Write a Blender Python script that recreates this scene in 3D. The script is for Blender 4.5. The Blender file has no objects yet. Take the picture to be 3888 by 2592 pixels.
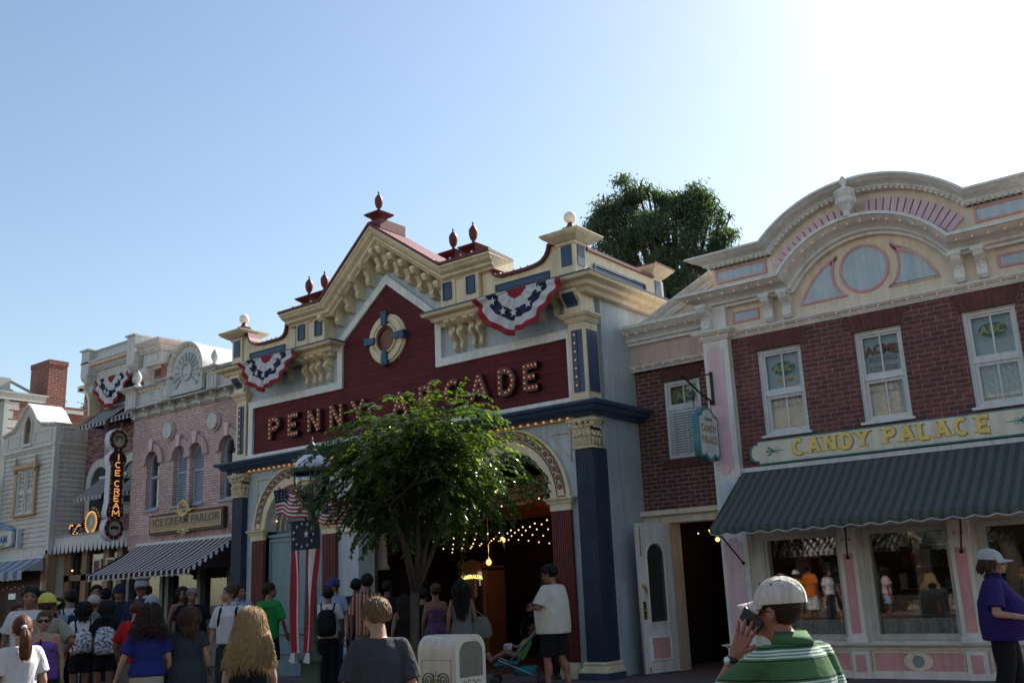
import bpy, bmesh, math, random
from math import sin, cos, pi, radians, sqrt, atan2
from mathutils import Vector, Matrix, noise
random.seed(7)
S = bpy.context.scene
COL = S.collection

# ---------------------------------------------------------------- camera
cd = bpy.data.cameras.new("camera")
cam = bpy.data.objects.new("camera", cd); COL.objects.link(cam)
cd.sensor_fit = 'HORIZONTAL'; cd.sensor_width = 36.0; cd.lens = 36.0*3750/3888
cd.clip_start = 0.05; cd.clip_end = 2000
YAW, PITCH, ROLL = radians(-37.4137), radians(14.0279), radians(-2.4998)
_cy, _sy, _cp, _sp = cos(YAW), sin(YAW), cos(PITCH), sin(PITCH)
FW = Vector((_sy*_cp, _cy*_cp, _sp)); R0 = Vector((_cy, -_sy, 0)); U0 = R0.cross(FW)
RT = cos(ROLL)*R0+sin(ROLL)*U0; UP = -sin(ROLL)*R0+cos(ROLL)*U0
cam.matrix_world = Matrix(((RT.x, UP.x, -FW.x, 0), (RT.y, UP.y, -FW.y, 0), (RT.z, UP.z, -FW.z, 1.62), (0, 0, 0, 1)))
S.camera = cam

# ---------------------------------------------------------------- sky and sun
SUN_AZ, SUN_EL = radians(6), radians(38)          # azimuth from +Y towards +X
W = bpy.data.worlds.new("World"); S.world = W; W.use_nodes = True
nt = W.node_tree; nt.nodes.clear()
sky = nt.nodes.new('ShaderNodeTexSky'); sky.sky_type = 'NISHITA'; sky.sun_disc = False
sky.sun_elevation = SUN_EL; sky.sun_rotation = SUN_AZ
sky.altitude = 0; sky.air_density = 1.25; sky.dust_density = 0.85; sky.ozone_density = 1.1
bg = nt.nodes.new('ShaderNodeBackground'); bg.inputs['Strength'].default_value = 0.079
out = nt.nodes.new('ShaderNodeOutputWorld')
nt.links.new(sky.outputs[0], bg.inputs[0]); nt.links.new(bg.outputs[0], out.inputs[0])
sd = bpy.data.lights.new("sun", 'SUN'); sd.energy = 5.0; sd.angle = radians(0.53); sd.color = (1, 0.94, 0.85)
sun = bpy.data.objects.new("sun", sd); COL.objects.link(sun)
sdir = Vector((sin(SUN_AZ)*cos(SUN_EL), cos(SUN_AZ)*cos(SUN_EL), sin(SUN_EL)))
sun.rotation_euler = sdir.to_track_quat('Z', 'Y').to_euler()
sun.location = (0, 40, 40)
S.view_settings.view_transform = 'Standard'; S.view_settings.look = 'None'
S.view_settings.exposure = 1.15; S.view_settings.gamma = 1.0
S.cycles.max_bounces = 8; S.cycles.transparent_max_bounces = 12
# ---------------------------------------------------------------- materials
MATS = {}
def mat(name, rgb, rough=0.6, var=0.10, vscale=2.5, bump=0.0, bscale=60, metal=0.0, spec=0.4, emit=None, estr=0.0):
    if name in MATS: return MATS[name]
    m = bpy.data.materials.new(name); m.use_nodes = True; MATS[name] = m
    n = m.node_tree; b = n.nodes['Principled BSDF']
    b.inputs['Roughness'].default_value = rough; b.inputs['Metallic'].default_value = metal
    b.inputs['Specular IOR Level'].default_value = spec
    b.inputs['Base Color'].default_value = (*rgb, 1)
    if var > 0:
        g = n.nodes.new('ShaderNodeNewGeometry'); t = n.nodes.new('ShaderNodeTexNoise')
        t.inputs['Scale'].default_value = vscale; t.inputs['Detail'].default_value = 6; t.inputs['Roughness'].default_value = 0.65
        r = n.nodes.new('ShaderNodeMapRange'); r.inputs[1].default_value = 0.3; r.inputs[2].default_value = 0.7
        r.inputs[3].default_value = 1-var; r.inputs[4].default_value = 1+var*0.6
        x = n.nodes.new('ShaderNodeVectorMath'); x.operation = 'SCALE'; x.inputs[0].default_value = rgb
        n.links.new(g.outputs['Position'], t.inputs['Vector']); n.links.new(t.outputs['Fac'], r.inputs[0])
        mp = n.nodes.new('ShaderNodeMapping'); mp.inputs['Scale'].default_value = (7, 7, .55); n.links.new(g.outputs['Position'], mp.inputs[0])
        t3 = n.nodes.new('ShaderNodeTexNoise'); t3.inputs['Scale'].default_value = 1.6; t3.inputs['Detail'].default_value = 5; n.links.new(mp.outputs[0], t3.inputs['Vector'])
        r3 = n.nodes.new('ShaderNodeMapRange'); r3.inputs[1].default_value = .32; r3.inputs[2].default_value = .6; r3.inputs[3].default_value = .84; r3.inputs[4].default_value = 1.02; n.links.new(t3.outputs['Fac'], r3.inputs[0])
        mu = n.nodes.new('ShaderNodeMath'); mu.operation = 'MULTIPLY'; n.links.new(r.outputs[0], mu.inputs[0]); n.links.new(r3.outputs[0], mu.inputs[1])
        n.links.new(mu.outputs[0], x.inputs['Scale']); n.links.new(x.outputs[0], b.inputs['Base Color'])
    if bump > 0:
        t2 = n.nodes.new('ShaderNodeTexNoise'); t2.inputs['Scale'].default_value = bscale; t2.inputs['Detail'].default_value = 4
        tc = n.nodes.new('ShaderNodeNewGeometry'); n.links.new(tc.outputs['Position'], t2.inputs['Vector'])
        bp = n.nodes.new('ShaderNodeBump'); bp.inputs['Strength'].default_value = bump; bp.inputs['Distance'].default_value = 0.02
        n.links.new(t2.outputs['Fac'], bp.inputs['Height']); n.links.new(bp.outputs[0], b.inputs['Normal'])
    if emit:
        b.inputs['Emission Color'].default_value = (*emit, 1); b.inputs['Emission Strength'].default_value = estr
    return m

def uvec(n, scale=(1, 1)):
    """wall coordinates (x+y, z) from the world position"""
    g = n.nodes.new('ShaderNodeNewGeometry'); s = n.nodes.new('ShaderNodeSeparateXYZ'); n.links.new(g.outputs['Position'], s.inputs[0])
    a = n.nodes.new('ShaderNodeMath'); a.operation = 'ADD'; n.links.new(s.outputs[0], a.inputs[0]); n.links.new(s.outputs[1], a.inputs[1])
    c = n.nodes.new('ShaderNodeCombineXYZ'); n.links.new(a.outputs[0], c.inputs[0]); n.links.new(s.outputs[2], c.inputs[1])
    return c.outputs[0]

def brick_mat(name, c1, c2, mortar, bw=0.215, bh=0.075, ms=0.008, vert=False, bias=0.0):
    if name in MATS: return MATS[name]
    m = bpy.data.materials.new(name); m.use_nodes = True; MATS[name] = m
    n = m.node_tree; b = n.nodes['Principled BSDF']; b.inputs['Roughness'].default_value = 0.8
    v = uvec(n); t = n.nodes.new('ShaderNodeTexBrick')
    if vert:
        mp = n.nodes.new('ShaderNodeMapping'); mp.inputs['Rotation'].default_value = (0, 0, pi/2); n.links.new(v, mp.inputs[0]); v = mp.outputs[0]
    t.inputs['Scale'].default_value = 1; t.inputs['Brick Width'].default_value = bw; t.inputs['Row Height'].default_value = bh
    t.inputs['Mortar Size'].default_value = ms; t.inputs['Mortar Smooth'].default_value = 0.2; t.inputs['Bias'].default_value = bias
    t.inputs['Color1'].default_value = (*c1, 1); t.inputs['Color2'].default_value = (*c2, 1); t.inputs['Mortar'].default_value = (*mortar, 1)
    n.links.new(v, t.inputs['Vector'])
    nz = n.nodes.new('ShaderNodeTexNoise'); nz.inputs['Scale'].default_value = 9; nz.inputs['Detail'].default_value = 8
    g = n.nodes.new('ShaderNodeNewGeometry'); n.links.new(g.outputs['Position'], nz.inputs['Vector'])
    mr = n.nodes.new('ShaderNodeMapRange'); mr.inputs[1].default_value = .3; mr.inputs[2].default_value = .7; mr.inputs[3].default_value = .75; mr.inputs[4].default_value = 1.2
    n.links.new(nz.outputs['Fac'], mr.inputs[0])
    n2 = n.nodes.new('ShaderNodeTexNoise'); n2.inputs['Scale'].default_value = .9; n2.inputs['Detail'].default_value = 7; n.links.new(g.outputs['Position'], n2.inputs['Vector'])
    m2 = n.nodes.new('ShaderNodeMapRange'); m2.inputs[1].default_value = .3; m2.inputs[2].default_value = .65; m2.inputs[3].default_value = .74; m2.inputs[4].default_value = 1.08; n.links.new(n2.outputs['Fac'], m2.inputs[0])
    mu = n.nodes.new('ShaderNodeMath'); mu.operation = 'MULTIPLY'; n.links.new(mr.outputs[0], mu.inputs[0]); n.links.new(m2.outputs[0], mu.inputs[1])
    x = n.nodes.new('ShaderNodeVectorMath'); x.operation = 'SCALE'; n.links.new(t.outputs['Color'], x.inputs[0]); n.links.new(mu.outputs[0], x.inputs['Scale'])
    n.links.new(x.outputs[0], b.inputs['Base Color'])
    bp = n.nodes.new('ShaderNodeBump'); bp.invert = True; bp.inputs['Strength'].default_value = 0.7; bp.inputs['Distance'].default_value = 0.01
    n.links.new(t.outputs['Fac'], bp.inputs['Height']); n.links.new(bp.outputs[0], b.inputs['Normal'])
    return m

def stripe_mat(name, cols, axis, period, cuts, rough=0.85, space='world', bump=0.3):
    """hard stripes along an axis; cols[i] up to cuts[i] of the period"""
    if name in MATS: return MATS[name]
    m = bpy.data.materials.new(name); m.use_nodes = True; MATS[name] = m
    n = m.node_tree; b = n.nodes['Principled BSDF']; b.inputs['Roughness'].default_value = rough; b.inputs['Specular IOR Level'].default_value = 0.2
    if space == 'world': src = n.nodes.new('ShaderNodeNewGeometry').outputs['Position']
    else: src = n.nodes.new('ShaderNodeTexCoord').outputs['Object']
    s = n.nodes.new('ShaderNodeSeparateXYZ'); n.links.new(src, s.inputs[0])
    d = n.nodes.new('ShaderNodeMath'); d.operation = 'DIVIDE'; d.inputs[1].default_value = period; n.links.new(s.outputs[axis], d.inputs[0])
    f = n.nodes.new('ShaderNodeMath'); f.operation = 'FRACT'; n.links.new(d.outputs[0], f.inputs[0])
    r = n.nodes.new('ShaderNodeValToRGB'); r.color_ramp.interpolation = 'CONSTANT'; e = r.color_ramp.elements
    pos = [0.0]+list(cuts)
    while len(e) < len(cols): e.new(0.5)
    for i, c in enumerate(cols): e[i].position = pos[i]
    for i, c in enumerate(cols): e[i].color = (*c, 1)
    n.links.new(f.outputs[0], r.inputs[0])
    nz = n.nodes.new('ShaderNodeTexNoise'); nz.inputs['Scale'].default_value = 7; nz.inputs['Detail'].default_value = 5; n.links.new(src, nz.inputs['Vector'])
    mr = n.nodes.new('ShaderNodeMapRange'); mr.inputs[3].default_value = .8; mr.inputs[4].default_value = 1.15; n.links.new(nz.outputs['Fac'], mr.inputs[0])
    x = n.nodes.new('ShaderNodeVectorMath'); x.operation = 'SCALE'; n.links.new(r.outputs[0], x.inputs[0]); n.links.new(mr.outputs[0], x.inputs['Scale'])
    n.links.new(x.outputs[0], b.inputs['Base Color'])
    if bump:
        bp = n.nodes.new('ShaderNodeBump'); bp.inputs['Strength'].default_value = bump; bp.inputs['Distance'].default_value = 0.02
        n.links.new(nz.outputs['Fac'], bp.inputs['Height']); n.links.new(bp.outputs[0], b.inputs['Normal'])
    return m

def cloth(name, rgb, rough=0.9, fold=0.5, fscale=9, weave=0.0):
    """cloth with soft folds, in the wearer's own coordinates"""
    if name in MATS: return MATS[name]
    m = bpy.data.materials.new(name); m.use_nodes = True; MATS[name] = m
    n = m.node_tree; b = n.nodes['Principled BSDF']; b.inputs['Roughness'].default_value = rough; b.inputs['Specular IOR Level'].default_value = 0.15
    try:
        b.inputs['Sheen Weight'].default_value = 0.0
    except Exception: pass
    tc = n.nodes.new('ShaderNodeTexCoord'); mp = n.nodes.new('ShaderNodeMapping'); mp.inputs['Scale'].default_value = (1, 1, 0.35)
    n.links.new(tc.outputs['Object'], mp.inputs[0])
    t = n.nodes.new('ShaderNodeTexNoise'); t.inputs['Scale'].default_value = fscale; t.inputs['Detail'].default_value = 3; t.inputs['Distortion'].default_value = 1.2
    n.links.new(mp.outputs[0], t.inputs['Vector'])
    mr = n.nodes.new('ShaderNodeMapRange'); mr.inputs[3].default_value = .86; mr.inputs[4].default_value = 1.1; n.links.new(t.outputs['Fac'], mr.inputs[0])
    x = n.nodes.new('ShaderNodeVectorMath'); x.operation = 'SCALE'; x.inputs[0].default_value = rgb; n.links.new(mr.outputs[0], x.inputs['Scale'])
    n.links.new(x.outputs[0], b.inputs['Base Color'])
    bp = n.nodes.new('ShaderNodeBump'); bp.inputs['Strength'].default_value = fold; bp.inputs['Distance'].default_value = 0.05
    n.links.new(t.outputs['Fac'], bp.inputs['Height']); n.links.new(bp.outputs[0], b.inputs['Normal'])
    return m

def print_mat(name, base, cols, scale=22):
    """printed fabric: blotches of several colours"""
    if name in MATS: return MATS[name]
    m = bpy.data.materials.new(name); m.use_nodes = True; MATS[name] = m
    n = m.node_tree; b = n.nodes['Principled BSDF']; b.inputs['Roughness'].default_value = 0.85
    tc = n.nodes.new('ShaderNodeTexCoord'); v = n.nodes.new('ShaderNodeTexVoronoi'); v.inputs['Scale'].default_value = scale
    n.links.new(tc.outputs['Object'], v.inputs['Vector'])
    s = n.nodes.new('ShaderNodeSeparateXYZ'); n.links.new(v.outputs['Color'], s.inputs[0])
    r = n.nodes.new('ShaderNodeValToRGB'); r.color_ramp.interpolation = 'CONSTANT'; e = r.color_ramp.elements
    allc = [base]+list(cols)
    while len(e) < len(allc): e.new(.5)
    for i in range(len(allc)): e[i].position = 0 if i == 0 else 0.45+0.55*(i-1)/len(cols)
    for i, c in enumerate(allc): e[i].color = (*c, 1)
    n.links.new(s.outputs[0], r.inputs[0]); n.links.new(r.outputs[0], b.inputs['Base Color'])
    return m

def glass_mat(name, tint=(1, 1, 1), refl=1.0, rough=0.02):
    if name in MATS: return MATS[name]
    m = bpy.data.materials.new(name); m.use_nodes = True; MATS[name] = m
    n = m.node_tree; n.nodes.clear()
    o = n.nodes.new('ShaderNodeOutputMaterial'); t = n.nodes.new('ShaderNodeBsdfTransparent'); t.inputs[0].default_value = (*tint, 1)
    g = n.nodes.new('ShaderNodeBsdfGlossy'); g.inputs['Roughness'].default_value = rough
    f = n.nodes.new('ShaderNodeFresnel'); f.inputs[0].default_value = 1.52
    a = n.nodes.new('ShaderNodeMath'); a.operation = 'MULTIPLY_ADD'; a.inputs[1].default_value = refl; a.inputs[2].default_value = 0.05*refl; a.use_clamp = True
    mx = n.nodes.new('ShaderNodeMixShader'); n.links.new(f.outputs[0], a.inputs[0]); n.links.new(a.outputs[0], mx.inputs[0])
    n.links.new(t.outputs[0], mx.inputs[1]); n.links.new(g.outputs[0], mx.inputs[2]); n.links.new(mx.outputs[0], o.inputs[0])
    return m

CREAM = mat('cream paint', (.74, .61, .40), .5, .20, 1.6)
WHITE = mat('off white paint', (.74, .72, .66), .5, .15, 1.6)
PALE = mat('pale grey blue paint', (.44, .50, .52), .55, .17, 1.4)
RED = brick_mat('deep red boards', (.120, .008, .012), (.105, .007, .010), (.045, .004, .005), bw=60, bh=.115, ms=.005)
MAROON = mat('maroon trim paint', (.14, .020, .020), .5, .15, 3)
NAVY = mat('navy paint', (.035, .07, .13), .4, .18, 3)
BRASS = mat('brass', (.65, .42, .12), .3, .1, 8, metal=1)
GOLD = mat('gold paint', (.75, .52, .16), .4, .12, 12)
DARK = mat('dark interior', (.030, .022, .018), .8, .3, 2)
IRON = mat('black iron', (.012, .012, .014), .45, .2, 10)
BULB = mat('lit bulb', (.6, .3, .15), .3, 0, emit=(1, .42, .16), estr=.17)
BULBHOT = mat('lit interior bulb', (1, .7, .4), .4, 0, emit=(1, .55, .22), estr=1.5)
GLOBE = mat('lit globe', (1, .7, .4), .4, 0, emit=(1, .52, .18), estr=.9)
SHOPCREAM = mat('shop cream plaster', (.78, .65, .49), .6, .14, 1.6)
SHOPWHITE = mat('shop white trim', (.76, .72, .66), .5, .14, 1.6)
PINK = mat('pink paint', (.66, .33, .33), .55, .08, 3)
LPINK = mat('light pink paint', (.72, .48, .50), .55, .08, 3)
SKYPANEL = mat('pale blue panel', (.50, .58, .62), .55, .10, 4)
TEAL = mat('teal paint', (.06, .20, .21), .45, .15, 6)
BRICKR = brick_mat('red brick', (.19, .052, .044), (.112, .038, .036), (.25, .20, .18), ms=.006)
BRICKV = brick_mat('upright red brick', (.22, .04, .035), (.10, .025, .03), (.46, .38, .34), bw=.30, bh=.075, vert=True)
BRICKD = brick_mat('dark brick', (.16, .045, .035), (.10, .035, .03), (.30, .24, .21))
BRICKP = brick_mat('pink brick', (.72, .47, .42), (.58, .41, .39), (.28, .20, .18), bw=.24, bh=.066)
BRICKPV = brick_mat('upright pink brick', (.56, .34, .32), (.44, .28, .27), (.26, .19, .18), bw=.22, bh=.08, vert=True)
BRICKM = brick_mat('mottled brick', (.40, .22, .20), (.13, .055, .05), (.20, .14, .13), bw=.24, bh=.07)
BRICKO = brick_mat('orange brick', (.23, .062, .040), (.17, .045, .03), (.32, .24, .19), bw=.24, bh=.085)
FRAMEW = mat('window frame paint', (.66, .66, .64), .5, .06, 4)
GLASS = glass_mat('window glass', (.88, .91, .91), .45)
SHOPGLASS = glass_mat('shop glass', (.80, .85, .85), .8)
GREYPAV = mat('asphalt', (.042, .038, .036), .85, .3, 1.2, .4, 90)
PAVE = mat('concrete pavement', (.15, .11, .10), .85, .2, 1.5, .3, 60)

# ---------------------------------------------------------------- mesh builder
class MB:
    def __init__(s): s.v = []; s.f = []
    def add(s, vs, fs):
        o = len(s.v); s.v += [tuple(p) for p in vs]; s.f += [tuple(i+o for i in f) for f in fs]; return s
    def box(s, x0, x1, y0, y1, z0, z1):
        return s.add([(x0, y0, z0), (x1, y0, z0), (x1, y1, z0), (x0, y1, z0), (x0, y0, z1), (x1, y0, z1), (x1, y1, z1), (x0, y1, z1)],
                     [(3, 2, 1, 0), (4, 5, 6, 7), (0, 1, 5, 4), (1, 2, 6, 5), (2, 3, 7, 6), (3, 0, 4, 7)])
    def prism(s, poly, a0, a1, plane='xz'):
        n = len(poly)
        def P(p, a):
            return (p[0], a, p[1]) if plane == 'xz' else ((a, p[0], p[1]) if plane == 'yz' else (p[0], p[1], a))
        vs = [P(p, a0) for p in poly]+[P(p, a1) for p in poly]
        fs = [tuple(range(n)), tuple(range(2*n-1, n-1, -1))]+[((i+1) % n, i, n+i, n+(i+1) % n) for i in range(n)]
        return s.add(vs, fs)
    def tube(s, pts, rad, n=8, caps=True):
        pts = [Vector(p) for p in pts]; m = len(pts)
        rr = rad if isinstance(rad, (list, tuple)) else [rad]*m
        vs = []; prev = None
        for i, p in enumerate(pts):
            d = (pts[min(i+1, m-1)]-pts[max(i-1, 0)])
            if d.length < 1e-9: d = Vector((0, 0, 1))
            d.normalize()
            a = prev if prev is not None else (Vector((1, 0, 0)) if abs(d.x) < .9 else Vector((0, 1, 0)))
            a = (a-d*a.dot(d))
            if a.length < 1e-6: a = d.orthogonal()
            a.normalize(); prev = a; b = d.cross(a)
            for k in range(n):
                t = 2*pi*k/n; vs.append(p+(a*cos(t)+b*sin(t))*rr[i])
        fs = []
        for i in range(m-1):
            for k in range(n):
                k2 = (k+1) % n; fs.append((i*n+k, i*n+k2, (i+1)*n+k2, (i+1)*n+k))
        if caps: fs += [tuple(range(n-1, -1, -1)), tuple((m-1)*n+k for k in range(n))]
        return s.add(vs, fs)
    def lathe(s, prof, c=(0, 0, 0), n=16, sx=1, sy=1):
        vs = []; fs = []; m = len(prof)
        for r, z in prof:
            for k in range(n):
                t = 2*pi*k/n; vs.append((c[0]+r*cos(t)*sx, c[1]+r*sin(t)*sy, c[2]+z))
        for i in range(m-1):
            for k in range(n):
                k2 = (k+1) % n; fs.append((i*n+k, i*n+k2, (i+1)*n+k2, (i+1)*n+k))
        fs += [tuple(range(n-1, -1, -1)), tuple((m-1)*n+k for k in range(n))]
        return s.add(vs, fs)
    def ell(s, c, r, n=12, m=8, rot=None):
        r = (r, r, r) if not isinstance(r, (tuple, list)) else r
        vs = []; fs = []
        for i in range(m+1):
            ph = -pi/2+pi*(0.02+0.96*i/m)
            for k in range(n):
                t = 2*pi*k/n; q = Vector((r[0]*cos(ph)*cos(t), r[1]*cos(ph)*sin(t), r[2]*sin(ph)))
                if rot is not None: q = rot @ q
                vs.append((c[0]+q.x, c[1]+q.y, c[2]+q.z))
        for i in range(m):
            for k in range(n):
                k2 = (k+1) % n; fs.append((i*n+k, i*n+k2, (i+1)*n+k2, (i+1)*n+k))
        fs += [tuple(range(n-1, -1, -1)), tuple(m*n+k for k in range(n))]
        return s.add(vs, fs)
    def cap(s, p0, p1, r0, r1, n=12):
        """tapered capsule"""
        p0 = Vector(p0); p1 = Vector(p1); d = (p1-p0); L = d.length or 1e-6; d = d/L
        pts = [p0-d*r0*.95, p0-d*r0*.6, p0, p1, p1+d*r1*.6, p1+d*r1*.95]
        return s.tube(pts, [r0*.3, r0*.8, r0, r1, r1*.8, r1*.3], n)
    def loft(s, rings, n=20):
        """rings: (z, rx, ry, xo, yo)"""
        vs = []; fs = []; m = len(rings)
        for z, rx, ry, xo, yo in rings:
            for k in range(n):
                t = 2*pi*k/n; e = 0.85
                cx, cy = cos(t), sin(t)
                vs.append((xo+rx*math.copysign(abs(cx)**e, cx), yo+ry*math.copysign(abs(cy)**e, cy), z))
        for i in range(m-1):
            for k in range(n):
                k2 = (k+1) % n; fs.append((i*n+k, i*n+k2, (i+1)*n+k2, (i+1)*n+k))
        fs += [tuple(range(n-1, -1, -1)), tuple((m-1)*n+k for k in range(n))]
        return s.add(vs, fs)
    def sweep(s, path, prof, plane='xy', closed=False, flare=(0, 0), c0=None):
        """profile of (n, c): n along the right-hand normal of the path, c out of its plane"""
        P = [Vector(p) for p in path]; m = len(P); rings = []
        def rn(d): return Vector((d.y, -d.x))
        for i in range(m):
            if closed: a, b = P[i-1], P[(i+1) % m]; d1 = (P[i]-a).normalized(); d2 = (b-P[i]).normalized()
            else:
                d1 = (P[i]-P[i-1]).normalized() if i > 0 else None
                d2 = (P[i+1]-P[i]).normalized() if i < m-1 else None
                d1 = d1 or d2; d2 = d2 or d1
            n1, n2 = rn(d1), rn(d2); mm = (n1+n2)/max(0.25, 1+n1.dot(n2))
            ring = []
            for (nn, c) in prof:
                q = P[i]+mm*nn
                if not closed and i == 0 and flare[0]: q = q-d2*flare[0]*(abs(c0-c) if c0 is not None else nn)
                if not closed and i == m-1 and flare[1]: q = q+d1*flare[1]*(abs(c0-c) if c0 is not None else nn)
                ring.append((q.x, q.y, c) if plane == 'xy' else ((q.x, c, q.y) if plane == 'xz' else (c, q.x, q.y)))
            rings.append(ring)
        k = len(prof); vs = [p for r in rings for p in r]; fs = []
        for i in range(m if closed else m-1):
            j = (i+1) % m
            for t in range(k):
                t2 = (t+1) % k; fs.append((i*k+t, i*k+t2, j*k+t2, j*k+t))
        if not closed: fs += [tuple(range(k-1, -1, -1)), tuple((m-1)*k+t for t in range(k))]
        return s.add(vs, fs)
    def build(s, name, m=None, parent=None, smooth=False, world=True, loc=None, fix=True):
        me = bpy.data.meshes.new(name); me.from_pydata(s.v, [], s.f)
        if fix:
            bm = bmesh.new(); bm.from_mesh(me); bmesh.ops.recalc_face_normals(bm, faces=bm.faces); bm.to_mesh(me); bm.free()
        if m: me.materials.append(m)
        if smooth: me.polygons.foreach_set('use_smooth', [True]*len(me.polygons))
        o = bpy.data.objects.new(name, me); COL.objects.link(o)
        if parent is not None: adopt(o, parent, world)
        if loc is not None: o.location = loc
        return o

def adopt(o, parent, world=True):
    """parent a mesh that was built in world coordinates"""
    o.parent = parent
    if world: o.matrix_parent_inverse = Matrix.Translation(-Vector(parent['_base']))
    o['_base'] = (0.0, 0.0, 0.0)
def tag(o, label, cat, group=None, kind=None):
    if label: o['label'] = label
    if cat: o['category'] = cat
    if group: o['group'] = group
    if kind: o['kind'] = kind
    return o
def thing(name, label, cat, loc=(0, 0, 0), rz=0, group=None):
    o = bpy.data.objects.new(name, None); COL.objects.link(o); o.location = loc; o.rotation_euler = (0, 0, rz)
    o.empty_display_size = .2; o['_base'] = loc
    return tag(o, label, cat, group)
def copy_of(o, parent=None):
    c = o.copy(); COL.objects.link(c)
    if parent is not None: c.parent = parent
    for ch in o.children: copy_of(ch, c)
    return c

def arc(cx, cz, r, a0, a1, n=24, rz=None):
    rz = rz or r
    return [(cx+r*cos(radians(a0+(a1-a0)*i/n)), cz+rz*sin(radians(a0+(a1-a0)*i/n))) for i in range(n+1)]
def rect(x0, x1, z0, z1): return [(x0, z0), (x1, z0), (x1, z1), (x0, z1)]

def plate(polys, y0, y1, name, m, parent=None, plane='xz'):
    """flat piece with holes, filled by an even-odd 2D curve and extruded from y0 to y1"""
    c = bpy.data.curves.new('plate', 'CURVE'); c.dimensions = '2D'; c.fill_mode = 'BOTH'; c.extrude = abs(y1-y0)/2
    for poly in polys:
        sp = c.splines.new('POLY'); sp.points.add(len(poly)-1); sp.use_cyclic_u = True
        for p, q in zip(sp.points, poly): p.co = (q[0], q[1], 0, 1)
    o = bpy.data.objects.new('plate', c); me = bpy.data.meshes.new_from_object(o)
    ym = (y0+y1)/2
    for v in me.vertices:
        x, z, d = v.co
        v.co = (x, ym-d, z) if plane == 'xz' else ((ym+d, x, z) if plane == 'yz' else (x, z, ym+d))
    me.name = name
    if m: me.materials.clear(); me.materials.append(m)
    bpy.data.objects.remove(o); bpy.data.curves.remove(c)
    ob = bpy.data.objects.new(name, me); COL.objects.link(ob)
    if parent is not None: adopt(ob, parent)
    return ob

def text(body, size, x, z, y, name, m, parent=None, depth=0.006, bold=0.0, align='CENTER', shear=0, spacing=1.0, sx=1.0, plane='xz', curve=0.0):
    c = bpy.data.curves.new('txt', 'FONT'); c.body = body; c.size = size; c.extrude = depth/2; c.offset = bold
    c.align_x = align; c.align_y = 'CENTER'; c.shear = shear; c.space_character = spacing; c.resolution_u = 3
    o = bpy.data.objects.new('txt', c); me = bpy.data.meshes.new_from_object(o)
    for v in me.vertices:
        a, b, d = v.co; a *= sx
        if curve: b -= curve*a*a
        v.co = (x+a, y-d, z+b) if plane == 'xz' else (y+d, x+a, z+b)
    bpy.data.objects.remove(o); bpy.data.curves.remove(c)
    me.name = name; me.materials.clear(); me.materials.append(m)
    ob = bpy.data.objects.new(name, me); COL.objects.link(ob)
    if parent is not None: adopt(ob, parent)
    return ob

def _a(cx, cy, rx, ry, a0, a1, n=10): return [(cx+rx*cos(radians(a0+(a1-a0)*i/n)), cy+ry*sin(radians(a0+(a1-a0)*i/n))) for i in range(n+1)]
LET = {
 'A': [[(.02, 0), (.5, 1)], [(.5, 1), (.98, 0)], [(.22, .34), (.78, .34)]],
 'C': [_a(.5, .5, .45, .46, 48, 312, 16)],
 'D': [[(.1, 0), (.1, 1)], [(.1, .96), (.45, .96)]+_a(.45, .5, .45, .46, 88, -88, 10)+[(.1, .04)]],
 'E': [[(.1, 0), (.1, 1)], [(.1, .95), (.85, .95)], [(.1, .5), (.7, .5)], [(.1, .05), (.85, .05)]],
 'L': [[(.1, 0), (.1, 1)], [(.1, .05), (.85, .05)]],
 'N': [[(.1, 0), (.1, 1)], [(.1, 1), (.9, 0)], [(.9, 0), (.9, 1)]],
 'P': [[(.12, 0), (.12, 1)], [(.12, .95), (.5, .95)]+_a(.5, .72, .38, .23, 88, -88, 8)+[(.12, .49)]],
 'R': [[(.12, 0), (.12, 1)], [(.12, .95), (.5, .95)]+_a(.5, .72, .36, .23, 88, -88, 8)+[(.12, .49)], [(.45, .49), (.9, 0)]],
 'Y': [[(.5, 0), (.5, .48)], [(.5, .48), (.05, 1)], [(.5, .48), (.95, 1)]],
 'I': [[(.5, 0), (.5, 1)]],
 'M': [[(.05, 0), (.1, 1)], [(.1, 1), (.5, .3)], [(.5, .3), (.9, 1)], [(.9, 1), (.95, 0)]],
}
def stroke_letter(mb, ch, x, z, w, h, t, y0, y1, serif=0.0):
    """letter from mitred strokes; returns points along the strokes (for bulbs)"""
    pts = []
    for k, st in enumerate(LET[ch]):
        P = [(x+p[0]*w, z+p[1]*h) for p in st]
        f = y0-0.0007*k
        mb.sweep(P, [(-t/2, f), (t/2, f), (t/2, y1), (-t/2, y1)], 'xz')
        if serif:
            for p in (st[0], st[-1]):
                if p[1] in (0, 1) or (ch == 'E' and p[0] > .8):
                    px, pz = x+p[0]*w, z+p[1]*h
                    sz = t*0.30; f2 = f-0.0011
                    if p[1] in (0, 1):
                        zz = pz+(sz/2 if p[1] == 0 else -sz/2); mb.box(px-serif, px+serif, f2, y1, zz-sz/2, zz+sz/2)
                    else: mb.box(px-sz/2, px+sz/2, f2, y1, pz-t*.75, pz+t*.75)
        L = 0; P2 = [Vector(p) for p in P]; step = h/4.2
        tot = sum((P2[i+1]-P2[i]).length for i in range(len(P2)-1)); nn = max(1, round(tot/step))
        for j in range(nn+1):
            dd = tot*(j/nn)*.9+tot*.05; acc = 0
            for i in range(len(P2)-1):
                sl = (P2[i+1]-P2[i]).length
                if acc+sl >= dd-1e-6:
                    q = P2[i]+(P2[i+1]-P2[i])*((dd-acc)/sl); pts.append((q.x, y0-.008, q.y)); break
                acc += sl
    res = []
    for p in pts:
        if all((p[0]-q[0])**2+(p[2]-q[2])**2 > (step*.55)**2 for q in res): res.append(p)
    return res

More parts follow.
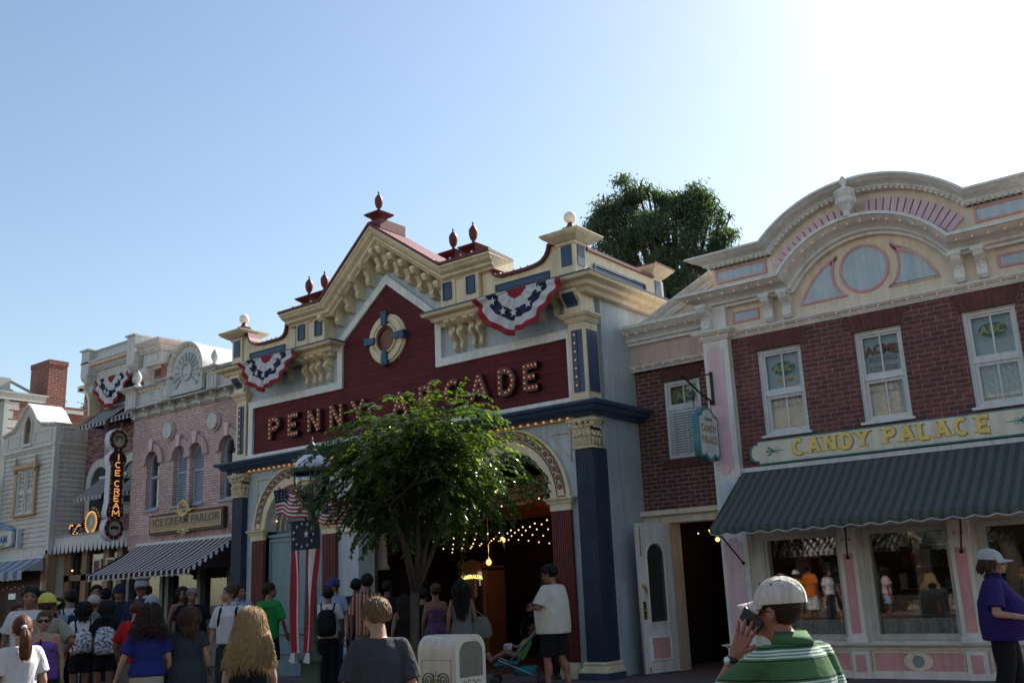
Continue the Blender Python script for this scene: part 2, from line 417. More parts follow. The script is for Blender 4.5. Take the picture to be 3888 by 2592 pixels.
_bulb = {}
def bulbs(pts, parent, r=0.016, m=None, world=True, name='light_bulb', n=8):
    m = m or BULB; key = (round(r, 4), m.name, name)
    for p in pts:
        if key not in _bulb:
            o = MB().ell((0, 0, 0), r, n, 6).build(name, m, None, True); _bulb[key] = o.data
        else:
            o = bpy.data.objects.new(name, _bulb[key]); COL.objects.link(o)
        o.parent = parent; o.location = Vector(p)-Vector(parent['_base'])
def line_pts(p, q, n): return [tuple(Vector(p).lerp(Vector(q), (i+.5)/n)) for i in range(n)]

def crown(h, p, z0=0.0):
    """classic crown moulding, (n, c) with n outward"""
    return [(0, z0), (.22*p, z0), (.22*p, z0+.14*h), (.36*p, z0+.20*h), (.40*p, z0+.34*h), (.52*p, z0+.46*h), (.74*p, z0+.58*h), (.88*p, z0+.74*h), (.90*p, z0+.80*h), (p, z0+.82*h), (p, z0+h), (0, z0+h)]
def crown_xz(h, p, yw):
    """the same moulding for paths drawn in the facade plane: n runs down from the path"""
    return [(h-(c), yw-n) for n, c in crown(h, p)]
def console(mb, x0, x1, yw, z1, h, p):
    """scrolled bracket, side profile in y-z"""
    prof = [(yw, z1), (yw-p, z1), (yw-p, z1-.12*h), (yw-p*.93, z1-.22*h), (yw-p*.72, z1-.34*h), (yw-p*.5, z1-.44*h), (yw-p*.42, z1-.56*h), (yw-p*.5, z1-.7*h), (yw-p*.52, z1-.84*h), (yw-p*.4, z1-.95*h), (yw-p*.2, z1-h), (yw, z1-h)]
    mb.prism(prof, x0, x1, 'yz')
def frame(mb, x0, x1, z0, z1, t, y0, y1):
    mb.box(x0, x1, y0, y1, z1-t, z1); mb.box(x0, x1, y0, y1, z0, z0+t); mb.box(x0, x0+t, y0, y1, z0+t, z1-t); mb.box(x1-t, x1, y0, y1, z0+t, z1-t)
# ================================================================ THE STREET
def ground():
    o = MB().add([(-400, -300, 0), (400, -300, 0), (400, 500, 0), (-400, 500, 0)], [(0, 1, 2, 3)]).build('street', GREYPAV)
    tag(o, 'dark asphalt street running past the shop fronts', 'street', kind='structure')
    p = MB(); p.prism([(10.6, -.1), (10.45, .12), (10.5, .15), (40, .15), (40, -.1)], -60, 40, 'yz')
    o = p.build('pavement', PAVE); tag(o, 'concrete pavement with a kerb along the shop fronts', 'pavement', kind='structure')
    p = MB(); p.prism([(-7.6, -.1), (-7.45, .12), (-7.5, .15), (-30, .15), (-30, -.1)], -60, 40, 'yz')
    o = p.build('pavement', PAVE); tag(o, 'concrete pavement on the near side of the street', 'pavement', kind='structure')
ground()

def sash_window(parent, x0, x1, z0, z1, y, mid=None, fm=None, glass=None, mull=True, ft=.05, back=None, name='window'):
    """double-hung window with frame, two panes, a dark or light blind behind"""
    fm = fm or FRAMEW; mid = mid or (z0+z1)/2
    f = MB(); frame(f, x0, x1, z0, z1, ft, y, y+.12)
    f.box(x0+ft, x1-ft, y+.02, y+.10, mid-.035, mid+.035)
    frame(f, x0+ft, x1-ft, mid+.035, z1-ft, .035, y+.03, y+.09); frame(f, x0+ft, x1-ft, z0+ft, mid-.035, .045, y+.05, y+.11)
    if mull:
        xm = (x0+x1)/2; f.box(xm-.012, xm+.012, y+.04, y+.08, mid+.07, z1-ft-.035); f.box(xm-.012, xm+.012, y+.06, y+.10, z0+ft+.045, mid-.035)
    w = f.build(name, fm, parent)
    g = MB(); g.box(x0+ft, x1-ft, y+.072, y+.078, z0+ft, z1-ft); g.build('pane', glass or GLASS, w)
    if back:
        MB().box(x0+ft, x1-ft, y+.13, y+.14, z0+ft, z1-ft).build('blind', back, w)
    return w
def flat_arch(mb, x0, x1, z0, z1, splay, y0, y1):
    mb.prism([(x0, z0), (x1, z0), (x1+splay, z1), (x0-splay, z1)], y0, y1)

LB = mat('lintel brick', (.145, .042, .036), .8, .35, 11); LBD = mat('dark lintel brick', (.115, .038, .032), .8, .35, 11); MORT = mat('grey mortar', (.30, .25, .22), .9, .15, 8)
def upright_lintel(parent, x0, x1, z0, z1, splay, yw, m, n=9, name='lintel'):
    k = MB(); flat_arch(k, x0, x1, z0, z1, splay, yw-.022, yw); bed = k.build(name, MORT, parent)
    k = MB(); g = .006
    for i in range(n):
        a, b = i/n, (i+1)/n
        lo = lambda t: x0+(x1-x0)*t
        hi = lambda t: x0-splay+(x1-x0+2*splay)*t
        k.prism([(lo(a)+g, z0+.004), (lo(b)-g, z0+.004), (hi(b)-g, z1-.004), (hi(a)+g, z1-.004)], yw-.034, yw-.0225)
    k.build('bricks', m, bed)
LACE = print_mat('lace curtain', (.56, .56, .54), [(.66, .66, .63), (.44, .44, .43)], 55)
BLIND = mat('pale blind', (.52, .53, .52), .8, .1, 5)
ROOFM = mat('flat roof', (.25, .24, .23), .9, .2, 2)

# ---------------------------------------------------------------- the sweet shop at the right
def candy_shop():
    B = thing('sweet_shop', 'red brick shop with a curved cream pediment, pink trim and a green striped awning', 'shop', (-4.48, 15, .15))
    cx = -4.475
    zt = 6.96
    def topline(z, r, cz=5.30, xl=-7.06, xr=-1.89):
        h = sqrt(max(0, r*r-(z-cz)**2)); a = math.degrees(atan2(z-cz, h))
        return [(xl, z)]+arc(cx, cz, r, 180-a, a, 28)+[(xr, z)]
    # walls
    wins = [(-6.43, -5.69), (-4.83, -4.12), (-3.25, -2.54)]
    plate([rect(-6.95, -1.95, 3.1, 5.56)]+[rect(a, b, 3.82, 5.22) for a, b in wins], 15.0, 15.3, 'brick_wall', BRICKR, B)
    plate([[(-7.06, 5.5), (-1.89, 5.5)]+list(reversed(topline(6.90, 2.24)))], 15.0, 15.32, 'pediment_wall', SHOPCREAM, B)
    b = MB(); b.box(-7.25, -7.0, 15.05, 24, .1, 6.3); b.box(-1.95, -1.7, 15.05, 24, .1, 6.3); b.box(-7.0, -1.95, 23.8, 24, .1, 6.3); b.build('side_walls', BRICKD, B)
    MB().box(-7.0, -1.95, 15.4, 23.8, 6.1, 6.2).build('roof', ROOFM, B)
    # cornices
    c = MB(); pth = topline(6.96, 2.295, 5.305, -7.06, -1.89); c.sweep(pth, crown_xz(.19, .36, 15.0), 'xz', flare=(1, 1), c0=15.0)
    c.build('upper_cornice', SHOPWHITE, B)
    d = MB()
    inner = topline(6.77, 2.10, 5.305, -7.06, -1.89); P = [Vector(p) for p in inner]
    acc = 0; step = .085
    for i in range(len(P)-1):
        L = (P[i+1]-P[i]).length; t = (P[i+1]-P[i])/L; nrm = Vector((-t.y, t.x))
        while acc < L:
            q = P[i]+t*acc; a = q-t*.026; e = q+t*.026
            d.prism([(a.x, a.y), (e.x, e.y), (e.x+nrm.x*.06, e.y+nrm.y*.06), (a.x+nrm.x*.06, a.y+nrm.y*.06)], 14.86, 15.0); acc += step
        acc -= L
    d.build('dentils', SHOPWHITE, B)
    c = MB(); c.sweep([(p[0], p[1]) for p in topline(6.80, 2.135, 5.305, -7.06, -1.89)], [(-.0, 14.84), (.02, 14.88), (.02, 15.0), (0, 15.0)], 'xz'); c.build('dentil_band', SHOPWHITE, B)
    # radial pink blocks over the arch
    v = MB()
    for k in range(-15, 16):
        if abs(k) < 1: continue
        a = radians(90-k*3.35)
        if abs(k*3.35) > 50: continue
        ca, sa = cos(a), sin(a); w = .042
        r0, r1 = 1.70, 1.98
        v.prism([(cx+r0*ca+w*sa, 5.30+r0*sa-w*ca), (cx+r0*ca-w*sa, 5.30+r0*sa+w*ca), (cx+r1*ca-w*1.08*sa, 5.30+r1*sa+w*1.08*ca), (cx+r1*ca+w*1.08*sa, 5.30+r1*sa-w*1.08*ca)], 14.93, 15.0)
    v.build('arch_blocks', LPINK, B)
    # main cornice that arches over the middle
    mp = [(-7.20, 6.31)]+topline(6.31, 1.655, 5.30)[1:-1]+[(-1.75, 6.31)]
    c = MB(); c.sweep(mp, crown_xz(.26, .48, 15.0), 'xz', flare=(.8, .8), c0=15.0); c.build('main_cornice', SHOPWHITE, B)
    P = [Vector(p) for p in [(-7.5, 6.31)]+topline(6.31, 1.655, 5.30)[1:-1]+[(-1.6, 6.31)]]; pts = []; acc = .1
    for i in range(len(P)-1):
        L = (P[i+1]-P[i]).length; t = (P[i+1]-P[i])/L; nrm = Vector((t.y, -t.x))
        while acc < L:
            q = P[i]+t*acc+nrm*.11; pts.append((q.x, 14.60, q.y)); acc += .215
        acc -= L
    bulbs(pts, B, .013)
    # string course with bulbs
    c = MB(); c.sweep([(-6.86, 15.0), (-2.09, 15.0)], crown(.12, .12, 5.50), 'xy'); c.build('string_course', SHOPWHITE, B)
    bulbs(line_pts((-6.84, 14.87, 5.545), (-2.1, 14.87, 5.545), 22), B, .012)
    # brackets
    for x0, x1 in ((-7.25, -7.10), (-6.18, -6.04), (-5.87, -5.73), (-3.23, -3.09), (-2.92, -2.78), (-1.85, -1.70)):
        k = MB(); yw = 14.86 if x0 < -7 or x0 > -2 else 15.0
        console(k, x0, x1, yw, 6.06, .42, .26); k.box(x0-.02, x1+.02, yw-.28, yw, 6.03, 6.09)
        for i in range(5): k.ell(((x0+x1)/2, yw-.13+.012*i, 5.95-.07*i), (.045, .035, .028), 6, 4)
        k.build('scroll_bracket', SHOPWHITE, B)
    # panels
    def panel(poly_out, poly_in, nm='panel'):
        f = plate([poly_out, poly_in], 14.975, 14.999, nm+'_frame', PINK, B); plate([poly_in], 14.990, 14.998, nm, SKYPANEL, f)
    dc = (-4.53, 6.205)
    panel(arc(dc[0], dc[1], .385, 0, 359, 40), arc(dc[0], dc[1], .345, 0, 359, 40), 'round_panel')
    def fan(sg):
        def tri(o):
            base = 5.82+o; R = 1.12-o; pts = []
            # outer curve follows the arch, inner curve follows the disc
            tip = (.44, 6.50-1.6*o); out_ = arc(0, 5.44+.0, 1.14-o*1.1, 68, 19.5, 8); inn = arc(0, 6.205, .50+o, -52, 36, 8)
            pts = [(p[0], max(base, p[1])) for p in inn]+[(p[0], max(base, p[1])) for p in out_]
            return [(dc[0]+.015+sg*p[0], p[1]) for p in pts]
        panel(tri(0), tri(.035), 'fan_panel')
    fan(-1); fan(1)
    for r_ in ((-7.02, -6.10, 6.50, 6.74), (-2.86, -1.94, 6.50, 6.74), (-6.78, -6.31, 5.76, 5.96), (-2.65, -2.18, 5.76, 5.96)):
        o_ = rect(*r_); i_ = rect(r_[0]+.035, r_[1]-.035, r_[2]+.035, r_[3]-.035); panel(o_, i_, 'flat_panel')
    # urn
    u = MB(); zb = 6.93
    u.lathe([(.12, 0), (.12, .03), (.05, .06), (.045, .10), (.10, .16), (.135, .24), (.145, .30), (.14, .33), (.155, .34), (.155, .42), (.165, .43), (.165, .45), (.13, .47), (.08, .50), (.03, .52), (.03, .54), (.055, .58), (.06, .62), (.045, .67), (.01, .71)], (-4.56, 14.62, zb), 20)
    for k in range(10):
        a = 2*pi*k/10; u.ell((-4.56+.135*cos(a), 14.62+.135*sin(a), zb+.27), (.035, .035, .06), 6, 5)
    u.build('urn', SHOPWHITE, B, True)
    # end pilasters
    def notched(x0, x1, z0, z1, r=.06):
        xm = (x0+x1)/2
        top = [(x1, z1-r), (x1-.05, z1-r), (x1-.07, z1-.02)]+arc(xm, z1-.04, (x1-x0)/2-.07, 20, 160, 6, .05)+[(x0+.07, z1-.02), (x0+.05, z1-r), (x0, z1-r)]
        bot = [(p[0], z0+z1-p[1]) for p in reversed(top)]
        return top+bot
    for x0, x1 in ((-7.31, -6.86), (-2.09, -1.64)):
        p = MB(); p.box(x0, x1, 14.85, 15.1, .62, 5.52); p.box(x0+.0, x1, 14.86, 15.1, 5.66, 6.08)
        p.sweep([(x0, 15.1), (x0, 14.85), (x1, 14.85), (x1, 15.1)], crown(.15, .14, 5.51), 'xy')
        p.box(x0-.05, x1+.05, 14.80, 15.1, .15, .45); p.box(x0-.03, x1+.03, 14.83, 15.1, .45, .57)
        p.sweep([(x0, 15.1), (x0, 14.85), (x1, 14.85), (x1, 15.1)], crown(.07, .10, .56), 'xy'); pil = p.build('pilaster', SHOPWHITE, B)
        plate([notched(x0+.07, x1-.10, 3.28, 5.40)], 14.838, 14.849, 'pink_panel', LPINK, pil)
        plate([notched(x0+.07, x1-.10, 2.35, 3.17)], 14.838, 14.849, 'blue_panel', SKYPANEL, pil)
        plate([notched(x0+.06, x1-.09, .66, 2.25)], 14.838, 14.849, 'pink_panel', LPINK, pil)
        bulbs([(x0+.05, 14.72, 5.55), (x1-.1, 14.72, 5.55)], B, .016)
    # lintels and upper windows
    for i, (a, b_) in enumerate(wins):
        upright_lintel(B, a-.04, b_+.04, 5.235, 5.495, .09, 15.0, LB, 9 if i != 1 else 10)
        w = sash_window(B, a, b_, 3.82, 5.22, 15.06, 4.50, back=None, ft=.055)
        rm = MB(); frame(rm, a-.012, b_+.012, 3.80, 5.235, .03, 15.03, 15.07); rm.build('window_surround', FRAMEW, w)
        MB().box(a-.04, b_+.04, 14.95, 15.1, 3.785, 3.825).build('window_sill', FRAMEW, w)
        xm = (a+b_)/2
        if i in (0, 2):
            plate([arc(xm, 4.90 if i == 0 else 4.93, .19, 0, 359, 32, .105)], 15.122, 15.126, 'oval_emblem', mat('green lettering', (.025, .13, .09), .5, 0), w)
            text('ABC', .17, xm, 4.90 if i == 0 else 4.93, 15.12, 'lettering', mat('dull gold letters', (.36, .27, .09), .5, .1), w, .004, .004, sx=1.05)
            if i == 0: text('SYSTEM', .09, xm, 4.70, 15.12, 'lettering', mat('amber lettering', (.45, .26, .06), .5, 0), w, .004, .002)
        else:
            text('ACME', .19, xm, 4.93, 15.12, 'lettering', mat('dark brown lettering', (.12, .05, .025), .5, 0), w, .004, .010, curve=.55)
            text('BUSINESS', .10, xm, 4.78, 15.12, 'lettering', mat('grey lettering', (.16, .16, .15), .5, 0), w, .004, .004)
            text('COLLEGE', .10, xm, 4.635, 15.12, 'lettering', mat('grey lettering', (.16, .16, .15), .5, 0), w, .004, .004)
        # pleated lace behind the lower sash and a blind behind the upper one
        k = MB(); n = 22; vs = []; fs = []
        for j in range(n+1):
            x = a+.05+(b_-a-.10)*j/n; y = 15.23+.018*sin(j*1.9); vs += [(x, y, 3.86), (x, y, 4.50)]
        for j in range(n): fs.append((2*j, 2*j+2, 2*j+3, 2*j+1))
        k.add(vs, fs); k.build('lace_curtain', LACE, w)
        MB().box(a+.04, b_-.04, 15.26, 15.27, 3.84, 5.2).build('blind', BLIND, w)
    # shop front
    f = MB()
    f.box(-6.9, -2.05, 15.02, 15.2, .15, .26); f.box(-6.9, -2.05, 15.02, 15.2, 2.20, 3.12)
    for x0, x1 in ((-6.9, -6.62), (-5.48, -5.02), (-3.90, -3.40), (-2.30, -2.05)): f.box(x0, x1, 15.02, 15.2, .26, 2.20)
    f.box(-6.62, -5.48, 15.02, 15.2, .26, .74); f.box(-5.02, -3.90, 15.02, 15.2, .26, .74); f.box(-3.40, -2.30, 15.02, 15.2, .26, .74)
    f.build('shopfront_wall', SHOPWHITE, B)
    l = MB(); l.sweep([(-6.86, 15.02), (-2.09, 15.02)], crown(.10, .13, .535), 'xy'); l.box(-6.86, -2.09, 14.96, 15.02, .15, .245); l.build('window_ledge', SHOPWHITE, B)
    for x0, x1 in ((-5.43, -5.17), (-3.85, -3.58)):
        p = MB(); p.box(x0, x1, 14.90, 15.02, .64, 2.30); p.box(x0-.02, x1+.02, 14.86, 15.02, .64, .72); p.box(x0-.015, x1+.015, 14.88, 15.02, 1.98, 2.04)
        p.box(x0+.0, x1+.0, 14.92, 15.02, .15, .53); pl = p.build('shopfront_pilaster', SHOPWHITE, B)
        MB().box(x0+.06, x1-.06, 14.892, 14.899, .78, 1.92).build('pink_panel', PINK, pl)
        MB().box(x0+.055, x1-.055, 14.912, 14.919, .24, .48).build('pink_panel', PINK, pl)
        for s_ in (-.05, .05): MB().lathe([(.028, 0), (.028, .006), (.01, .014)], (0, 0, 0), 10).build('rosette', PINK, pl, world=False, loc=((x0+x1)/2+s_, 14.9, 2.12)).rotation_euler = (pi/2, 0, 0)
    # pink dado panels with rosettes
    for x0, x1 in ((-6.8, -5.48), (-5.12, -3.90), (-3.53, -2.2)):
        pp = MB(); pp.box(x0, x1, 15.005, 15.018, .255, .50); pn = pp.build('dado_panel', PINK, B)
        g = MB(); frame(g, x0-.02, x1+.02, .235, .52, .022, 14.985, 15.017); g.build('panel_frame', SHOPCREAM, pn)
        xm = (x0+x1)/2
        plate([arc(xm, .385, .20, 0, 359, 32, .125), arc(xm, .385, .085, 0, 359, 24)], 14.99, 15.003, 'rosette_ring', SHOPCREAM, pn)
        plate([arc(xm, .385, .085, 0, 359, 24)], 14.995, 15.004, 'rosette', mat('grey blue rosette', (.25, .30, .31), .5, .2, 20), pn)
    # big windows
    for x0, x1 in ((-6.62, -5.48), (-5.02, -3.90), (-3.40, -2.30)):
        m_ = MB(); frame(m_, x0-.08, x1+.08, .68, 2.26, .05, 14.98, 15.04); frame(m_, x0-.03, x1+.03, .71, 2.23, .05, 15.0, 15.09); w = m_.build('window', mat('shop window frame', (.50, .50, .44), .5, .08, 5), B)
        MB().box(x0, x1, 15.05, 15.058, .73, 2.22).build('pane', SHOPGLASS, w)
        n = 40; vs = []; fs = []
        for j in range(n+1):
            x = x0+.02+(x1-x0-.04)*j/n; y = 15.20+.045*sin(j*1.7)+.02*sin(j*4.1); vs += [(x, y, .74), (x, y, .965+.006*sin(j*2.2))]
        for j in range(n): fs.append((2*j, 2*j+2, 2*j+3, 2*j+1))
        k = MB(); k.add(vs, fs); k.build('lace_curtain', LACE, w)
    # stock in the windows: jars, boxes and hanging cards, each window its own display
    cols = [mat('sweet jar red', (.25, .03, .03), .3, .3, 20), mat('sweet jar amber', (.35, .16, .04), .3, .3, 20), mat('sweet box white', (.42, .40, .36), .5, .2, 20), mat('sweet box teal', (.05, .16, .16), .5, .2, 20), mat('sweet box brown', (.11, .05, .03), .5, .3, 20)]
    rr = random.Random(12)
    for x0, x1 in ((-6.62, -5.48), (-5.02, -3.90), (-3.40, -2.30)):
        k = MB()
        for j, z in enumerate((.98, 1.36, 1.70)): k.box(x0+.05, x1-.05, 15.75+.25*j, 16.05+.25*j, z-.02, z)
        sh = k.build('display_shelves', mat('display wood', (.09, .045, .025), .4, .3, 6), B)
        for ci, m_ in enumerate(cols):
            k = MB()
            for j, z in enumerate((.98, 1.36, 1.70)):
                for i in range(9):
                    if rr.random() < .42 or (i+j*2) % 5 != ci: continue
                    x = x0+.12+(x1-x0-.24)*i/8; y = 15.85+.25*j
                    if ci < 2: k.lathe([(.045, 0), (.05, .02), (.05, .13), (.03, .16), (.035, .17), (.035, .19), (.005, .21)], (x, y, z), 10)
                    else: k.box(x-.05, x+.045, y-.03, y+.05, z, z+rr.uniform(.10, .24))
            if k.v: k.build('display_goods', m_, sh)
    bulbs([(-6.2+.35*i, 16.4+.4*(i % 3), 2.35+.08*sin(i*2.1)) for i in range(11)], B, .016, BULBHOT, name='interior_bulb')
    # inside
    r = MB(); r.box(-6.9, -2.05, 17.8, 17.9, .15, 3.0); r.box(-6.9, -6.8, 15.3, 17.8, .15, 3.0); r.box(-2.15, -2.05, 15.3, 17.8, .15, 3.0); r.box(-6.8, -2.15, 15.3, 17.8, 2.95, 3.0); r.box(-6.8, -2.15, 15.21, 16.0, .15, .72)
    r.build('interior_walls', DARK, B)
    return B
candy_shop()

def striped_awning(name, label, x0, x1, yw, zt, yl, zl, val, m, period, scal, right_drop=False, rods=()):
    A = thing(name, label, 'awning', ((x0+x1)/2, yw, zl), group=None)
    n = max(40, int((x1-x0)/scal*10)); vs = []; fs = []; rows = 9
    for i in range(n+1):
        x = x0+(x1-x0)*i/n
        for j in range(rows+1):
            t = j/rows; y = yw+(yl-yw)*t; z = zt+(zl-zt)*t-.035*sin(pi*t)*(1+.45*sin(x*2.3)+.3*sin(x*5.1))+.010*noise.noise(Vector((x*1.7, t*2.2, yw)))
            vs.append((x, y, z))
    for i in range(n):
        for j in range(rows):
            a = i*(rows+1)+j; fs.append((a, a+rows+1, a+rows+2, a+1))
    k = MB(); k.add(vs, fs)
    for xs in (x0, x1):      # end gussets with their own fringe
        k.add([(xs, yw, zt-.02), (xs, yl+.0, zl), (xs, yw, zl+.0)], [(0, 1, 2)])
    k.build('canopy', m, A)
    k = MB(); vs = []; fs = []
    for i in range(n+1):
        x = x0+(x1-x0)*i/n; ph = (x-x0)/scal
        zb = zl-val-.035*abs(sin(pi*ph))
        yy = yl-.008+.012*sin(2*pi*ph)
        vs += [(x, yy+.006, zl), (x, yy, (zl+zb)/2), (x, yy+.01, zb)]
    for i in range(n):
        for j in range(2): fs.append((3*i+j, 3*i+3+j, 3*i+4+j, 3*i+1+j))
    k.add(vs, fs); k.build('valance', m, A)
    # pale binding along the scallops
    k = MB(); pts = []
    for i in range(n+1):
        x = x0+(x1-x0)*i/n; ph = (x-x0)/scal; pts.append((x, yl-.002+.012*sin(2*pi*ph), zl-val-.035*abs(sin(pi*ph))))
    k.tube(pts, .006, 5); k.build('binding', FRAMEW, A)
    fr = MB(); fr.tube([(x0, yl+.02, zl-.01), (x1, yl+.02, zl-.01)], .012, 6); fr.box(x0-.02, x1+.02, yw-.03, yw+.05, zt-.01, zt+.06)
    for xs in (x0+.05, (x0+x1)/2, x1-.05): fr.tube([(xs, yl+.04, zl-.03), (xs, (yl+yw)/2, (zl+zt)/2-.09), (xs, yw, zt-.12)], .012, 6)
    fr.build('awning_frame', FRAMEW, A)
    for (p, q) in rods:
        k = MB(); k.tube([p, q], .014, 6); k.ell(q, .03, 8, 6); k.build('strut', IRON, A)
    return A
GREENST = stripe_mat('green awning stripes', [(.056, .082, .070), (.108, .116, .100)], 0, .133, (.48,))
striped_awning('shop_awning', 'wide green striped awning with a scalloped valance over the pink shop windows', -6.88, -2.05, 14.93, 3.28, 13.65, 2.37, .085, GREENST, .19, .265,
               rods=(((-4.86, 13.7, 2.34), (-5.30, 14.88, 1.86)), ((-3.35, 13.7, 2.34), (-3.70, 14.88, 1.86)), ((-6.80, 13.7, 2.34), (-6.95, 14.84, 1.86))))

def candy_sign():
    A = thing('shop_sign', 'long cream signboard with gold capital letters and teal border above the green awning', 'sign', (-4.5, 14.9, 3.36))
    def out(g):
        l = -6.53+g; r = -2.42-g; b = 3.355+g; t = 3.735-g
        L = arc(l-.02+g*.3, (b+t)/2, .125-g*.6, 110, 250, 10, .145-g*.6); L = [(l, t), (l, t-.05)]+L+[(l, b+.05), (l, b)]
        Rr = [(r+(l-p[0]), b+t-p[1]) for p in L]
        return L+Rr
    plate([out(0)], 14.86, 14.97, 'board', TEAL, A)
    plate([out(.022)], 14.852, 14.86, 'face', mat('sign cream', (.66, .63, .50), .45, .08, 4), A)
    txt = 'CANDY PALACE'; xs = {0: -5.93}
    k = MB(); sh = MB(); x = -5.93; h = .225; w = .17
    pos = [-5.93, -5.685, -5.43, -5.175, -4.93, None, -4.53, -4.285, -4.03, -3.79, -3.53, -3.235]
    for ch, px in zip(txt, pos):
        if px is None: continue
        stroke_letter(sh, ch, px+.006, 3.462-.006, w, h, .078, 14.8475, 14.8525, .072)
        stroke_letter(k, ch, px, 3.462, w, h, .058, 14.842, 14.850, .062)
    sh.build('letter_shadow', mat('brown lettering', (.28, .13, .06), .5, 0), A)
    k.build('lettering', mat('gold lettering', (.82, .60, .17), .45, .1, 20), A)
    for x0, sg in ((-6.24, 1), (-2.70, -1)):
        o = MB()
        for ang in (-38, 0, 38):
            a = radians(180+ang) if sg > 0 else radians(ang)
            p0 = (x0, 14.85, 3.555); p1 = (x0+.13*cos(a), 14.85, 3.555+.10*sin(a))
            o.tube([p0, ((p0[0]*.4+p1[0]*.6), 14.85, p0[2]*.5+p1[2]*.5), p1], [.006, .012, .018], 6)
        o.tube([(x0, 14.85, 3.555), (x0+sg*.16, 14.85, 3.555)], [.010, .004], 6)
        for s2 in (-1, 1): o.tube([(x0+sg*(.03+.03*cos(t/6*pi)), 14.85, 3.555+s2*(.02+.022*sin(t/6*pi))) for t in range(9)], .004, 5)
        o.build('flourish', TEAL, A)
candy_sign()

def hanging_sign():
    A = thing('hanging_sign', 'white shield sign in teal frame hung from an iron bracket on the pink pilaster', 'sign', (-7.28, 14.5, 3.4))
    xc = -7.20
    # bracket
    k = MB(); k.box(xc-.02, xc+.02, 14.80, 14.85, 4.42, 4.98)
    k.tube([(xc, 14.82, 4.95), (xc, 14.45, 4.86), (xc, 13.95, 4.72)], .016, 6); k.tube([(xc, 14.82, 4.46), (xc, 14.4, 4.56), (xc, 13.95, 4.72), (xc, 13.8, 4.76)], .016, 6)
    for y in (14.72, 14.12): k.tube([(xc, y, 4.52 if y > 14.5 else 4.66), (xc, y, 4.28)], .008, 6); k.tube([(xc, y+.03*cos(t), 4.44+.035*sin(t)) for t in [i*pi/5 for i in range(11)]], .007, 5)
    for a in range(6): k.tube([(xc, 13.8, 4.76), (xc+.04*cos(a), 13.8+.06*cos(a*1.3), 4.76+.06*sin(a*1.05))], [.012, .004], 5)
    k.build('bracket', IRON, A)
    def shape(g):
        y0, y1 = 14.10+g, 14.80-g; ym = (y0+y1)/2; b = 3.55+g; t = 4.20-g
        top = [(y1, t)]+[(y1-.06, t+.02)]+arc(ym, t-.02, (y1-y0)/2-.10, 15, 165, 10, .16)+[(y0+.06, t+.02), (y0, t)]
        bot = [(y0, b), (y0+.06, b-.06), (y0+.14, b+.0), (y0+.22, b-.05), (ym, b-.09), (y1-.22, b-.05), (y1-.14, b), (y1-.06, b-.06), (y1, b)]
        return top+bot
    plate([shape(0)], xc-.05, xc+.05, 'frame', mat('teal sign frame', (.06, .20, .22), .4, .1, 6), A, 'yz')
    plate([shape(.045)], xc+.05, xc+.056, 'face', mat('sign white', (.62, .62, .58), .5, .1, 5), A, 'yz')
    for t_, z_ in (('CANDY', 3.98), ('PALACE', 3.80)): text(t_, .165, 14.45, z_, xc+.058, 'lettering', mat('faded gold lettering', (.36, .27, .13), .5, .1), A, .006, .005, sx=.92, plane='yz')
    text('Sweets', .09, 14.45, 4.14, xc+.058, 'lettering', mat('grey lettering', (.16, .16, .15), .5, 0), A, .006, .001, plane='yz', shear=.3)
hanging_sign()

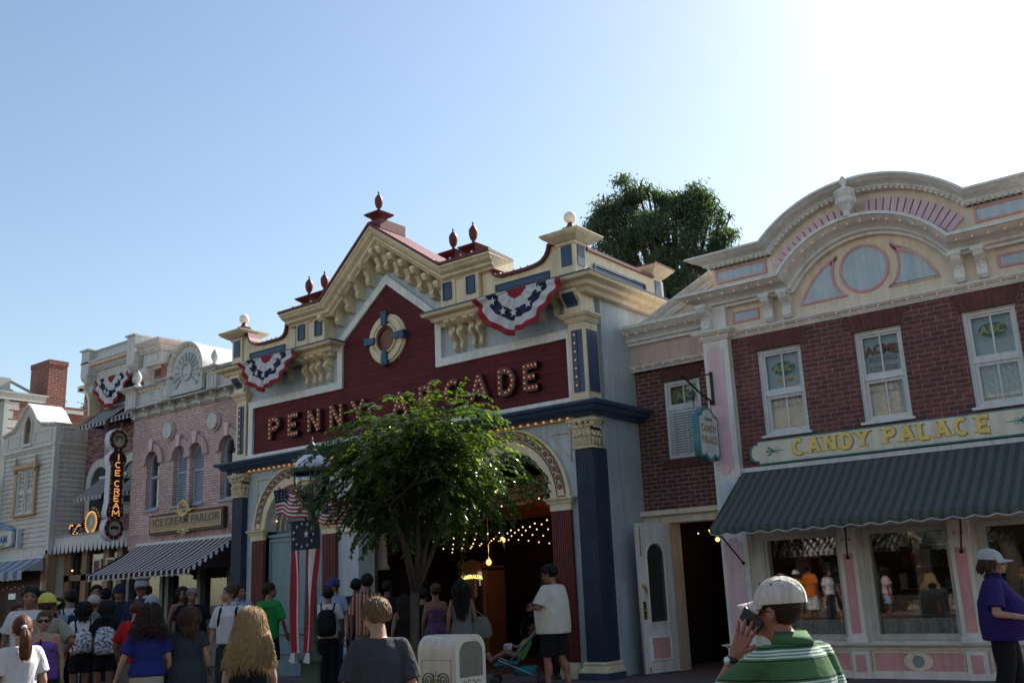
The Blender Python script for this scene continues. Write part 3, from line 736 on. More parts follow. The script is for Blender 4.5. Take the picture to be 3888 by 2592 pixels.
# ---------------------------------------------------------------- recessed brick entrance
def link_block():
    B = thing('brick_entrance', 'narrow dark brick block set back between the blue and the cream shop, doorway below', 'building', (-8.2, 15.6, .15))
    y = 15.6
    plate([rect(-9.2, -7.1, 2.84, 5.40), rect(-8.54, -7.81, 3.73, 5.12)], y, y+.3, 'brick_wall', BRICKD, B)
    upright_lintel(B, -8.56, -7.79, 5.135, 5.37, .07, y, LBD, 9)
    upright_lintel(B, -8.63, -7.74, 3.57, 3.715, 0, y-.012, LBD, 12, 'brick_sill')
    w = sash_window(B, -8.54, -7.81, 3.73, 5.12, y+.04, 4.63, ft=.06)
    MB().box(-8.48, -7.87, y+.17, y+.18, 4.64, 5.06).build('blind', mat('yellow blind', (.42, .30, .07), .8, .1), w)
    plate([arc(-8.17, 4.85, .2, 0, 359, 30, .10)], y+.097, y+.101, 'oval_emblem', mat('green lettering', (.025, .13, .09), .5, 0), w)
    text('ABC', .165, -8.17, 4.85, y+.094, 'lettering', MATS['dull gold letters'], w, .004, .004)
    lv = MB()
    for i in range(17):
        z = 3.80+.046*i; lv.prism([(y+.06, z), (y+.085, z+.036), (y+.095, z+.036), (y+.07, z)], -8.48, -7.87, 'yz')
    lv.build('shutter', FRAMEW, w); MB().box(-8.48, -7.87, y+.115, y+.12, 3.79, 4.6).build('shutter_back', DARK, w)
    k = MB(); k.box(-9.15, -7.1, y-.10, y+.2, 5.40, 5.9); k.build('frieze', mat('frieze cream pink', (.60, .46, .38), .6, .1, 2), B)
    k = MB(); k.sweep([(-9.18, y-.1), (-7.2, y-.1)], crown(.10, .09, 5.37), 'xy'); k.sweep([(-9.12, y-.1), (-7.2, y-.1)], crown(.33, .32, 5.86), 'xy'); k.build('cornice', SHOPWHITE, B)
    bulbs(line_pts((-9.1, y-.20, 5.42), (-7.3, y-.20, 5.42), 9)+line_pts((-9.1, y-.36, 6.03), (-7.3, y-.36, 6.03), 9), B, .012)
    # low pediment behind the cornice
    k = MB(); k.prism([(-8.9, 6.15), (-5.8, 6.15), (-7.1, 6.86), (-7.3, 6.86)], y-.05, y+.25); k.build('pediment', mat('frieze cream pink', (0, 0, 0)), B)
    k = MB(); k.sweep([(-9.05, 6.12), (-7.2, 6.95)], crown_xz(.18, .22, y-.05), 'xz'); k.build('raking_cornice', SHOPWHITE, B)
    k = MB(); k.prism([(-8.15, 6.22), (-7.0, 6.22), (-7.0, 6.56)], y-.07, y-.055); k.build('pediment_panel', PALE, B)
    # doorway
    k = MB(); k.box(-9.16, -7.2, y-.16, y+.3, 2.76, 2.845); k.box(-9.16, -7.2, y-.06, y+.3, 2.62, 2.76)
    k.box(-9.1, -8.66, y-.02, y+.3, .15, 2.62); k.box(-8.66, -8.60, y-.05, y+.32, .15, 2.62); k.build('door_surround', SHOPCREAM, B)
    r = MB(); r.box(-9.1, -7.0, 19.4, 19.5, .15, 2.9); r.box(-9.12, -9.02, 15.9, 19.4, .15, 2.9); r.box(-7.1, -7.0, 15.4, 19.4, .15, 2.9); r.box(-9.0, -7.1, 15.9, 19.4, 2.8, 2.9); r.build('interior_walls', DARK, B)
    sh = MB()
    for i in range(5): sh.box(-8.3, -7.15, 17.6, 18.0, .4+.38*i, .43+.38*i)
    for i in range(60): sh.box((xx := -8.28+random.random()*1.05), xx+.05+.05*random.random(), 17.62, 17.8, .43+.38*(i % 5), .5+.38*(i % 5)+.12*random.random())
    sh.build('shelves', mat('dim shelf stock', (.10, .06, .05), .7, .4, 6), B)
    MB().box(-9.2, -6.9, 15.6, 22, 6.0, 6.1).build('roof', ROOFM, B)
    for i, (x, z) in enumerate(((-8.28, 2.33), (-8.05, 2.30), (-7.62, 2.22))):
        L = thing('globe_lamp', ['glowing globe lamp deepest in the doorway beside the white door', 'glowing globe lamp second from the white door', 'glowing globe lamp nearest the green awning in the doorway'][i], 'lamp', (x, 16.7, z), group='globe lamps in the brick doorway')
        g = MB().ell((0, 0, 0), .042, 12, 8).build('globe', GLOBE, L, True, world=False)
        MB().lathe([(.004, .05), (.03, .055), (.01, .09), (.006, .5)], (0, 0, 0), 8).build('stem', BRASS, L, world=False)
    bulbs([(-8.45+.11*i, 16.3+.25*(i % 2), 2.44+.02*(i % 3)) for i in range(10)], B, .012, BULBHOT)
link_block()

def white_door():
    # leaf swung out over the pavement; built along its own width then turned
    D = thing('shop_door', 'tall white door with arched glass and pink foot panel, standing open', 'door', (-8.60, 15.50, .15), radians(74))
    # local: x from 0 (hinge) to -w (free edge); faces -y and +y
    w = .80; h = 2.46; t = .045
    gl = [(-.19, .82), (-.61, .82), (-.61, 1.92)]+arc(-.40, 1.92, .21, 180, 0, 14)+[(-.19, 1.92)]
    o = plate([rect(-w, 0, .02, h), gl], -t/2, t/2, 'leaf', SHOPWHITE); o.parent = D
    o['_base'] = (0, 0, 0)
    def rim(pts, r, m, nm):
        k = MB(); k.tube([(p[0], -t/2-.004, p[1]) for p in pts+pts[:1]], r, 6, False); k.tube([(p[0], t/2+.004, p[1]) for p in pts+pts[:1]], r, 6, False); q = k.build(nm, m); q.parent = o
    rim(gl, .02, SHOPWHITE, 'glass_moulding')
    q = plate([gl], -.004, .004, 'pane', SHOPGLASS); q.parent = o
    k = MB(); n = 14; vs = []; fs = []
    for j in range(n+1):
        x = -.60+.40*j/n; yy = .012+.006*sin(j*2.3); vs += [(x, yy, .84), (x, yy, 2.08)]
    for j in range(n): fs.append((2*j, 2*j+2, 2*j+3, 2*j+1))
    k.add(vs, fs); q = k.build('curtain', BLIND); q.parent = o
    rim(rect(-.62, -.18, .22, .58), .022, SHOPWHITE, 'panel_moulding')
    k = MB(); k.box(-.60, -.20, -t/2-.004, t/2+.004, .24, .56); q = k.build('pink_panel', PINK); q.parent = o
    k = MB()
    for s_ in (-1, 1):
        y = s_*(t/2+.03)
        k.box(-.755, -.685, s_*t/2-.01, s_*t/2+.01, .88, 1.17); k.ell((-.72, y, 1.02), .028, 10, 8); k.ell((-.72, s_*(t/2+.015), 1.42), .035, 10, 8)
        k.tube([(-.72, y, 1.42), (-.70, y+s_*.02, 1.38), (-.685, y+s_*.01, 1.30), (-.70, y, 1.24)], [.012, .018, .012, .02], 8)
        k.tube([(-.735, s_*(t/2+.01), 2.42), (-.735, s_*(t/2+.01), 1.95)], .010, 6); k.ell((-.735, s_*(t/2+.015), 2.2), .02, 8, 6); k.ell((-.735, s_*(t/2+.015), 1.94), .022, 8, 6)
        k.tube([(-.70, s_*(t/2+.015), .12), (-.70, s_*(t/2+.03), .03)], .012, 6)
    q = k.build('door_handle', BRASS); q.parent = o
white_door()
# ---------------------------------------------------------------- the blue and red arcade building
def swag(name, label, xc, yw, ztop, w, h, group):
    """half-round pleated bunting fan: red, white, navy with stars, white, red edge"""
    A = thing(name, label, 'bunting', (xc, yw, ztop), group=group)
    NR, NA = 22, 90
    cols = [(0, .16, 'navy_x'), ]
    bands = [(0.0, .22, mat('bunting red', (.30, .015, .025), .8, .1, 8)), (.22, .46, mat('bunting white', (.58, .57, .57), .8, .06, 8)), (.46, .68, mat('bunting navy', (.015, .02, .06), .8, .1, 8)), (.68, .87, MATS['bunting white']), (.87, 1.0, MATS['bunting red'])]
    names = ['red_centre', 'white_band', 'navy_band', 'white_band', 'red_border']
    def P(r, a, dy=0):
        pl = .045*sin(a*17+.6*sin(a*3))*r+.03*sin(a*7+xc)*r
        rr = r*(1+.025*sin(a*9+xc))
        ca, sa = cos(a), sin(a)
        x = xc-math.copysign(abs(ca)**1.35, ca)*w/2*rr; z = ztop-abs(sa)**1.25*h*rr-.05*sin(2*a+.3)*r*sa
        return (x, yw-.05-.05*r*sa-pl-dy, z)
    for bi, (r0, r1, m) in enumerate(bands):
        k = MB(); vs = []; fs = []; n = 4
        for i in range(NA+1):
            a = pi*i/NA
            for j in range(n+1): vs.append(P(r0+(r1-r0)*j/n, a))
        for i in range(NA):
            for j in range(n): q = i*(n+1)+j; fs.append((q, q+n+1, q+n+2, q+1))
        k.add(vs, fs); o = k.build(names[bi], m, A, True, fix=False)
        if bi == 2:
            for t in (.12, .3, .5, .7, .88):
                a = pi*t; c0 = P(.57, a, .03); R = .085*h/.85
                pts = []
                for q in range(10):
                    rr = R if q % 2 == 0 else R*.42; an = pi/2+q*pi/5+.4*(t-.5)
                    pts.append((c0[0]+rr*cos(an), c0[2]+rr*sin(an)))
                st = MB(); st.prism(pts, c0[1]-.02, c0[1]-.012); st.build('star', MATS['bunting white'], o)
    return A

def small_urn(c, label, group, s=1.0):
    A = thing('roof_urn', label, 'finial', c, group=group)
    k = MB(); k.lathe([(.055, .30), (.06, .33), (.03, .35), (.03, .38), (.065, .43), (.085, .50), (.088, .58), (.075, .63), (.045, .66), (.05, .67), (.03, .69), (.012, .71), (.02, .73), (.022, .745), (.004, .78)], n=14)
    k.build('urn', MAROON, A, True, world=False)
    b = MB(); b.box(-.10, .10, -.10, .10, 0, .20); b.sweep([(-.10, -.10), (.10, -.10), (.10, .10), (-.10, .10)], [(0, .12), (.03, .16), (.09, .20), (.12, .23), (.13, .25), (0, .30)], 'xy', closed=True); b.box(-.10, .10, -.10, .10, .2, .30)
    b.build('pedestal', MAROON, A, world=False)
    A.scale = (s, s, s)
    return A

def penny():
    XL, XR = -18.85, -9.10; cx = -13.95; Y = 14.1
    B = thing('arcade_building', 'pale blue arcade building with a deep red gable panel, bulb letters and three arches', 'arcade', (cx, Y, .15))
    arcs = [(-16.86, 1.36, .95), (-13.95, 1.36, .95), (-11.0, 1.36, .95)]
    zs = 3.06
    def hole(c, r, wid=None): return [(c-r, 0.0), (c+r, 0.0)]+arc(c, zs, r, 0, 180, 28)
    # lower front with three arched openings
    def arch_hole(c, r): return [(c-r, .10), (c+r, .10), (c+r, zs)]+arc(c, zs, r, 0, 180, 28)[1:]
    wide = [(-14.90, .10), (-10.05, .10), (-10.05, zs)]+arc(-11.0, zs, .95, 0, 180, 28)[1:]+[(-11.95, 2.9), (-13.0, 2.9), (-13.0, zs)]+arc(-13.95, zs, .95, 0, 180, 28)[1:]
    plate([rect(XL, XR, .05, 4.45), arch_hole(-16.86, .95), wide], Y, Y+.45, 'front_wall', PALE, B)
    # arch rings
    DIA = mat('terracotta rosette', (.28, .13, .07), .6, .2, 8)
    for c, ro, ri in arcs:
        q = plate([[(c-ro, zs), (c-ri, zs)]+list(reversed(arc(c, zs, ri, 0, 180, 30)))[1:-1]+[(c+ri, zs), (c+ro, zs)]+arc(c, zs, ro, 0, 180, 30)[1:-1]], Y-.06, Y-.001, 'arch_ring', CREAM, B)
        a = MB()
        for r0, r1 in ((1.08, 1.105), (1.245, 1.275)):
            a.add(*[[(p[0], Y-.068, p[1]) for p in arc(c, zs+.05, r0, 2, 178, 40)]+[(p[0], Y-.068, p[1]) for p in arc(c, zs+.05, r1, 2, 178, 40)], [(i, i+1, 42+i, 41+i) for i in range(40)]])
        for s_ in (-1, 1): a.box(c+s_*1.18-.095, c+s_*1.18+.095, Y-.07, Y-.062, zs+.05, zs+.075)
        a.build('maroon_border', MAROON, q)
        d = MB(); e = MB()
        for i in range(21):
            an = radians(9+162*i/20); px, pz = c+1.175*cos(an), zs+.05+1.175*sin(an)
            d.lathe([(.058, 0), (.05, .02), (.02, .035)], (0, 0, 0), 8)
            # write the rosette into the facade plane
            vs = d.v[-24:]; d.v = d.v[:-24]+[(px+v[0], Y-.062-v[2], pz+v[1]) for v in vs]
        d.build('arch_rosettes', DIA, q)
        for i in range(20):
            an2 = radians(9+162*(i+.5)/20)
            for s_ in (-1, 1):
                r_a, r_b = (1.115, 1.165) if s_ < 0 else (1.235, 1.185)
                w_ = .045
                e.add([(c+r_a*cos(an2-w_*.8), Y-.066, zs+.05+r_a*sin(an2-w_*.8)), (c+r_a*cos(an2+w_*.8), Y-.066, zs+.05+r_a*sin(an2+w_*.8)), (c+r_b*cos(an2), Y-.066, zs+.05+r_b*sin(an2))], [(0, 1, 2)])
        e.build('navy_triangles', NAVY, q)
        # imposts
        for s_ in (-1, 1):
            x0, x1 = (c+ri-.02, c+ro+.04) if s_ > 0 else (c-ro-.04, c-ri+.02)
            k = MB(); k.sweep([(x0, Y), (x0+.001, Y-.10), (x1-.001, Y-.10), (x1, Y)], crown(.10, .07, zs-.06), 'xy'); k.box(x0+.02, x1-.02, Y-.09, Y+.4, 2.88, zs); k.build('impost', CREAM, B)
    # red fluted piers beneath the imposts
    for c, ro, ri in arcs:
        for s_ in (-1, 1):
            if (c == -13.95) or (c == -11.0 and s_ < 0): continue      # the middle and right openings run together at street level
            x0, x1 = (c+ri, c+ro) if s_ > 0 else (c-ro, c-ri)
            k = MB(); n = 9; w_ = (x1-x0)/n
            k.box(x0, x1, Y-.055, Y+.42, .40, 2.88)
            for i in range(n): k.box(x0+i*w_+.008, x0+(i+1)*w_-.008, Y-.075, Y-.056, .42, 2.84)
            k.build('red_pier', mat('faded red paint', (.16, .03, .025), .6, .2, 4), B)
            k = MB(); k.box(x0-.03, x1+.03, Y-.13, Y+.45, .15, .27); k.sweep([(x0, Y+.4), (x0, Y-.06), (x1, Y-.06), (x1, Y+.4)], list(reversed([(0, .40), (.03, .40), (.04, .35), (.06, .33), (.07, .27), (0, .27)])), 'xy'); k.build('pier_base', CREAM, B)
    # corner pilasters with acanthus capitals
    for x0, x1 in ((XL, XL+.36), (XR-.33, XR+.03)):
        k = MB(); yf = 13.95; n = 11; w_ = (x1-x0)/n
        k.box(x0, x1, yf+.02, Y+.3, .4, 3.88)
        for i in range(n): k.box(x0+i*w_+.006, x0+(i+1)*w_-.006, yf, yf+.021, .42, 3.84)
        for i in range(6):
            yy = yf+.02+i*.055; k.box(x1, x1+.014, yy+.006, yy+.048, .42, 3.84)
        pil = k.build('navy_pilaster', mat('weathered navy', (.030, .048, .085), .55, .22, 5), B)
        k = MB(); k.box(x0-.10, x1+.10, yf-.12, Y+.3, .05, .255); k.build('pilaster_plinth', NAVY, B)
        k = MB(); k.sweep([(x0-.0, Y+.3), (x0-.0, yf), (x1, yf), (x1, Y+.3)], list(reversed([(0, .42), (.03, .42), (.05, .385), (.04, .36), (.10, .27), (.10, .255), (0, .255)])), 'xy'); k.build('pilaster_base', CREAM, B)
        k = MB(); k.box(x0+.0, x1, yf+.01, Y+.2, 3.88, 4.40)
        k.sweep([(x0, Y+.2), (x0, yf), (x1, yf), (x1, Y+.2)], [(0, 3.87), (.03, 3.87), (.03, 3.91), (0, 3.91)], 'xy')
        k.sweep([(x0, Y+.2), (x0, yf), (x1, yf), (x1, Y+.2)], [(0, 4.30), (.03, 4.31), (.09, 4.33), (.09, 4.36), (.07, 4.39), (0, 4.40)], 'xy')
        for row, (zz, nn, hh) in enumerate(((3.92, 5, .17), (4.06, 4, .17), (4.17, 3, .13))):
            for i in range(nn):
                xx = x0+(x1-x0)*(i+.5)/nn; ww = (x1-x0)/nn*.42
                k.add([(xx-ww, yf-.005, zz), (xx+ww, yf-.005, zz), (xx+ww*1.1, yf-.035, zz+hh*.7), (xx, yf-.075, zz+hh*1.05), (xx-ww*1.1, yf-.035, zz+hh*.7), (xx, yf-.04, zz+hh*.3)], [(0, 1, 5), (1, 2, 5), (2, 3, 5), (3, 4, 5), (4, 0, 5)])
                k.ell((xx, yf-.06, zz+hh*1.0), (ww*.7, .03, .025), 6, 4)
            for i in range(3):
                yy = yf+.03+.09*i; k.ell((x1+.045, yy, zz+hh), (.03, .032, .03), 6, 4); k.box(x1, x1+.03, yy-.03, yy+.03, zz, zz+hh)
        for s_ in (x0-.04, x1+.04): k.ell((s_, yf-.03, 4.27), (.055, .05, .05), 8, 6); k.ell((s_, yf-.06, 4.27), (.025, .04, .025), 8, 6)
        k.ell(((x0+x1)/2, yf-.06, 4.33), (.05, .03, .04), 8, 6)
        k.build('leaf_capital', CREAM, B, True)
    # triangular mouldings in the spandrels
    for x_, sg in ((XL+.72, 1), (XR-.5, -1)):
        t = [(x_, 4.21), (x_+sg*.42, 4.21), (x_, 3.72)] if sg > 0 else [(x_, 4.21), (x_-.42, 4.21), (x_, 3.72)]
        k = MB(); k.tube([(p[0], Y-.01, p[1]) for p in t+t[:1]], .022, 6, False); k.build('spandrel_moulding', CREAM, B)
    # bulb strip and navy cornice that turns the corner
    k = MB(); k.box(XL+.38, XR-.36, Y-.07, Y-.001, 4.41, 4.49); k.build('bulb_strip', CREAM, B)
    bulbs(line_pts((XL+.42, Y-.085, 4.45), (XR-.40, Y-.085, 4.45), 52), B, .024, mat('glowing amber bulb', (.42, .22, .12), .25, 0, emit=(1, .4, .15), estr=.35))  # faint amber glow put into the bulb material
    k = MB(); k.sweep([(XL-.05, Y+.2), (XL-.05, Y-.16), (XR+.05, Y-.16), (XR+.05, 15.75)], [(0, 4.45), (.06, 4.45), (.09, 4.49), (.16, 4.50), (.19, 4.54), (.20, 4.57), (.27, 4.58), (.29, 4.62), (.29, 4.645), (-.1, 4.69), (-.1, 4.45)], 'xy'); k.build('navy_cornice', NAVY, B)
    # upper front: pale wall with gable, red panel and white frame
    gable = [(XL+.05, 4.6), (XR-.05, 4.6), (XR-.05, 7.2), (-12.05, 7.5), (cx, 8.95), (-15.85, 7.5), (XL+.05, 7.2)]
    plate([gable], Y, Y+.35, 'upper_wall', PALE, B)
    def fr(o):    # outline of the red panel, grown by o
        return [(-18.26-o, 4.79-o*.0), (-9.52+o, 4.79), (-9.52+o, 5.86+o), (-12.62+o, 5.86+o), (-12.62+o, 6.85+o*.35), (cx, 7.86+o*1.35), (-15.28-o, 6.85+o*.35), (-15.28-o, 5.86+o), (-18.26-o, 5.86+o)]
    plate([fr(.155), fr(0)], Y-.09, Y-.001, 'panel_frame', WHITE, B)
    pn = plate([fr(0)], Y-.035, Y-.002, 'red_panel', RED, B)
    k = MB(); k.box(XL+.4, XR-.36, Y-.12, Y-.036, 4.71, 4.79); k.build('panel_sill', WHITE, B)
    # boards of the red panel: thin dark joints come from the board material
    # round porthole with four navy keystones
    oc = (-13.95, 6.69)
    R = MB()
    for r0, r1, y0 in ((.46, .52, .05), (.36, .47, .09), (.29, .37, .06), (.27, .30, .11)):
        R.sweep(arc(oc[0], oc[1], (r0+r1)/2, 0, 360, 48)[:-1], [(-(r1-r0)/2, Y-.035-y0), ((r1-r0)/2, Y-.035-y0), ((r1-r0)/2, Y-.03), (-(r1-r0)/2, Y-.03)], 'xz', closed=True)
    port = R.build('porthole_ring', CREAM, B, False)
    R = MB(); R.sweep(arc(oc[0], oc[1], .25, 0, 360, 40)[:-1], [(-.03, Y-.10), (.03, Y-.10), (.03, Y-.03), (-.03, Y-.03)], 'xz', closed=True); R.build('inner_ring', MAROON, port)
    plate([arc(oc[0], oc[1], .235, 0, 359, 40)], Y-.06, Y-.037, 'disc', mat('copper disc', (.20, .08, .04), .5, .3, 10), port)
    for an in (0, 90, 180, 270):
        a = radians(an); ca, sa = cos(a), sin(a); k = MB()
        k.prism([(oc[0]+.27*ca-.055*sa, oc[1]+.27*sa+.055*ca), (oc[0]+.27*ca+.055*sa, oc[1]+.27*sa-.055*ca), (oc[0]+.56*ca+.085*sa, oc[1]+.56*sa-.085*ca), (oc[0]+.56*ca-.085*sa, oc[1]+.56*sa+.085*ca)], Y-.19, Y-.036); k.build('keystone', NAVY, port)
    # bulb letters
    txt = 'PENNY ARCADE'; n_ = len(txt)
    xs = [-17.60, -16.93, -16.28, -15.58, -14.92, None, -13.72, -13.02, -12.33, -11.68, -11.03, -10.45]
    LM = mat('rusty letter face', (.14, .052, .036), .55, .2, 12); LD = mat('letter can', (.05, .02, .018), .5, .2, 8)
    for ch, x in zip(txt, xs):
        if x is None: continue
        k = MB(); P = stroke_letter(k, ch, x, 5.06, .37, .45, .105, Y-.16, Y-.036); L = k.build('bulb_letter', LM, B)
        k = MB(); stroke_letter(k, ch, x, 5.06, .37, .45, .128, Y-.145, Y-.040); k.build('letter_can', LD, L)
        bulbs([(p[0], Y-.175, p[2]) for p in P], L, .0165)
    # upper pilasters beside the red panel
    for x0, x1 in ((XL+.02, XL+.36), (XR-.36, XR-.0)):
        k = MB(); k.box(x0, x1, Y-.10, Y+.3, 4.66, 6.25)
        k.sweep([(x0, Y+.3), (x0, Y-.10), (x1, Y-.10), (x1, Y+.3)], crown(.16, .12, 6.10), 'xy'); k.box(x0+.02, x1-.02, Y-.06, Y+.25, 6.2, 6.75)
        p = k.build('upper_pilaster', CREAM, B)
        k = MB(); k.box(x0+.07, x1-.07, Y-.115, Y-.101, 4.86, 5.96); k.box(x0+.11, x0+.19, Y-.13, Y-.115, 4.86, 5.96); k.build('navy_panel', NAVY, p)
        k = MB(); k.box(x1+.001, x1+.014, Y-.06, Y+.26, 4.86, 5.96); k.build('navy_panel', NAVY, p)
        bulbs(line_pts((x0+.15, Y-.14, 4.9), (x0+.15, Y-.14, 5.95), 7), p, .017)
        k = MB(); console(k, x0+.0, x1-.0, Y-.06, 6.66, .46, .26); c_ = k.build('corner_bracket', CREAM, B)
        k = MB(); k.prism([(Y-.33, 6.60), (Y-.28, 6.5), (Y-.20, 6.42), (Y-.17, 6.34), (Y-.195, 6.26), (Y-.19, 6.26), (Y-.15, 6.34), (Y-.18, 6.43), (Y-.26, 6.51), (Y-.31, 6.6)], x0+.06, x1-.06, 'yz'); k.build('navy_inset', NAVY, c_)
    # ledge cornice under the parapet, broken by the gable; turns the right corner
    led = [(0, 6.60), (.10, 6.60), (.14, 6.66), (.22, 6.70), (.25, 6.76), (.36, 6.80), (.38, 6.84), (.38, 6.86), (0, 6.86)]
    navt = [(0, 6.86), (.40, 6.86), (.40, 6.885), (0, 6.91)]
    for pth in ([(-12.28, Y+.05), (-12.28, Y-.08), (XR+.02, Y-.08), (XR+.02, 17.0)], [(XL-.02, Y+.3), (XL-.02, Y-.08), (-15.62, Y-.08), (-15.62, Y+.05)]):
        k = MB(); k.sweep(pth, led, 'xy'); o = k.build('ledge_cornice', CREAM, B)
        k = MB(); k.sweep(pth, navt, 'xy'); k.build('navy_capping', NAVY, o)
    # double scroll brackets beneath the ledge
    def pair(xs_, yw, z1, h, p):
        for a, b_ in xs_:
            k = MB(); console(k, a, b_, yw, z1, h*.42, p); console(k, a+.03, b_-.03, yw, z1-h*.36, h*.64, p*.62); k.build('scroll_bracket', CREAM, B)
    pair([(-12.16, -12.03), (-11.98, -11.85), (-11.68, -11.55), (-11.50, -11.37)], Y, 6.66, .58, .36)
    pair([(-16.20, -16.07), (-16.02, -15.89), (-15.76, -15.63)], Y, 6.66, .58, .36)
    pair([(-16.46, -16.33)], Y, 6.66, .58, .36)
    for x in (-17.0, -17.4, -17.8, -18.2, -10.95, -10.5, -10.05, -9.7):
        k = MB(); console(k, x-.06, x+.06, Y, 6.62, .34, .16); k.build('scroll_bracket', CREAM, B)
    # stepped blocks either side of the gable
    for x0, x1 in ((-12.22, -11.28), (-16.48, -15.58)):
        k = MB(); k.box(x0, x1, Y-.30, Y+.35, 6.90, 7.5); w2 = (x1-x0)
        for a in (x0-.005, x1-.36): k.box(a, a+.365, Y-.325, Y-.3, 6.90, 7.5)
        p = k.build('attic_block', CREAM, B)
        for a in (x0+.07, x1-.28):
            k = MB(); k.box(a, a+.21, Y-.345, Y-.326, 7.06, 7.41); frame(k, a, a+.21, 7.06, 7.41, .022, Y-.36, Y-.345); k.build('navy_panel', NAVY, p)
    # raking and horizontal top cornice in one run
    run = [(-16.62, 7.70), (-15.50, 7.70), (cx, 9.03), (-12.08, 7.70), (-11.00, 7.70)]
    run2 = [(-16.62, 7.70), (-15.47, 7.70), (cx, 9.03), (-12.06, 7.70), (-11.0, 7.70)]
    prof = [(.0, Y-.56), (.045, Y-.56), (.05, Y-.54), (.11, Y-.50), (.16, Y-.42), (.20, Y-.41), (.24, Y-.34), (.27, Y-.32), (.27, Y+.30), (0, Y+.30)]
    k = MB(); k.sweep(run2, prof, 'xz', flare=(.35, .35), c0=Y); rc = k.build('raking_cornice', CREAM, B)
    k = MB(); k.sweep(run2, [(-.055, Y-.59), (-.005, Y-.59), (-.001, Y-.57), (-.001, Y+.3), (-.055, Y+.3)], 'xz', flare=(.35, .35), c0=Y); k.build('maroon_capping', MAROON, rc)
    clear = mat('clear bulb', (.85, .85, .8), .1, 0, spec=.8)
    for (p, q, n) in (((-16.5, 7.78), (-15.6, 7.78), 3), ((-15.4, 7.85), (-14.1, 8.97), 14), ((-13.8, 8.97), (-12.15, 7.82), 16), ((-11.9, 7.78), (-11.1, 7.78), 3)):
        bulbs(line_pts((p[0], Y-.55, p[1]), (q[0], Y-.55, q[1]), n), B, .022, clear, name='roof_bulb')
    # brackets under the rake
    for sg in (-1, 1):
        for i in range(6):
            t = .06+i*.167; x = cx+sg*t*1.88; z = 8.80-t*1.33*1.0
            k = MB()
            prof2 = [(Y, 0), (Y-.44, 0), (Y-.44, -.07), (Y-.40, -.13), (Y-.28, -.17), (Y-.24, -.24), (Y-.20, -.30), (Y-.22, -.38), (Y-.17, -.45), (Y-.06, -.48), (Y, -.48)]
            def bb(x_, zoff, sc, p_=prof2, kk=k, ww=.055):
                kk.prism([(Y-(Y-a)*sc, z+zoff+b_*sc) for a, b_ in p_], x_-ww, x_+ww, 'yz')
            bb(x, -.13, 1.0); k.build('rake_bracket', CREAM, B)
    # sloped roof slabs behind the gable
    k = MB(); k.prism([(-15.9, 7.40), (cx, 8.92), (-12.0, 7.40)], Y+.35, 17.6); k.build('gable_roof', mat('red roof metal', (.10, .03, .025), .65, .2, 2), B)
    # swept parapets between the blocks and the corner posts
    def par(sg):
        X = lambda x: x if sg > 0 else 2*cx-x
        top = [(-11.26, 7.54), (-11.10, 7.54), (-11.03, 7.52), (-11.02, 7.44), (-10.98, 7.34), (-10.90, 7.27), (-10.78, 7.24), (-10.2, 7.24), (-9.95, 7.26), (-9.82, 7.30), (-9.72, 7.38), (-9.66, 7.48), (-9.64, 7.56), (-9.40, 7.56)]
        poly = [(X(p[0]), p[1]) for p in top]+[(X(-9.40), 6.88), (X(-11.26), 6.88)]
        pw = plate([poly], Y-.22, Y-.02, 'swept_parapet', CREAM, B)
        tp = [(X(p[0]), p[1]) for p in top]
        if sg < 0: tp = tp[::-1]
        k = MB(); k.sweep(tp, [(-.05, Y-.30), (.0, Y-.30), (.0, Y+.02), (-.05, Y+.02)], 'xz'); k.build('maroon_capping', MAROON, pw)
        a, b_ = sorted((X(-10.93), X(-9.69))); k = MB(); k.box(a, b_, Y-.245, Y-.221, 6.99, 7.12); frame(k, a, b_, 6.99, 7.12, .018, Y-.26, Y-.245); k.build('navy_panel', NAVY, pw)
        bulbs([(X(-10.8+.16*i), Y-.25, 7.32) for i in range(6)], pw, .022, clear, name='roof_bulb')
    par(1); par(-1)
    # corner posts with maroon caps and white globes
    for i, x0 in enumerate((XR-.36, XL+.02)):
        x1 = x0+.36; y0, y1 = 13.83, 14.19
        k = MB(); k.box(x0, x1, y0, y1, 6.90, 7.60); k.sweep([(x0, y0), (x1, y0), (x1, y1), (x0, y1)], [(0, 7.48), (.03, 7.50), (.03, 7.53), (.08, 7.55), (.20, 7.63), (.24, 7.68), (.24, 7.70), (0, 7.71)], 'xy', closed=True); k.box(x0, x1, y0, y1, 7.6, 7.71)
        p = k.build('corner_post', CREAM, B)
        k = MB(); k.box(x0+.07, x1-.07, y0-.015, y0-.001, 7.10, 7.48); k.box(x1+.001, x1+.015, y0+.07, y1-.07, 7.10, 7.48); k.build('navy_panel', NAVY, p)
        k = MB(); k.box(x0+.03, x1-.03, y0+.03, y1-.03, 7.71, 7.80); k.box(x0+.07, x1-.07, y0+.07, y1-.07, 7.80, 7.86); k.lathe([(.09, 7.86), (.07, 7.90), (.05, 7.94), (.045, 7.98)], ((x0+x1)/2, (y0+y1)/2, 0), 14); k.build('post_cap', MAROON, p)
        k = MB(); k.ell(((x0+x1)/2, (y0+y1)/2, 8.06), .115, 20, 14); k.build('globe', mat('white globe', (.82, .76, .66), .3, 0), p, True)
    # right side wall, its parapet and rear post
    k = MB(); k.box(XR-.3, XR-.01, Y+.45, 17.2, .05, 6.7); k.box(XR-.25, XR-.02, 14.5, 17.0, 6.88, 7.46); k.box(XR-.3, XR+.02, Y-.02, Y+.46, .05, 4.45)
    sw = k.build('side_wall', PALE, B)
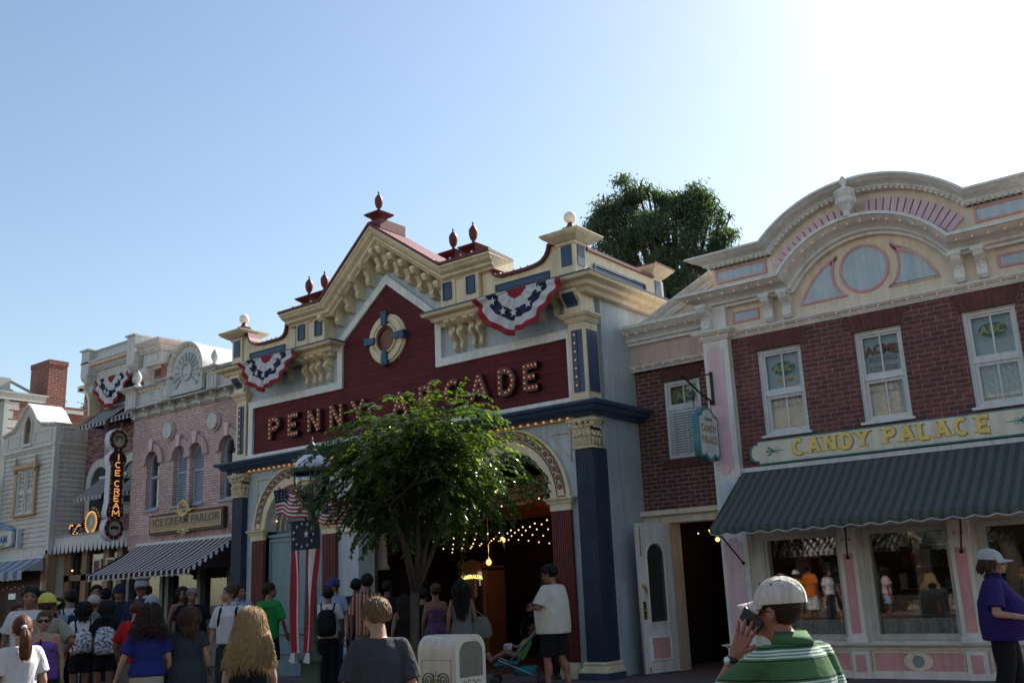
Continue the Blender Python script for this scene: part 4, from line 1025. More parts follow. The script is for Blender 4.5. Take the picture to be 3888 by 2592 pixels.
    k = MB(); k.box(XR-.26, XR-.005, 14.19, 16.55, 6.88, 7.44); k.build('side_parapet', CREAM, sw); k = MB(); k.box(XR-.30, XR+.04, 14.19, 16.55, 7.44, 7.50); k.build('maroon_capping', MAROON, sw)
    k = MB(); k.box(XR-.004, XR+.012, 14.42, 16.20, 6.99, 7.22); k2 = k.build('navy_panel', mat('gloss navy', (.03, .055, .09), .25, .3, 6), sw)
    k = MB(); k.sweep([(14.42, 6.99), (16.20, 6.99), (16.20, 7.22), (14.42, 7.22)], [(-.02, XR+.012), (.02, XR+.012), (.02, XR+.035), (-.02, XR+.035)], 'yz', closed=True); k.build('panel_frame', NAVY, k2)
    k = MB(); k.box(XR-.33, XR-.0, 16.55, 16.92, 6.75, 7.55); k.sweep([(XR-.33, 16.55), (XR, 16.55), (XR, 16.92), (XR-.33, 16.92)], [(0, 7.48), (.03, 7.5), (.18, 7.64), (.20, 7.67), (0, 7.67)], 'xy', closed=True); rp = k.build('rear_post', CREAM, sw)
    k = MB(); k.sweep([(XR-.33, 16.55), (XR, 16.55), (XR, 16.92), (XR-.33, 16.92)], [(0, 7.67), (.21, 7.67), (.21, 7.70), (0, 7.72)], 'xy', closed=True); k.build('maroon_capping', MAROON, rp)
    k = MB(); k.box(XR+.001, XR+.016, 16.62, 16.86, 7.0, 7.42); k.build('navy_panel', NAVY, rp)
    k = MB(); k.box(XL, XL+.3, Y+.45, 22, .05, 6.7); k.box(XL+.3, XR-.3, 21.7, 22, .05, 6.7); k.box(XL+.3, XR-.3, Y+.45, 21.7, 6.3, 6.5); k.box(XR-.3, XR, 17.2, 22, .05, 6.3); k.build('rear_walls', PALE, B)
    # ---------------- inside the arches
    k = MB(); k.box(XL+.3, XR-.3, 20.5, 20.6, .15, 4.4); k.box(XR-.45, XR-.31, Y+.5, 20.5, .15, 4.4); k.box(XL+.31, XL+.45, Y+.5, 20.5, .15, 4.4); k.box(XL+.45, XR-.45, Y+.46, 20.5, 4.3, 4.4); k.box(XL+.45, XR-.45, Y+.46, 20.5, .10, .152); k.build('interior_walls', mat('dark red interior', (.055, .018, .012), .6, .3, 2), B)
    # curved fascia with red rectangles behind the arches
    k = MB(); pth = [(-9.7, 15.55), (-10.6, 15.62), (-11.5, 15.9), (-12.2, 16.4), (-12.6, 17.0), (-13.0, 17.4), (-13.95, 17.6), (-14.9, 17.4), (-15.3, 17.0), (-15.6, 16.6)]
    k.sweep(pth[::-1], [(0, 3.40), (.04, 3.40), (.06, 3.44), (.03, 3.46), (.03, 3.72), (.06, 3.74), (.06, 3.80), (0, 3.82)], 'xy'); fs_ = k.build('curved_fascia', CREAM, B)
    k = MB()
    for i in range(9):
        p, q = Vector(pth[i]), Vector(pth[i+1]); d = (q-p); L = d.length; d.normalize(); nn = Vector((d.y, -d.x)); nn = -nn if nn.y > 0 else nn
        for u0, u1, z0, z1 in ((.08, L-.08, 3.49, 3.515), (.08, L-.08, 3.665, 3.69), (.08, .11, 3.515, 3.665), (L-.11, L-.08, 3.515, 3.665)):
            a = p+d*u0+nn*.034; b_ = p+d*u1+nn*.034; k.add([(a.x, a.y, z0), (b_.x, b_.y, z0), (b_.x, b_.y, z1), (a.x, a.y, z1)], [(0, 1, 2, 3)])
    k.build('red_rectangles', MAROON, fs_)
    k = MB(); k.sweep(pth[::-1], [(-.02, 3.38), (.02, 3.38), (-.5, 3.15), (-.55, 3.15)], 'xy'); k.build('red_soffit', mat('red soffit', (.17, .03, .02), .5, .2, 3), fs_)
    # ceiling bulbs in rows
    pts = []
    for r_ in range(6):
        for i in range(16): pts.append((-14.6+.30*i-.42*r_, 15.0+.8*r_, 2.86+.10*sin(i*.5+r_)+(.40 if r_ < 1 else -.04*r_)))
    bulbs(pts[:96], B, .014, BULBHOT, name='ceiling_bulb')
    # blind panel in the left arch
    c = -16.86; k = MB(); k.box(c-.95, c+.95, Y+.10, Y+.30, .15, 2.92); lp = k.build('closed_panel', mat('grey blue panel', (.22, .30, .32), .6, .1, 3), B)
    k = MB(); frame(k, c-.93, c+.93, 1.0, 2.88, .06, Y+.07, Y+.10); k.box(c-.95, c+.95, Y+.04, Y+.25, 2.921, 2.99); k.box(c-.95, c+.95, Y+.03, Y+.099, .90, .99); k.build('panel_moulding', MATS['grey blue panel'], lp)
    plate([[(c-.95, 2.96), (c+.95, 2.96), (c+.95, zs)]+arc(c, zs, .95, 0, 180, 24)[1:]], Y+.27, Y+.30, 'arch_infill', mat('dim arch infill', (.14, .17, .16), .5, .2, 3), lp)
    k = MB(); k.tube([(p[0], Y+.26, p[1]) for p in arc(c, zs, .80, 0, 180, 24)], .02, 6); k.tube([(p[0], Y+.26, p[1]) for p in arc(c, zs, .62, 0, 180, 24)], .012, 6); k.build('infill_moulding', CREAM, lp)
    pts = [(c+.88*cos(radians(a)), Y+.2, zs+.88*sin(radians(a))) for a in range(15, 180, 15)]
    bulbs(pts, lp, .017, BULBHOT)
    for cc in (-11.0, -13.95): bulbs([(cc+.97*cos(radians(a)), Y+.25, zs+.97*sin(radians(a))) for a in range(10, 180, 13)], B, .014, name='arch_bulb')
    # side door with cream edges, tan partition and a white column on a dark cabinet
    k = MB(); k.box(-16.34, -15.73, 14.62, 14.68, .15, 2.9); d_ = k.build('side_door', MATS['grey blue panel'], B)
    k = MB(); k.box(-16.24, -16.14, 14.55, 14.62, .15, 2.85); k.box(-15.80, -15.72, 14.55, 14.62, .15, 2.85); k.build('door_edges', CREAM, d_)
    k = MB(); k.box(-17.2, -15.55, 15.2, 15.28, .15, 2.85); k.build('partition', mat('tan partition', (.20, .12, .085), .6, .15, 4), B)
    k = MB(); k.lathe([(.17, 1.58), (.17, 1.66), (.13, 1.70), (.12, 1.9), (.10, 2.5), (.11, 2.55), (.14, 2.62)], (-15.96, 15.8, .55), 16); c_ = k.build('column', SHOPWHITE, B, True)
    k = MB(); k.box(-16.15, -14.9, 15.6, 16.1, .15, 2.09); k.box(-16.18, -14.87, 15.56, 16.14, 2.09, 2.13); k.build('column_cabinet', mat('very dark wood', (.03, .018, .012), .35, .2, 6), c_)
    return B
penny()

for i, (x, z, lab) in enumerate(((-11.93, 7.74, 'maroon roof urn on the right block, nearer the gable'), (-11.42, 7.74, 'maroon roof urn on the right block, nearer the corner globe'), (-16.16, 7.74, 'maroon roof urn on the left block, nearer the corner globe'), (-15.66, 7.74, 'maroon roof urn on the left block, partly behind the raking cornice'))):
    small_urn((x, 13.85, z), lab, 'maroon urns on the arcade roof')
u = small_urn((-13.87, 13.75, 9.05), 'maroon roof urn on the gable peak, highest of the five', 'maroon urns on the arcade roof')
k = MB(); k.box(-.18, .18, -.14, .6, -.12, .10); k.build('ridge_block', MAROON, u, world=False)
swag('bunting', 'red white and blue bunting fan at the right of the gable', -10.22, 13.60, 6.84, 2.02, .86, 'bunting fans on the shop fronts')
swag('bunting', 'red white and blue bunting fan at the left of the gable', -17.2, 13.60, 6.84, 1.95, .80, 'bunting fans on the shop fronts')

def fortune_booth():
    A = thing('fortune_booth', 'wooden fortune teller cabinet with a lit glass front deep inside the arcade', 'cabinet', (-14.82, 17.6, .15))
    WD = mat('orange oak', (.30, .12, .04), .4, .25, 6)
    k = MB(); k.box(-15.22, -14.42, 17.55, 18.2, .15, 1.0); k.box(-15.22, -15.12, 17.5, 18.2, 1.0, 2.1); k.box(-14.52, -14.42, 17.5, 18.2, 1.0, 2.1); k.box(-15.22, -14.42, 17.5, 18.2, 2.05, 2.15); k.box(-15.12, -14.52, 18.1, 18.2, 1.0, 2.1); k.build('cabinet', WD, A)
    plate([[(-15.24, 2.15), (-14.40, 2.15), (-14.40, 2.24), (-14.47, 2.24), (-14.50, 2.20), (-14.56, 2.20), (-14.60, 2.25), (-14.82, 2.29), (-15.04, 2.25), (-15.08, 2.20), (-15.14, 2.20), (-15.17, 2.24), (-15.24, 2.24)]], 17.48, 17.54, 'crest', WD, A)
    k = MB(); k.box(-15.1, -14.54, 18.05, 18.09, 1.05, 2.03); k.build('lit_back', mat('lit backdrop', (.5, .45, .35), .7, .5, 14, emit=(.9, .75, .5), estr=.22), A)
    k = MB()
    for i in range(5): k.box(-15.05+.11*i, -15.02+.11*i, 17.95, 18.0, 1.2, 1.85)
    k.build('curtain_rods', mat('dim fittings', (.08, .05, .03), .5, .2), A)
    b = MB(); b.loft([(1.05, .16, .12, -14.82, 17.8), (1.25, .15, .1, -14.82, 17.8), (1.42, .17, .1, -14.82, 17.8), (1.5, .06, .06, -14.82, 17.8), (1.55, .07, .08, -14.82, 17.8), (1.66, .08, .09, -14.82, 17.8), (1.72, .04, .05, -14.82, 17.8)]); b.build('figure', mat('dim fittings', (0, 0, 0)), A, True)
    text('ESMERALDA', .115, -14.82, 1.92, 17.50, 'lettering', mat('glowing gold letters', (.8, .6, .2), .4, 0, emit=(1, .75, .2), estr=.8), A, .006, .003, curve=.35)
    k = MB(); k.box(-15.1, -14.54, 17.53, 17.536, 1.05, 2.03); k.build('pane', GLASS, A)
fortune_booth()
def cabinets():
    spots = [(-12.6, 18.4, 1.65, 'dim wooden game cabinet right of the fortune teller booth'), (-11.6, 18.8, 1.8, 'tall dim game cabinet deep in the right arch'), (-16.4, 18.0, 1.7, 'dim wooden game cabinet left of the fortune teller booth'), (-10.4, 17.6, 1.35, 'low dim game cabinet nearest the right red pier')]
    for x, y, h, lab in spots:
        A = thing('game_cabinet', lab, 'cabinet', (x, y, .15), group='game cabinets inside the arcade')
        k = MB(); k.box(-.32, .32, -.3, .3, .12, h*.55); k.box(-.28, .28, -.2, .3, h*.55, h); k.box(-.34, .34, -.32, .32, h*.53, h*.57); k.box(-.33, .33, -.24, .32, h, h+.06)
        for sx in (-.28, .28):
            for sy in (-.25, .25): k.box(sx-.03, sx+.03, sy-.03, sy+.03, 0, .12)
        k.build('body', mat('dark walnut', (.07, .03, .015), .4, .2, 5), A, world=False)
        k = MB(); k.box(-.22, .22, -.206, -.201, h*.62, h*.94); k.build('glass_front', mat('dim glass front', (.05, .05, .05), .1, .2), A, world=False)
    for i, (x, y, z, lab) in enumerate(((-13.1, 16.5, 2.62, 'amber globe lamp high in the middle arch'), (-11.55, 16.4, 2.78, 'amber globe lamp on the left of a pair in the right arch'), (-11.35, 16.4, 2.74, 'amber globe lamp on the right of a pair in the right arch'), (-11.2, 16.2, 3.3, 'amber globe lamp just under the curved red soffit'), (-10.95, 17.2, 2.25, 'amber teardrop lamp nearest the right red pier'), (-13.9, 17.0, 2.2, 'amber lamp above the fortune teller booth'))):
        L = thing('hanging_lamp', lab, 'lamp', (x, y, z), group='lamps inside the arcade')
        MB().ell((0, 0, 0), (.06, .06, .07), 12, 8).build('globe', GLOBE, L, True, world=False); MB().lathe([(.03, .06), (.02, .09), (.006, .12), (.006, 4.25-z)], (0, 0, 0), 8).build('stem', BRASS, L, world=False)
cabinets()
def interior_light(loc, w):
    """warm point light, for the lamps built above and as added fill in the sweet shop"""
    l = bpy.data.lights.new('interior_light', 'POINT'); l.energy = w; l.color = (1, .58, .26); l.shadow_soft_size = .07
    o = bpy.data.objects.new('interior_light', l); COL.objects.link(o); o.location = loc
for p_, w_ in (((-11.9, 16.9, 2.7), 1.8), ((-13.6, 17.0, 2.5), 1.5), ((-8.0, 16.7, 2.2), 1.0), ((-5.2, 16.5, 2.6), 2.5), ((-3.2, 16.5, 2.6), 2)): interior_light(p_, w_)  # last two added to brighten the sweet shop displays, no hanging lamps there
# ---------------------------------------------------------------- pink brick parlour
PGREY = mat('pale grey trim', (.55, .55, .52), .5, .08, 3)
def pink_shop():
    XL, XR, Y = -24.75, -18.86, 15.0; cx = -21.82
    B = thing('pink_parlour', 'pink brick shop with pale grey parapet, sunburst half round crest and arched windows', 'shop', (cx, Y, .15))
    wins = [(-23.73, .30), (-22.49, .30), (-21.77, .30), (-20.45, .32)]
    zs = 5.30
    def hole(c, r): return [(c-r, 4.05), (c+r, 4.05), (c+r, zs)]+arc(c, zs, r, 0, 180, 18)[1:]
    plate([rect(XL, XR, 3.05, 6.62)]+[hole(c, r) for c, r in wins], Y, Y+.35, 'brick_wall', BRICKP, B)
    k = MB(); k.box(XL, XR, Y-.02, Y-.001, 3.17, 3.41); k.build('brick_band', BRICKPV, B)
    HOOD = mat('pinkish stone', (.50, .36, .33), .6, .1, 4)
    for wi, (c, r) in enumerate(wins):
        ro = r+.20; yo = .004*wi
        q = plate([[(c-ro, zs-.04), (c-r+.0, zs-.04), (c-r, zs)]+list(reversed(arc(c, zs, r, 0, 180, 18)))[1:]+[(c+r, zs-.04), (c+ro, zs-.04)]+arc(c, zs, ro, 0, 180, 18)], Y-.07-yo, Y-.001, 'hood_mould', HOOD, B)
        k = MB(); k.prism([(c-.06, zs+r-.02), (c+.06, zs+r-.02), (c+.10, zs+r+.30), (c-.10, zs+r+.30)], Y-.12, Y-.086); k.build('keystone', LPINK, q)
        shut = r == .30 and c in (-22.49, -21.77)
        f = plate([[(c-r, 4.05), (c+r, 4.05), (c+r, zs)]+arc(c, zs, r, 0, 180, 18)[1:], [(c-r+.06, 4.12), (c+r-.06, 4.12), (c+r-.06, zs)]+arc(c, zs, r-.06, 0, 180, 18)[1:]], Y+.12, Y+.20, 'window', mat('lavender grey frame', (.36, .40, .47), .5, .08, 4), B)
        k = MB(); k.box(c-r+.05, c+r-.05, Y+.12, Y+.19, 4.88, 4.95); k.box(c-r-.05, c+r+.05, Y-.06, Y+.12, 4.0, 4.055); k.build('meeting_rail', MATS['lavender grey frame'], f)
        g = plate([[(c-r+.05, 4.1), (c+r-.05, 4.1), (c+r-.05, zs)]+arc(c, zs, r-.05, 0, 180, 18)[1:]], Y+.165, Y+.172, 'pane', GLASS, f)
        if shut:
            k = MB()
            for i in range(30):
                z = 4.12+.05*i
                if abs(z-4.9) < .05: continue
                hw = r-.065 if z < zs else sqrt(max(.001, (r-.06)**2-(z-zs)**2))
                if hw < .05: continue
                k.prism([(Y+.13, z), (Y+.15, z+.034), (Y+.158, z+.034), (Y+.138, z)], c-hw, c+hw, 'yz')
            k.build('shutter', MATS['lavender grey frame'], f)
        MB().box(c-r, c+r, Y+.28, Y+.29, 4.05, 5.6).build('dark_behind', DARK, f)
    for c in (-23.0, -21.05):
        o = plate([arc(c, 6.05, .205, 0, 359, 28)], Y-.11, Y-.001, 'roundel', PGREY, B)
        plate([arc(c, 6.05, .27, 0, 359, 28), arc(c, 6.05, .206, 0, 359, 28)], Y-.05, Y-.001, 'roundel_ring', HOOD, o)
    # parapet
    k = MB(); k.box(XL, XR, Y-.03, Y+.3, 6.60, 6.80); k.sweep([(XL, Y), (XR, Y)], crown(.06, .12, 6.56), 'xy'); k.box(XL, XR, Y-.24, Y+.3, 6.80, 7.22)
    k.sweep([(XL, Y+.2), (XL, Y-.24), (XR, Y-.24)], crown(.14, .14, 7.22), 'xy')
    p = k.build('parapet', PGREY, B)
    for i in range(10):
        k = MB(); x = XL+.15+.6*i; console(k, x-.05, x+.05, Y-.02, 6.80, .26, .2); k.build('bracket', PGREY, p)
    k = MB(); k.sweep([(XL-.02, Y-.24), (XR, Y-.24)], [(0, 6.79), (.06, 6.80), (.06, 6.84), (0, 6.85)], 'xy'); k.build('ledge', PGREY, p)
    bulbs(line_pts((XL+.1, Y-.37, 7.21), (-22.8, Y-.37, 7.21), 9)+line_pts((-20.9, Y-.37, 7.21), (-19.2, Y-.37, 7.21), 8), p, .018)
    for x0, x1 in ((-24.68, -24.2), (-23.05, -22.55), (-21.0, -20.6), (-19.5, -19.05)):
        k = MB(); k.box(x0, x1, Y-.34, Y-.2, 6.82, 7.26); k.sweep([(x0, Y-.2), (x0, Y-.34), (x1, Y-.34), (x1, Y-.2)], crown(.14, .14, 7.24), 'xy'); b_ = k.build('parapet_pier', PGREY, p)
        k = MB(); frame(k, x0+.08, x1-.08, 6.88, 7.20, .025, Y-.355, Y-.341); k.build('pier_moulding', PGREY, b_)
    for x0, x1 in ((-24.1, -23.6), (-23.55, -23.1), (-20.5, -19.9)):
        k = MB(); frame(k, x0, x1, 6.9, 7.17, .02, Y-.255, Y-.241); k.build('parapet_moulding', PGREY, p)
    # half-round crest with sunburst
    cz = 7.42; R = .78
    out_ = [(cx-R, 6.86), (cx+R, 6.86), (cx+R, cz)]+arc(cx, cz, R, 0, 180, 30)[1:]
    c_ = plate([out_], Y-.36, Y-.22, 'crest', PGREY, B)
    k = MB(); k.sweep([(cx-R, 6.86), (cx-R, cz)]+arc(cx, cz, R, 180, 0, 30)[1:]+[(cx+R, 6.86)], [(0, Y-.44), (.05, Y-.44), (.10, Y-.40), (.13, Y-.37), (.13, Y-.361), (0, Y-.361)], 'xz'); k.build('crest_moulding', PGREY, c_)
    k = MB()
    for i in range(14):
        a = radians(-38+256*i/13); w_ = radians(5.2)
        r0, r1 = .26, .50
        if a < radians(-10) or a > radians(190): r1 = .60
        k.prism([(cx+r0*cos(a-w_*.6), cz+r0*sin(a-w_*.6)), (cx+r0*cos(a+w_*.6), cz+r0*sin(a+w_*.6)), (cx+r1*cos(a+w_), cz+r1*sin(a+w_)), (cx+r1*cos(a-w_), cz+r1*sin(a-w_))], Y-.385, Y-.361)
    k.build('sun_rays', mat('mid grey trim', (.34, .37, .38), .5, .1, 4), c_)
    k = MB(); k.sweep(arc(cx, cz, .22, 0, 360, 30)[:-1], [(-.02, Y-.40), (.02, Y-.40), (.02, Y-.361), (-.02, Y-.361)], 'xz', closed=True); k.build('sun_disc', PGREY, c_)
    bulbs([(cx+(R-.1)*cos(radians(a)), Y-.42, cz+(R-.1)*sin(radians(a))) for a in range(0, 181, 15)], c_, .018)
    k = MB(); k.prism([(cx-R+.02, cz-.2)]+[(cx+R-.02, cz-.2)]+arc(cx, cz, R-.02, 0, 180, 20), Y-.2, Y+1.3); k.build('crest_roof', PGREY, B)
    k = MB(); k.box(XL, XL+.3, Y+.35, 21, .1, 6.6); k.box(XL, XR, 20.7, 21, .1, 6.6); k.box(XL, XR, Y+.3, 21, 6.4, 6.5); k.build('rear_walls', BRICKP, B)
    # shop front under the awning
    GR = mat('dim grey green frame', (.13, .15, .14), .5, .15, 4)
    k = MB()
    k.box(XL, XR, Y+.02, Y+.3, 2.75, 3.06); k.box(XL, XR, Y+.05, Y+.3, .15, .75)
    for x in (-24.75, -23.2, -22.95, -21.6, -20.4, -20.15, -19.15): k.box(x, x+.14, Y, Y+.3, .15, 2.8)
    k.build('shopfront', GR, B)
    k = MB(); k.box(XL+.1, XR-.1, Y+.15, Y+.157, .75, 2.75); k.build('shopfront_glass', SHOPGLASS, B)
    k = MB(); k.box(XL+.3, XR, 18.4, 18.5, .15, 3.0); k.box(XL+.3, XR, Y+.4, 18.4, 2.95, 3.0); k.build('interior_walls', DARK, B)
    k = MB(); k.box(-21.4, -20.5, 17.9, 18.0, 1.75, 2.2); k.box(-20.0, -19.3, 17.9, 18.0, 1.8, 2.2); k.box(-24.4, -23.9, 17.9, 18.0, 1.9, 2.1); k.build('lit_menu_boards', mat('lit green board', (.2, .3, .15), .5, .4, 9, emit=(.45, .65, .35), estr=.12), B)
    for i, (x, z, lab) in enumerate(((-24.2, 7.40, 'grey parapet urn at the left end of the pink shop'), (-22.66, 7.40, 'grey parapet urn just left of the half round crest'), (-20.75, 7.40, 'grey parapet urn just right of the half round crest'))):
        A = thing('parapet_urn', lab, 'urn', (x, Y-.28, z), group='grey urns on the pink shop')
        k = MB(); k.lathe([(.10, 0), (.10, .03), (.05, .07), (.04, .10), (.075, .15), (.095, .22), (.095, .29), (.075, .34), (.06, .36), (.05, .39), (.02, .41), (.018, .44), (.004, .47)], n=14); k.build('urn', PGREY, A, True, world=False)
pink_shop()
BWST = stripe_mat('black and white awning stripes', [(.040, .024, .026), (.50, .46, .45)], 0, .225, (.48,))
BWST2 = stripe_mat('narrow black and white stripes', [(.040, .026, .03), (.46, .43, .43)], 0, .20, (.5,))
def parlour_awning():
    A = striped_awning('parlour_awning', 'long dark and white striped awning with scalloped fringe on the pink brick shop', -24.25, -19.95, 14.95, 3.13, 13.60, 2.38, .11, BWST, .225, .225, rods=())
    # ruffled right end
    k = MB(); vs = []; fs = []; n = 60
    for i in range(n+1):
        t = i/n; y = 13.60+1.33*t; z = 2.38+.74*t
        d = .10+.05*abs(sin(pi*t*9)); x = -19.94+.03*sin(2*pi*t*9)
        vs += [(x, y, z), (x+.02*sin(2*pi*t*9+1), y-.02, z-d)]
    for i in range(n): fs.append((2*i, 2*i+2, 2*i+3, 2*i+1))
    k.add(vs, fs); k.build('end_ruffle', stripe_mat('end ruffle stripes', [(.06, .02, .03), (.62, .58, .62)], 1, .15, (.45,)), A)
parlour_awning()
def parlour_sign():
    A = thing('parlour_sign', 'tan wooden signboard with engraved capital letters and an oval gilt emblem above', 'sign', (-22.0, 14.9, 3.4))
    k = MB(); k.box(-23.55, -20.42, 14.86, 14.98, 3.36, 3.87); k.build('frame', mat('dark wood frame', (.07, .045, .03), .5, .2, 6), A)
    k = MB(); k.box(-23.47, -20.50, 14.852, 14.859, 3.44, 3.79); k.build('face', mat('tan sign face', (.34, .24, .15), .5, .12, 4), A)
    k = MB(); frame(k, -23.48, -20.49, 3.43, 3.80, .018, 14.845, 14.852); k.build('gilt_edge', GOLD, A)
    text('ICE CREAM PARLOR', .27, -21.98, 3.65, 14.85, 'lettering', mat('engraved brown letters', (.12, .07, .04), .5, .1), A, .006, .004, sx=1.12, spacing=1.05)
    k = MB()
    for sg in (-1, 1):
        k.tube([(-21.98+sg*(.1+.09*i), 14.85, 3.485+.022*sin(i*1.1)) for i in range(12)], [.006]*11+[.002], 5)
    k.build('gilt_scroll', GOLD, A)
    k = MB(); k.sweep(arc(-22.02, 3.94, .20, 0, 360, 30, .185)[:-1], [(-.03, 14.80), (.03, 14.80), (.03, 14.86), (-.03, 14.86)], 'xz', closed=True)
    for sg in (-1, 1): k.ell((-22.02+sg*.27, 14.83, 3.88), (.06, .03, .05), 8, 6); k.tube([(-22.02+sg*.3, 14.83, 3.88), (-22.02+sg*.42, 14.83, 3.92), (-22.02+sg*.52, 14.83, 3.88)], [.03, .022, .008], 6)
    k.tube([(-22.02, 14.83, 4.12), (-22.02, 14.83, 4.17)], [.04, .01], 6)
    e = k.build('emblem_frame', GOLD, A, True)
    plate([arc(-22.02, 3.94, .185, 0, 359, 30, .17)], 14.825, 14.85, 'emblem', mat('emblem cream', (.55, .48, .38), .5, .1), e)
    text('Gibson', .11, -22.03, 3.98, 14.82, 'lettering', MATS['engraved brown letters'], e, .004, .001, shear=.35); text('Girl', .12, -21.99, 3.88, 14.82, 'lettering', MATS['engraved brown letters'], e, .004, .001, shear=.35)
    k = MB(); k.ell((-22.02, 14.84, 3.365), (.10, .03, .085), 12, 8)
    o = k.build('lower_emblem', mat('emblem cream', (0, 0, 0)), A, True)
    k = MB()
    for sg in (-1, 1): k.ell((-22.02+sg*.16, 14.84, 3.38), (.05, .025, .04), 8, 6); k.ell((-22.02+sg*.25, 14.84, 3.37), (.03, .02, .02), 8, 6)
    k.build('gilt_leaves', GOLD, o, True)
    k = MB(); k.box(-22.07, -21.97, 14.80, 14.81, 3.35, 3.38); k.build('dark_banner', IRON, o)
parlour_sign()

# ---------------------------------------------------------------- brick block with the heavy cornice
def brick_block():
    XL, XR, Y = -29.3, -24.3, 16.0
    B = thing('corniced_block', 'mottled brick block with a heavy pale grey cornice rising above the pink shop', 'building', ((XL+XR)/2, Y, .15))
    k = MB(); k.box(XL, XR, Y, 24, .1, 8.6); k.build('brick_walls', BRICKM, B)
    k = MB()
    T = PGREY
    x0, x1 = -28.4, -26.1
    k.box(XL+.25, XR-.6, Y-.12, Y+.05, 8.25, 9.05)
    k.box(-28.45, -26.3, Y-.20, Y+.3, 8.98, 9.33)
    k.sweep([(-28.45, Y-.20), (-26.3, Y-.20)], crown(.07, .06, 9.27), 'xy')
    k.sweep([(-28.9, Y-.12), (-26.3, Y-.12)], crown(.28, .30, 8.70), 'xy')
    k.sweep([(-28.5, Y-.12), (-26.2, Y-.12)], crown(.08, .08, 8.24), 'xy')
    k.build('cornice', T, B)
    for a, b_ in ((-28.85, -28.42), (-26.3, -25.87)):
        k = MB(); k.box(a, b_, Y-.42, Y+.2, 8.55, 9.36); k.box(a-.04, b_+.05, Y-.48, Y+.25, 9.33, 9.38)
        console(k, a+.06, b_-.04, Y-.02, 8.56, .62, .42); k.build('cornice_pier', T, B)
    bulbs(line_pts((-28.4, Y-.44, 8.84), (-26.3, Y-.44, 8.84), 16)+line_pts((-25.8, Y-.44, 8.98), (-24.7, Y-.44, 8.98), 6), B, .02)
    # left open quarter-round bracket
    k = MB(); k.sweep([(-29.0+.62*sin(radians(a)), 7.55+.62*cos(radians(a))) for a in range(0, 91, 10)]+[(-28.36, 7.25)], [(-.05, Y-.35), (.05, Y-.35), (.05, Y+.1), (-.05, Y+.1)], 'xz'); k.box(-29.1, -28.7, Y-.35, Y+.1, 8.12, 8.3); k.build('quarter_bracket', CREAM, B)
    # right return of the cornice with the flat-roofed bay
    k = MB(); k.box(-25.6, -24.72, 15.72, 17.6, 8.32, 8.72); k.sweep([(-25.7, 15.72), (-24.72, 15.72), (-24.72, 18.5)], crown(.30, .28, 8.70), 'xy'); k.box(-25.7, -24.72, 15.72, 18.5, 8.7, 9.0); k.box(-25.8, -24.5, 15.9, 18.5, 8.99, 9.03)
    bay = k.build('cornice_return', T, B)
    k = MB(); frame(k, -25.5, -24.85, 8.40, 8.66, .02, 15.70, 15.72); k.sweep([(15.85, 8.38), (17.4, 8.38), (17.4, 8.66), (15.85, 8.66)], [(-.012, -24.719), (.012, -24.719), (.012, -24.69), (-.012, -24.69)], 'yz', closed=True); k.build('return_moulding', T, bay)
    k = MB()
    console(k, -25.75, -25.45, 16.0, 8.3, .8, .3); k.build('bay_bracket', T, B)
    k = MB(); k.box(-24.9, -24.35, Y-.15, Y-.01, 7.2, 8.3); k.build('bay_brickwork', BRICKO, B)
    # arched windows of the first floor and the windows behind the upper awnings
    for c in (-28.0, -26.3):
        q = plate([[(c-.75, 4.2), (c-.5, 4.2), (c-.5, 5.2)]+list(reversed(arc(c, 5.2, .5, 0, 180, 18)))[1:]+[(c+.5, 4.2), (c+.75, 4.2), (c+.75, 5.2)]+arc(c, 5.2, .75, 0, 180, 18)[1:]], Y-.08, Y-.001, 'arch_surround', PGREY, B)
        plate([[(c-.5, 4.2), (c+.5, 4.2), (c+.5, 5.2)]+arc(c, 5.2, .5, 0, 180, 18)[1:]], Y-.03, Y-.002, 'window', mat('dark window', (.05, .055, .06), .15, .2, 2), q)
    for c in (-27.4, -25.7):
        w = sash_window(B, c-.42, c+.42, 5.85, 7.3, Y-.06, 6.5, fm=PGREY)
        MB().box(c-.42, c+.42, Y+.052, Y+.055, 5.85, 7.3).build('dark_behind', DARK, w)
    # ground floor: canopy with pointed fringe and timber shop front
    k = MB(); k.box(-29.0, -24.7, 15.15, 15.9, 3.42, 3.66); k.sweep([(-29.0, 15.15), (-24.7, 15.15)], crown(.06, .06, 3.62), 'xy'); cn = k.build('canopy', PGREY, B)
    k = MB(); n = 19
    for i in range(n):
        x = -28.95+.222*i; k.prism([(x, 3.42), (x+.222, 3.42), (x+.19, 3.27), (x+.165, 3.20), (x+.11, 3.15), (x+.055, 3.20), (x+.03, 3.27)], 15.13, 15.148)
    k.build('pointed_fringe', PGREY, cn)
    bulbs(line_pts((-28.9, 15.12, 3.40), (-24.8, 15.12, 3.40), 7), cn, .014)
    TW = mat('tan timber', (.28, .17, .09), .5, .15, 4)
    k = MB()
    for x in (-29.0, -28.05, -26.9, -26.2, -25.3): k.box(x, x+.28, 15.55, 15.75, .15, 3.2)
    k.box(-29.0, -25.0, 15.55, 15.72, 2.38, 2.55); k.box(-29.0, -25.0, 15.56, 15.7, .15, .8); k.build('timber_front', TW, B)
    k = MB(); k.box(-28.9, -25.1, 15.64, 15.65, .8, 3.1); k.build('front_glass', SHOPGLASS, B)
    for i, x in enumerate((-27.35, -26.65)):
        k = MB(); frame(k, x, x+.42, 2.5, 2.95, .05, 15.5, 15.54); q = k.build('poster_frame', SHOPCREAM, B); MB().box(x+.05, x+.37, 15.52, 15.535, 2.55, 2.9).build('poster', mat('dim red poster', (.16, .07, .06), .6, .4, 10), q)
    MB().box(-29.2, -24.9, 15.92, 15.98, .1, 3.2).build('dark_front', DARK, B)
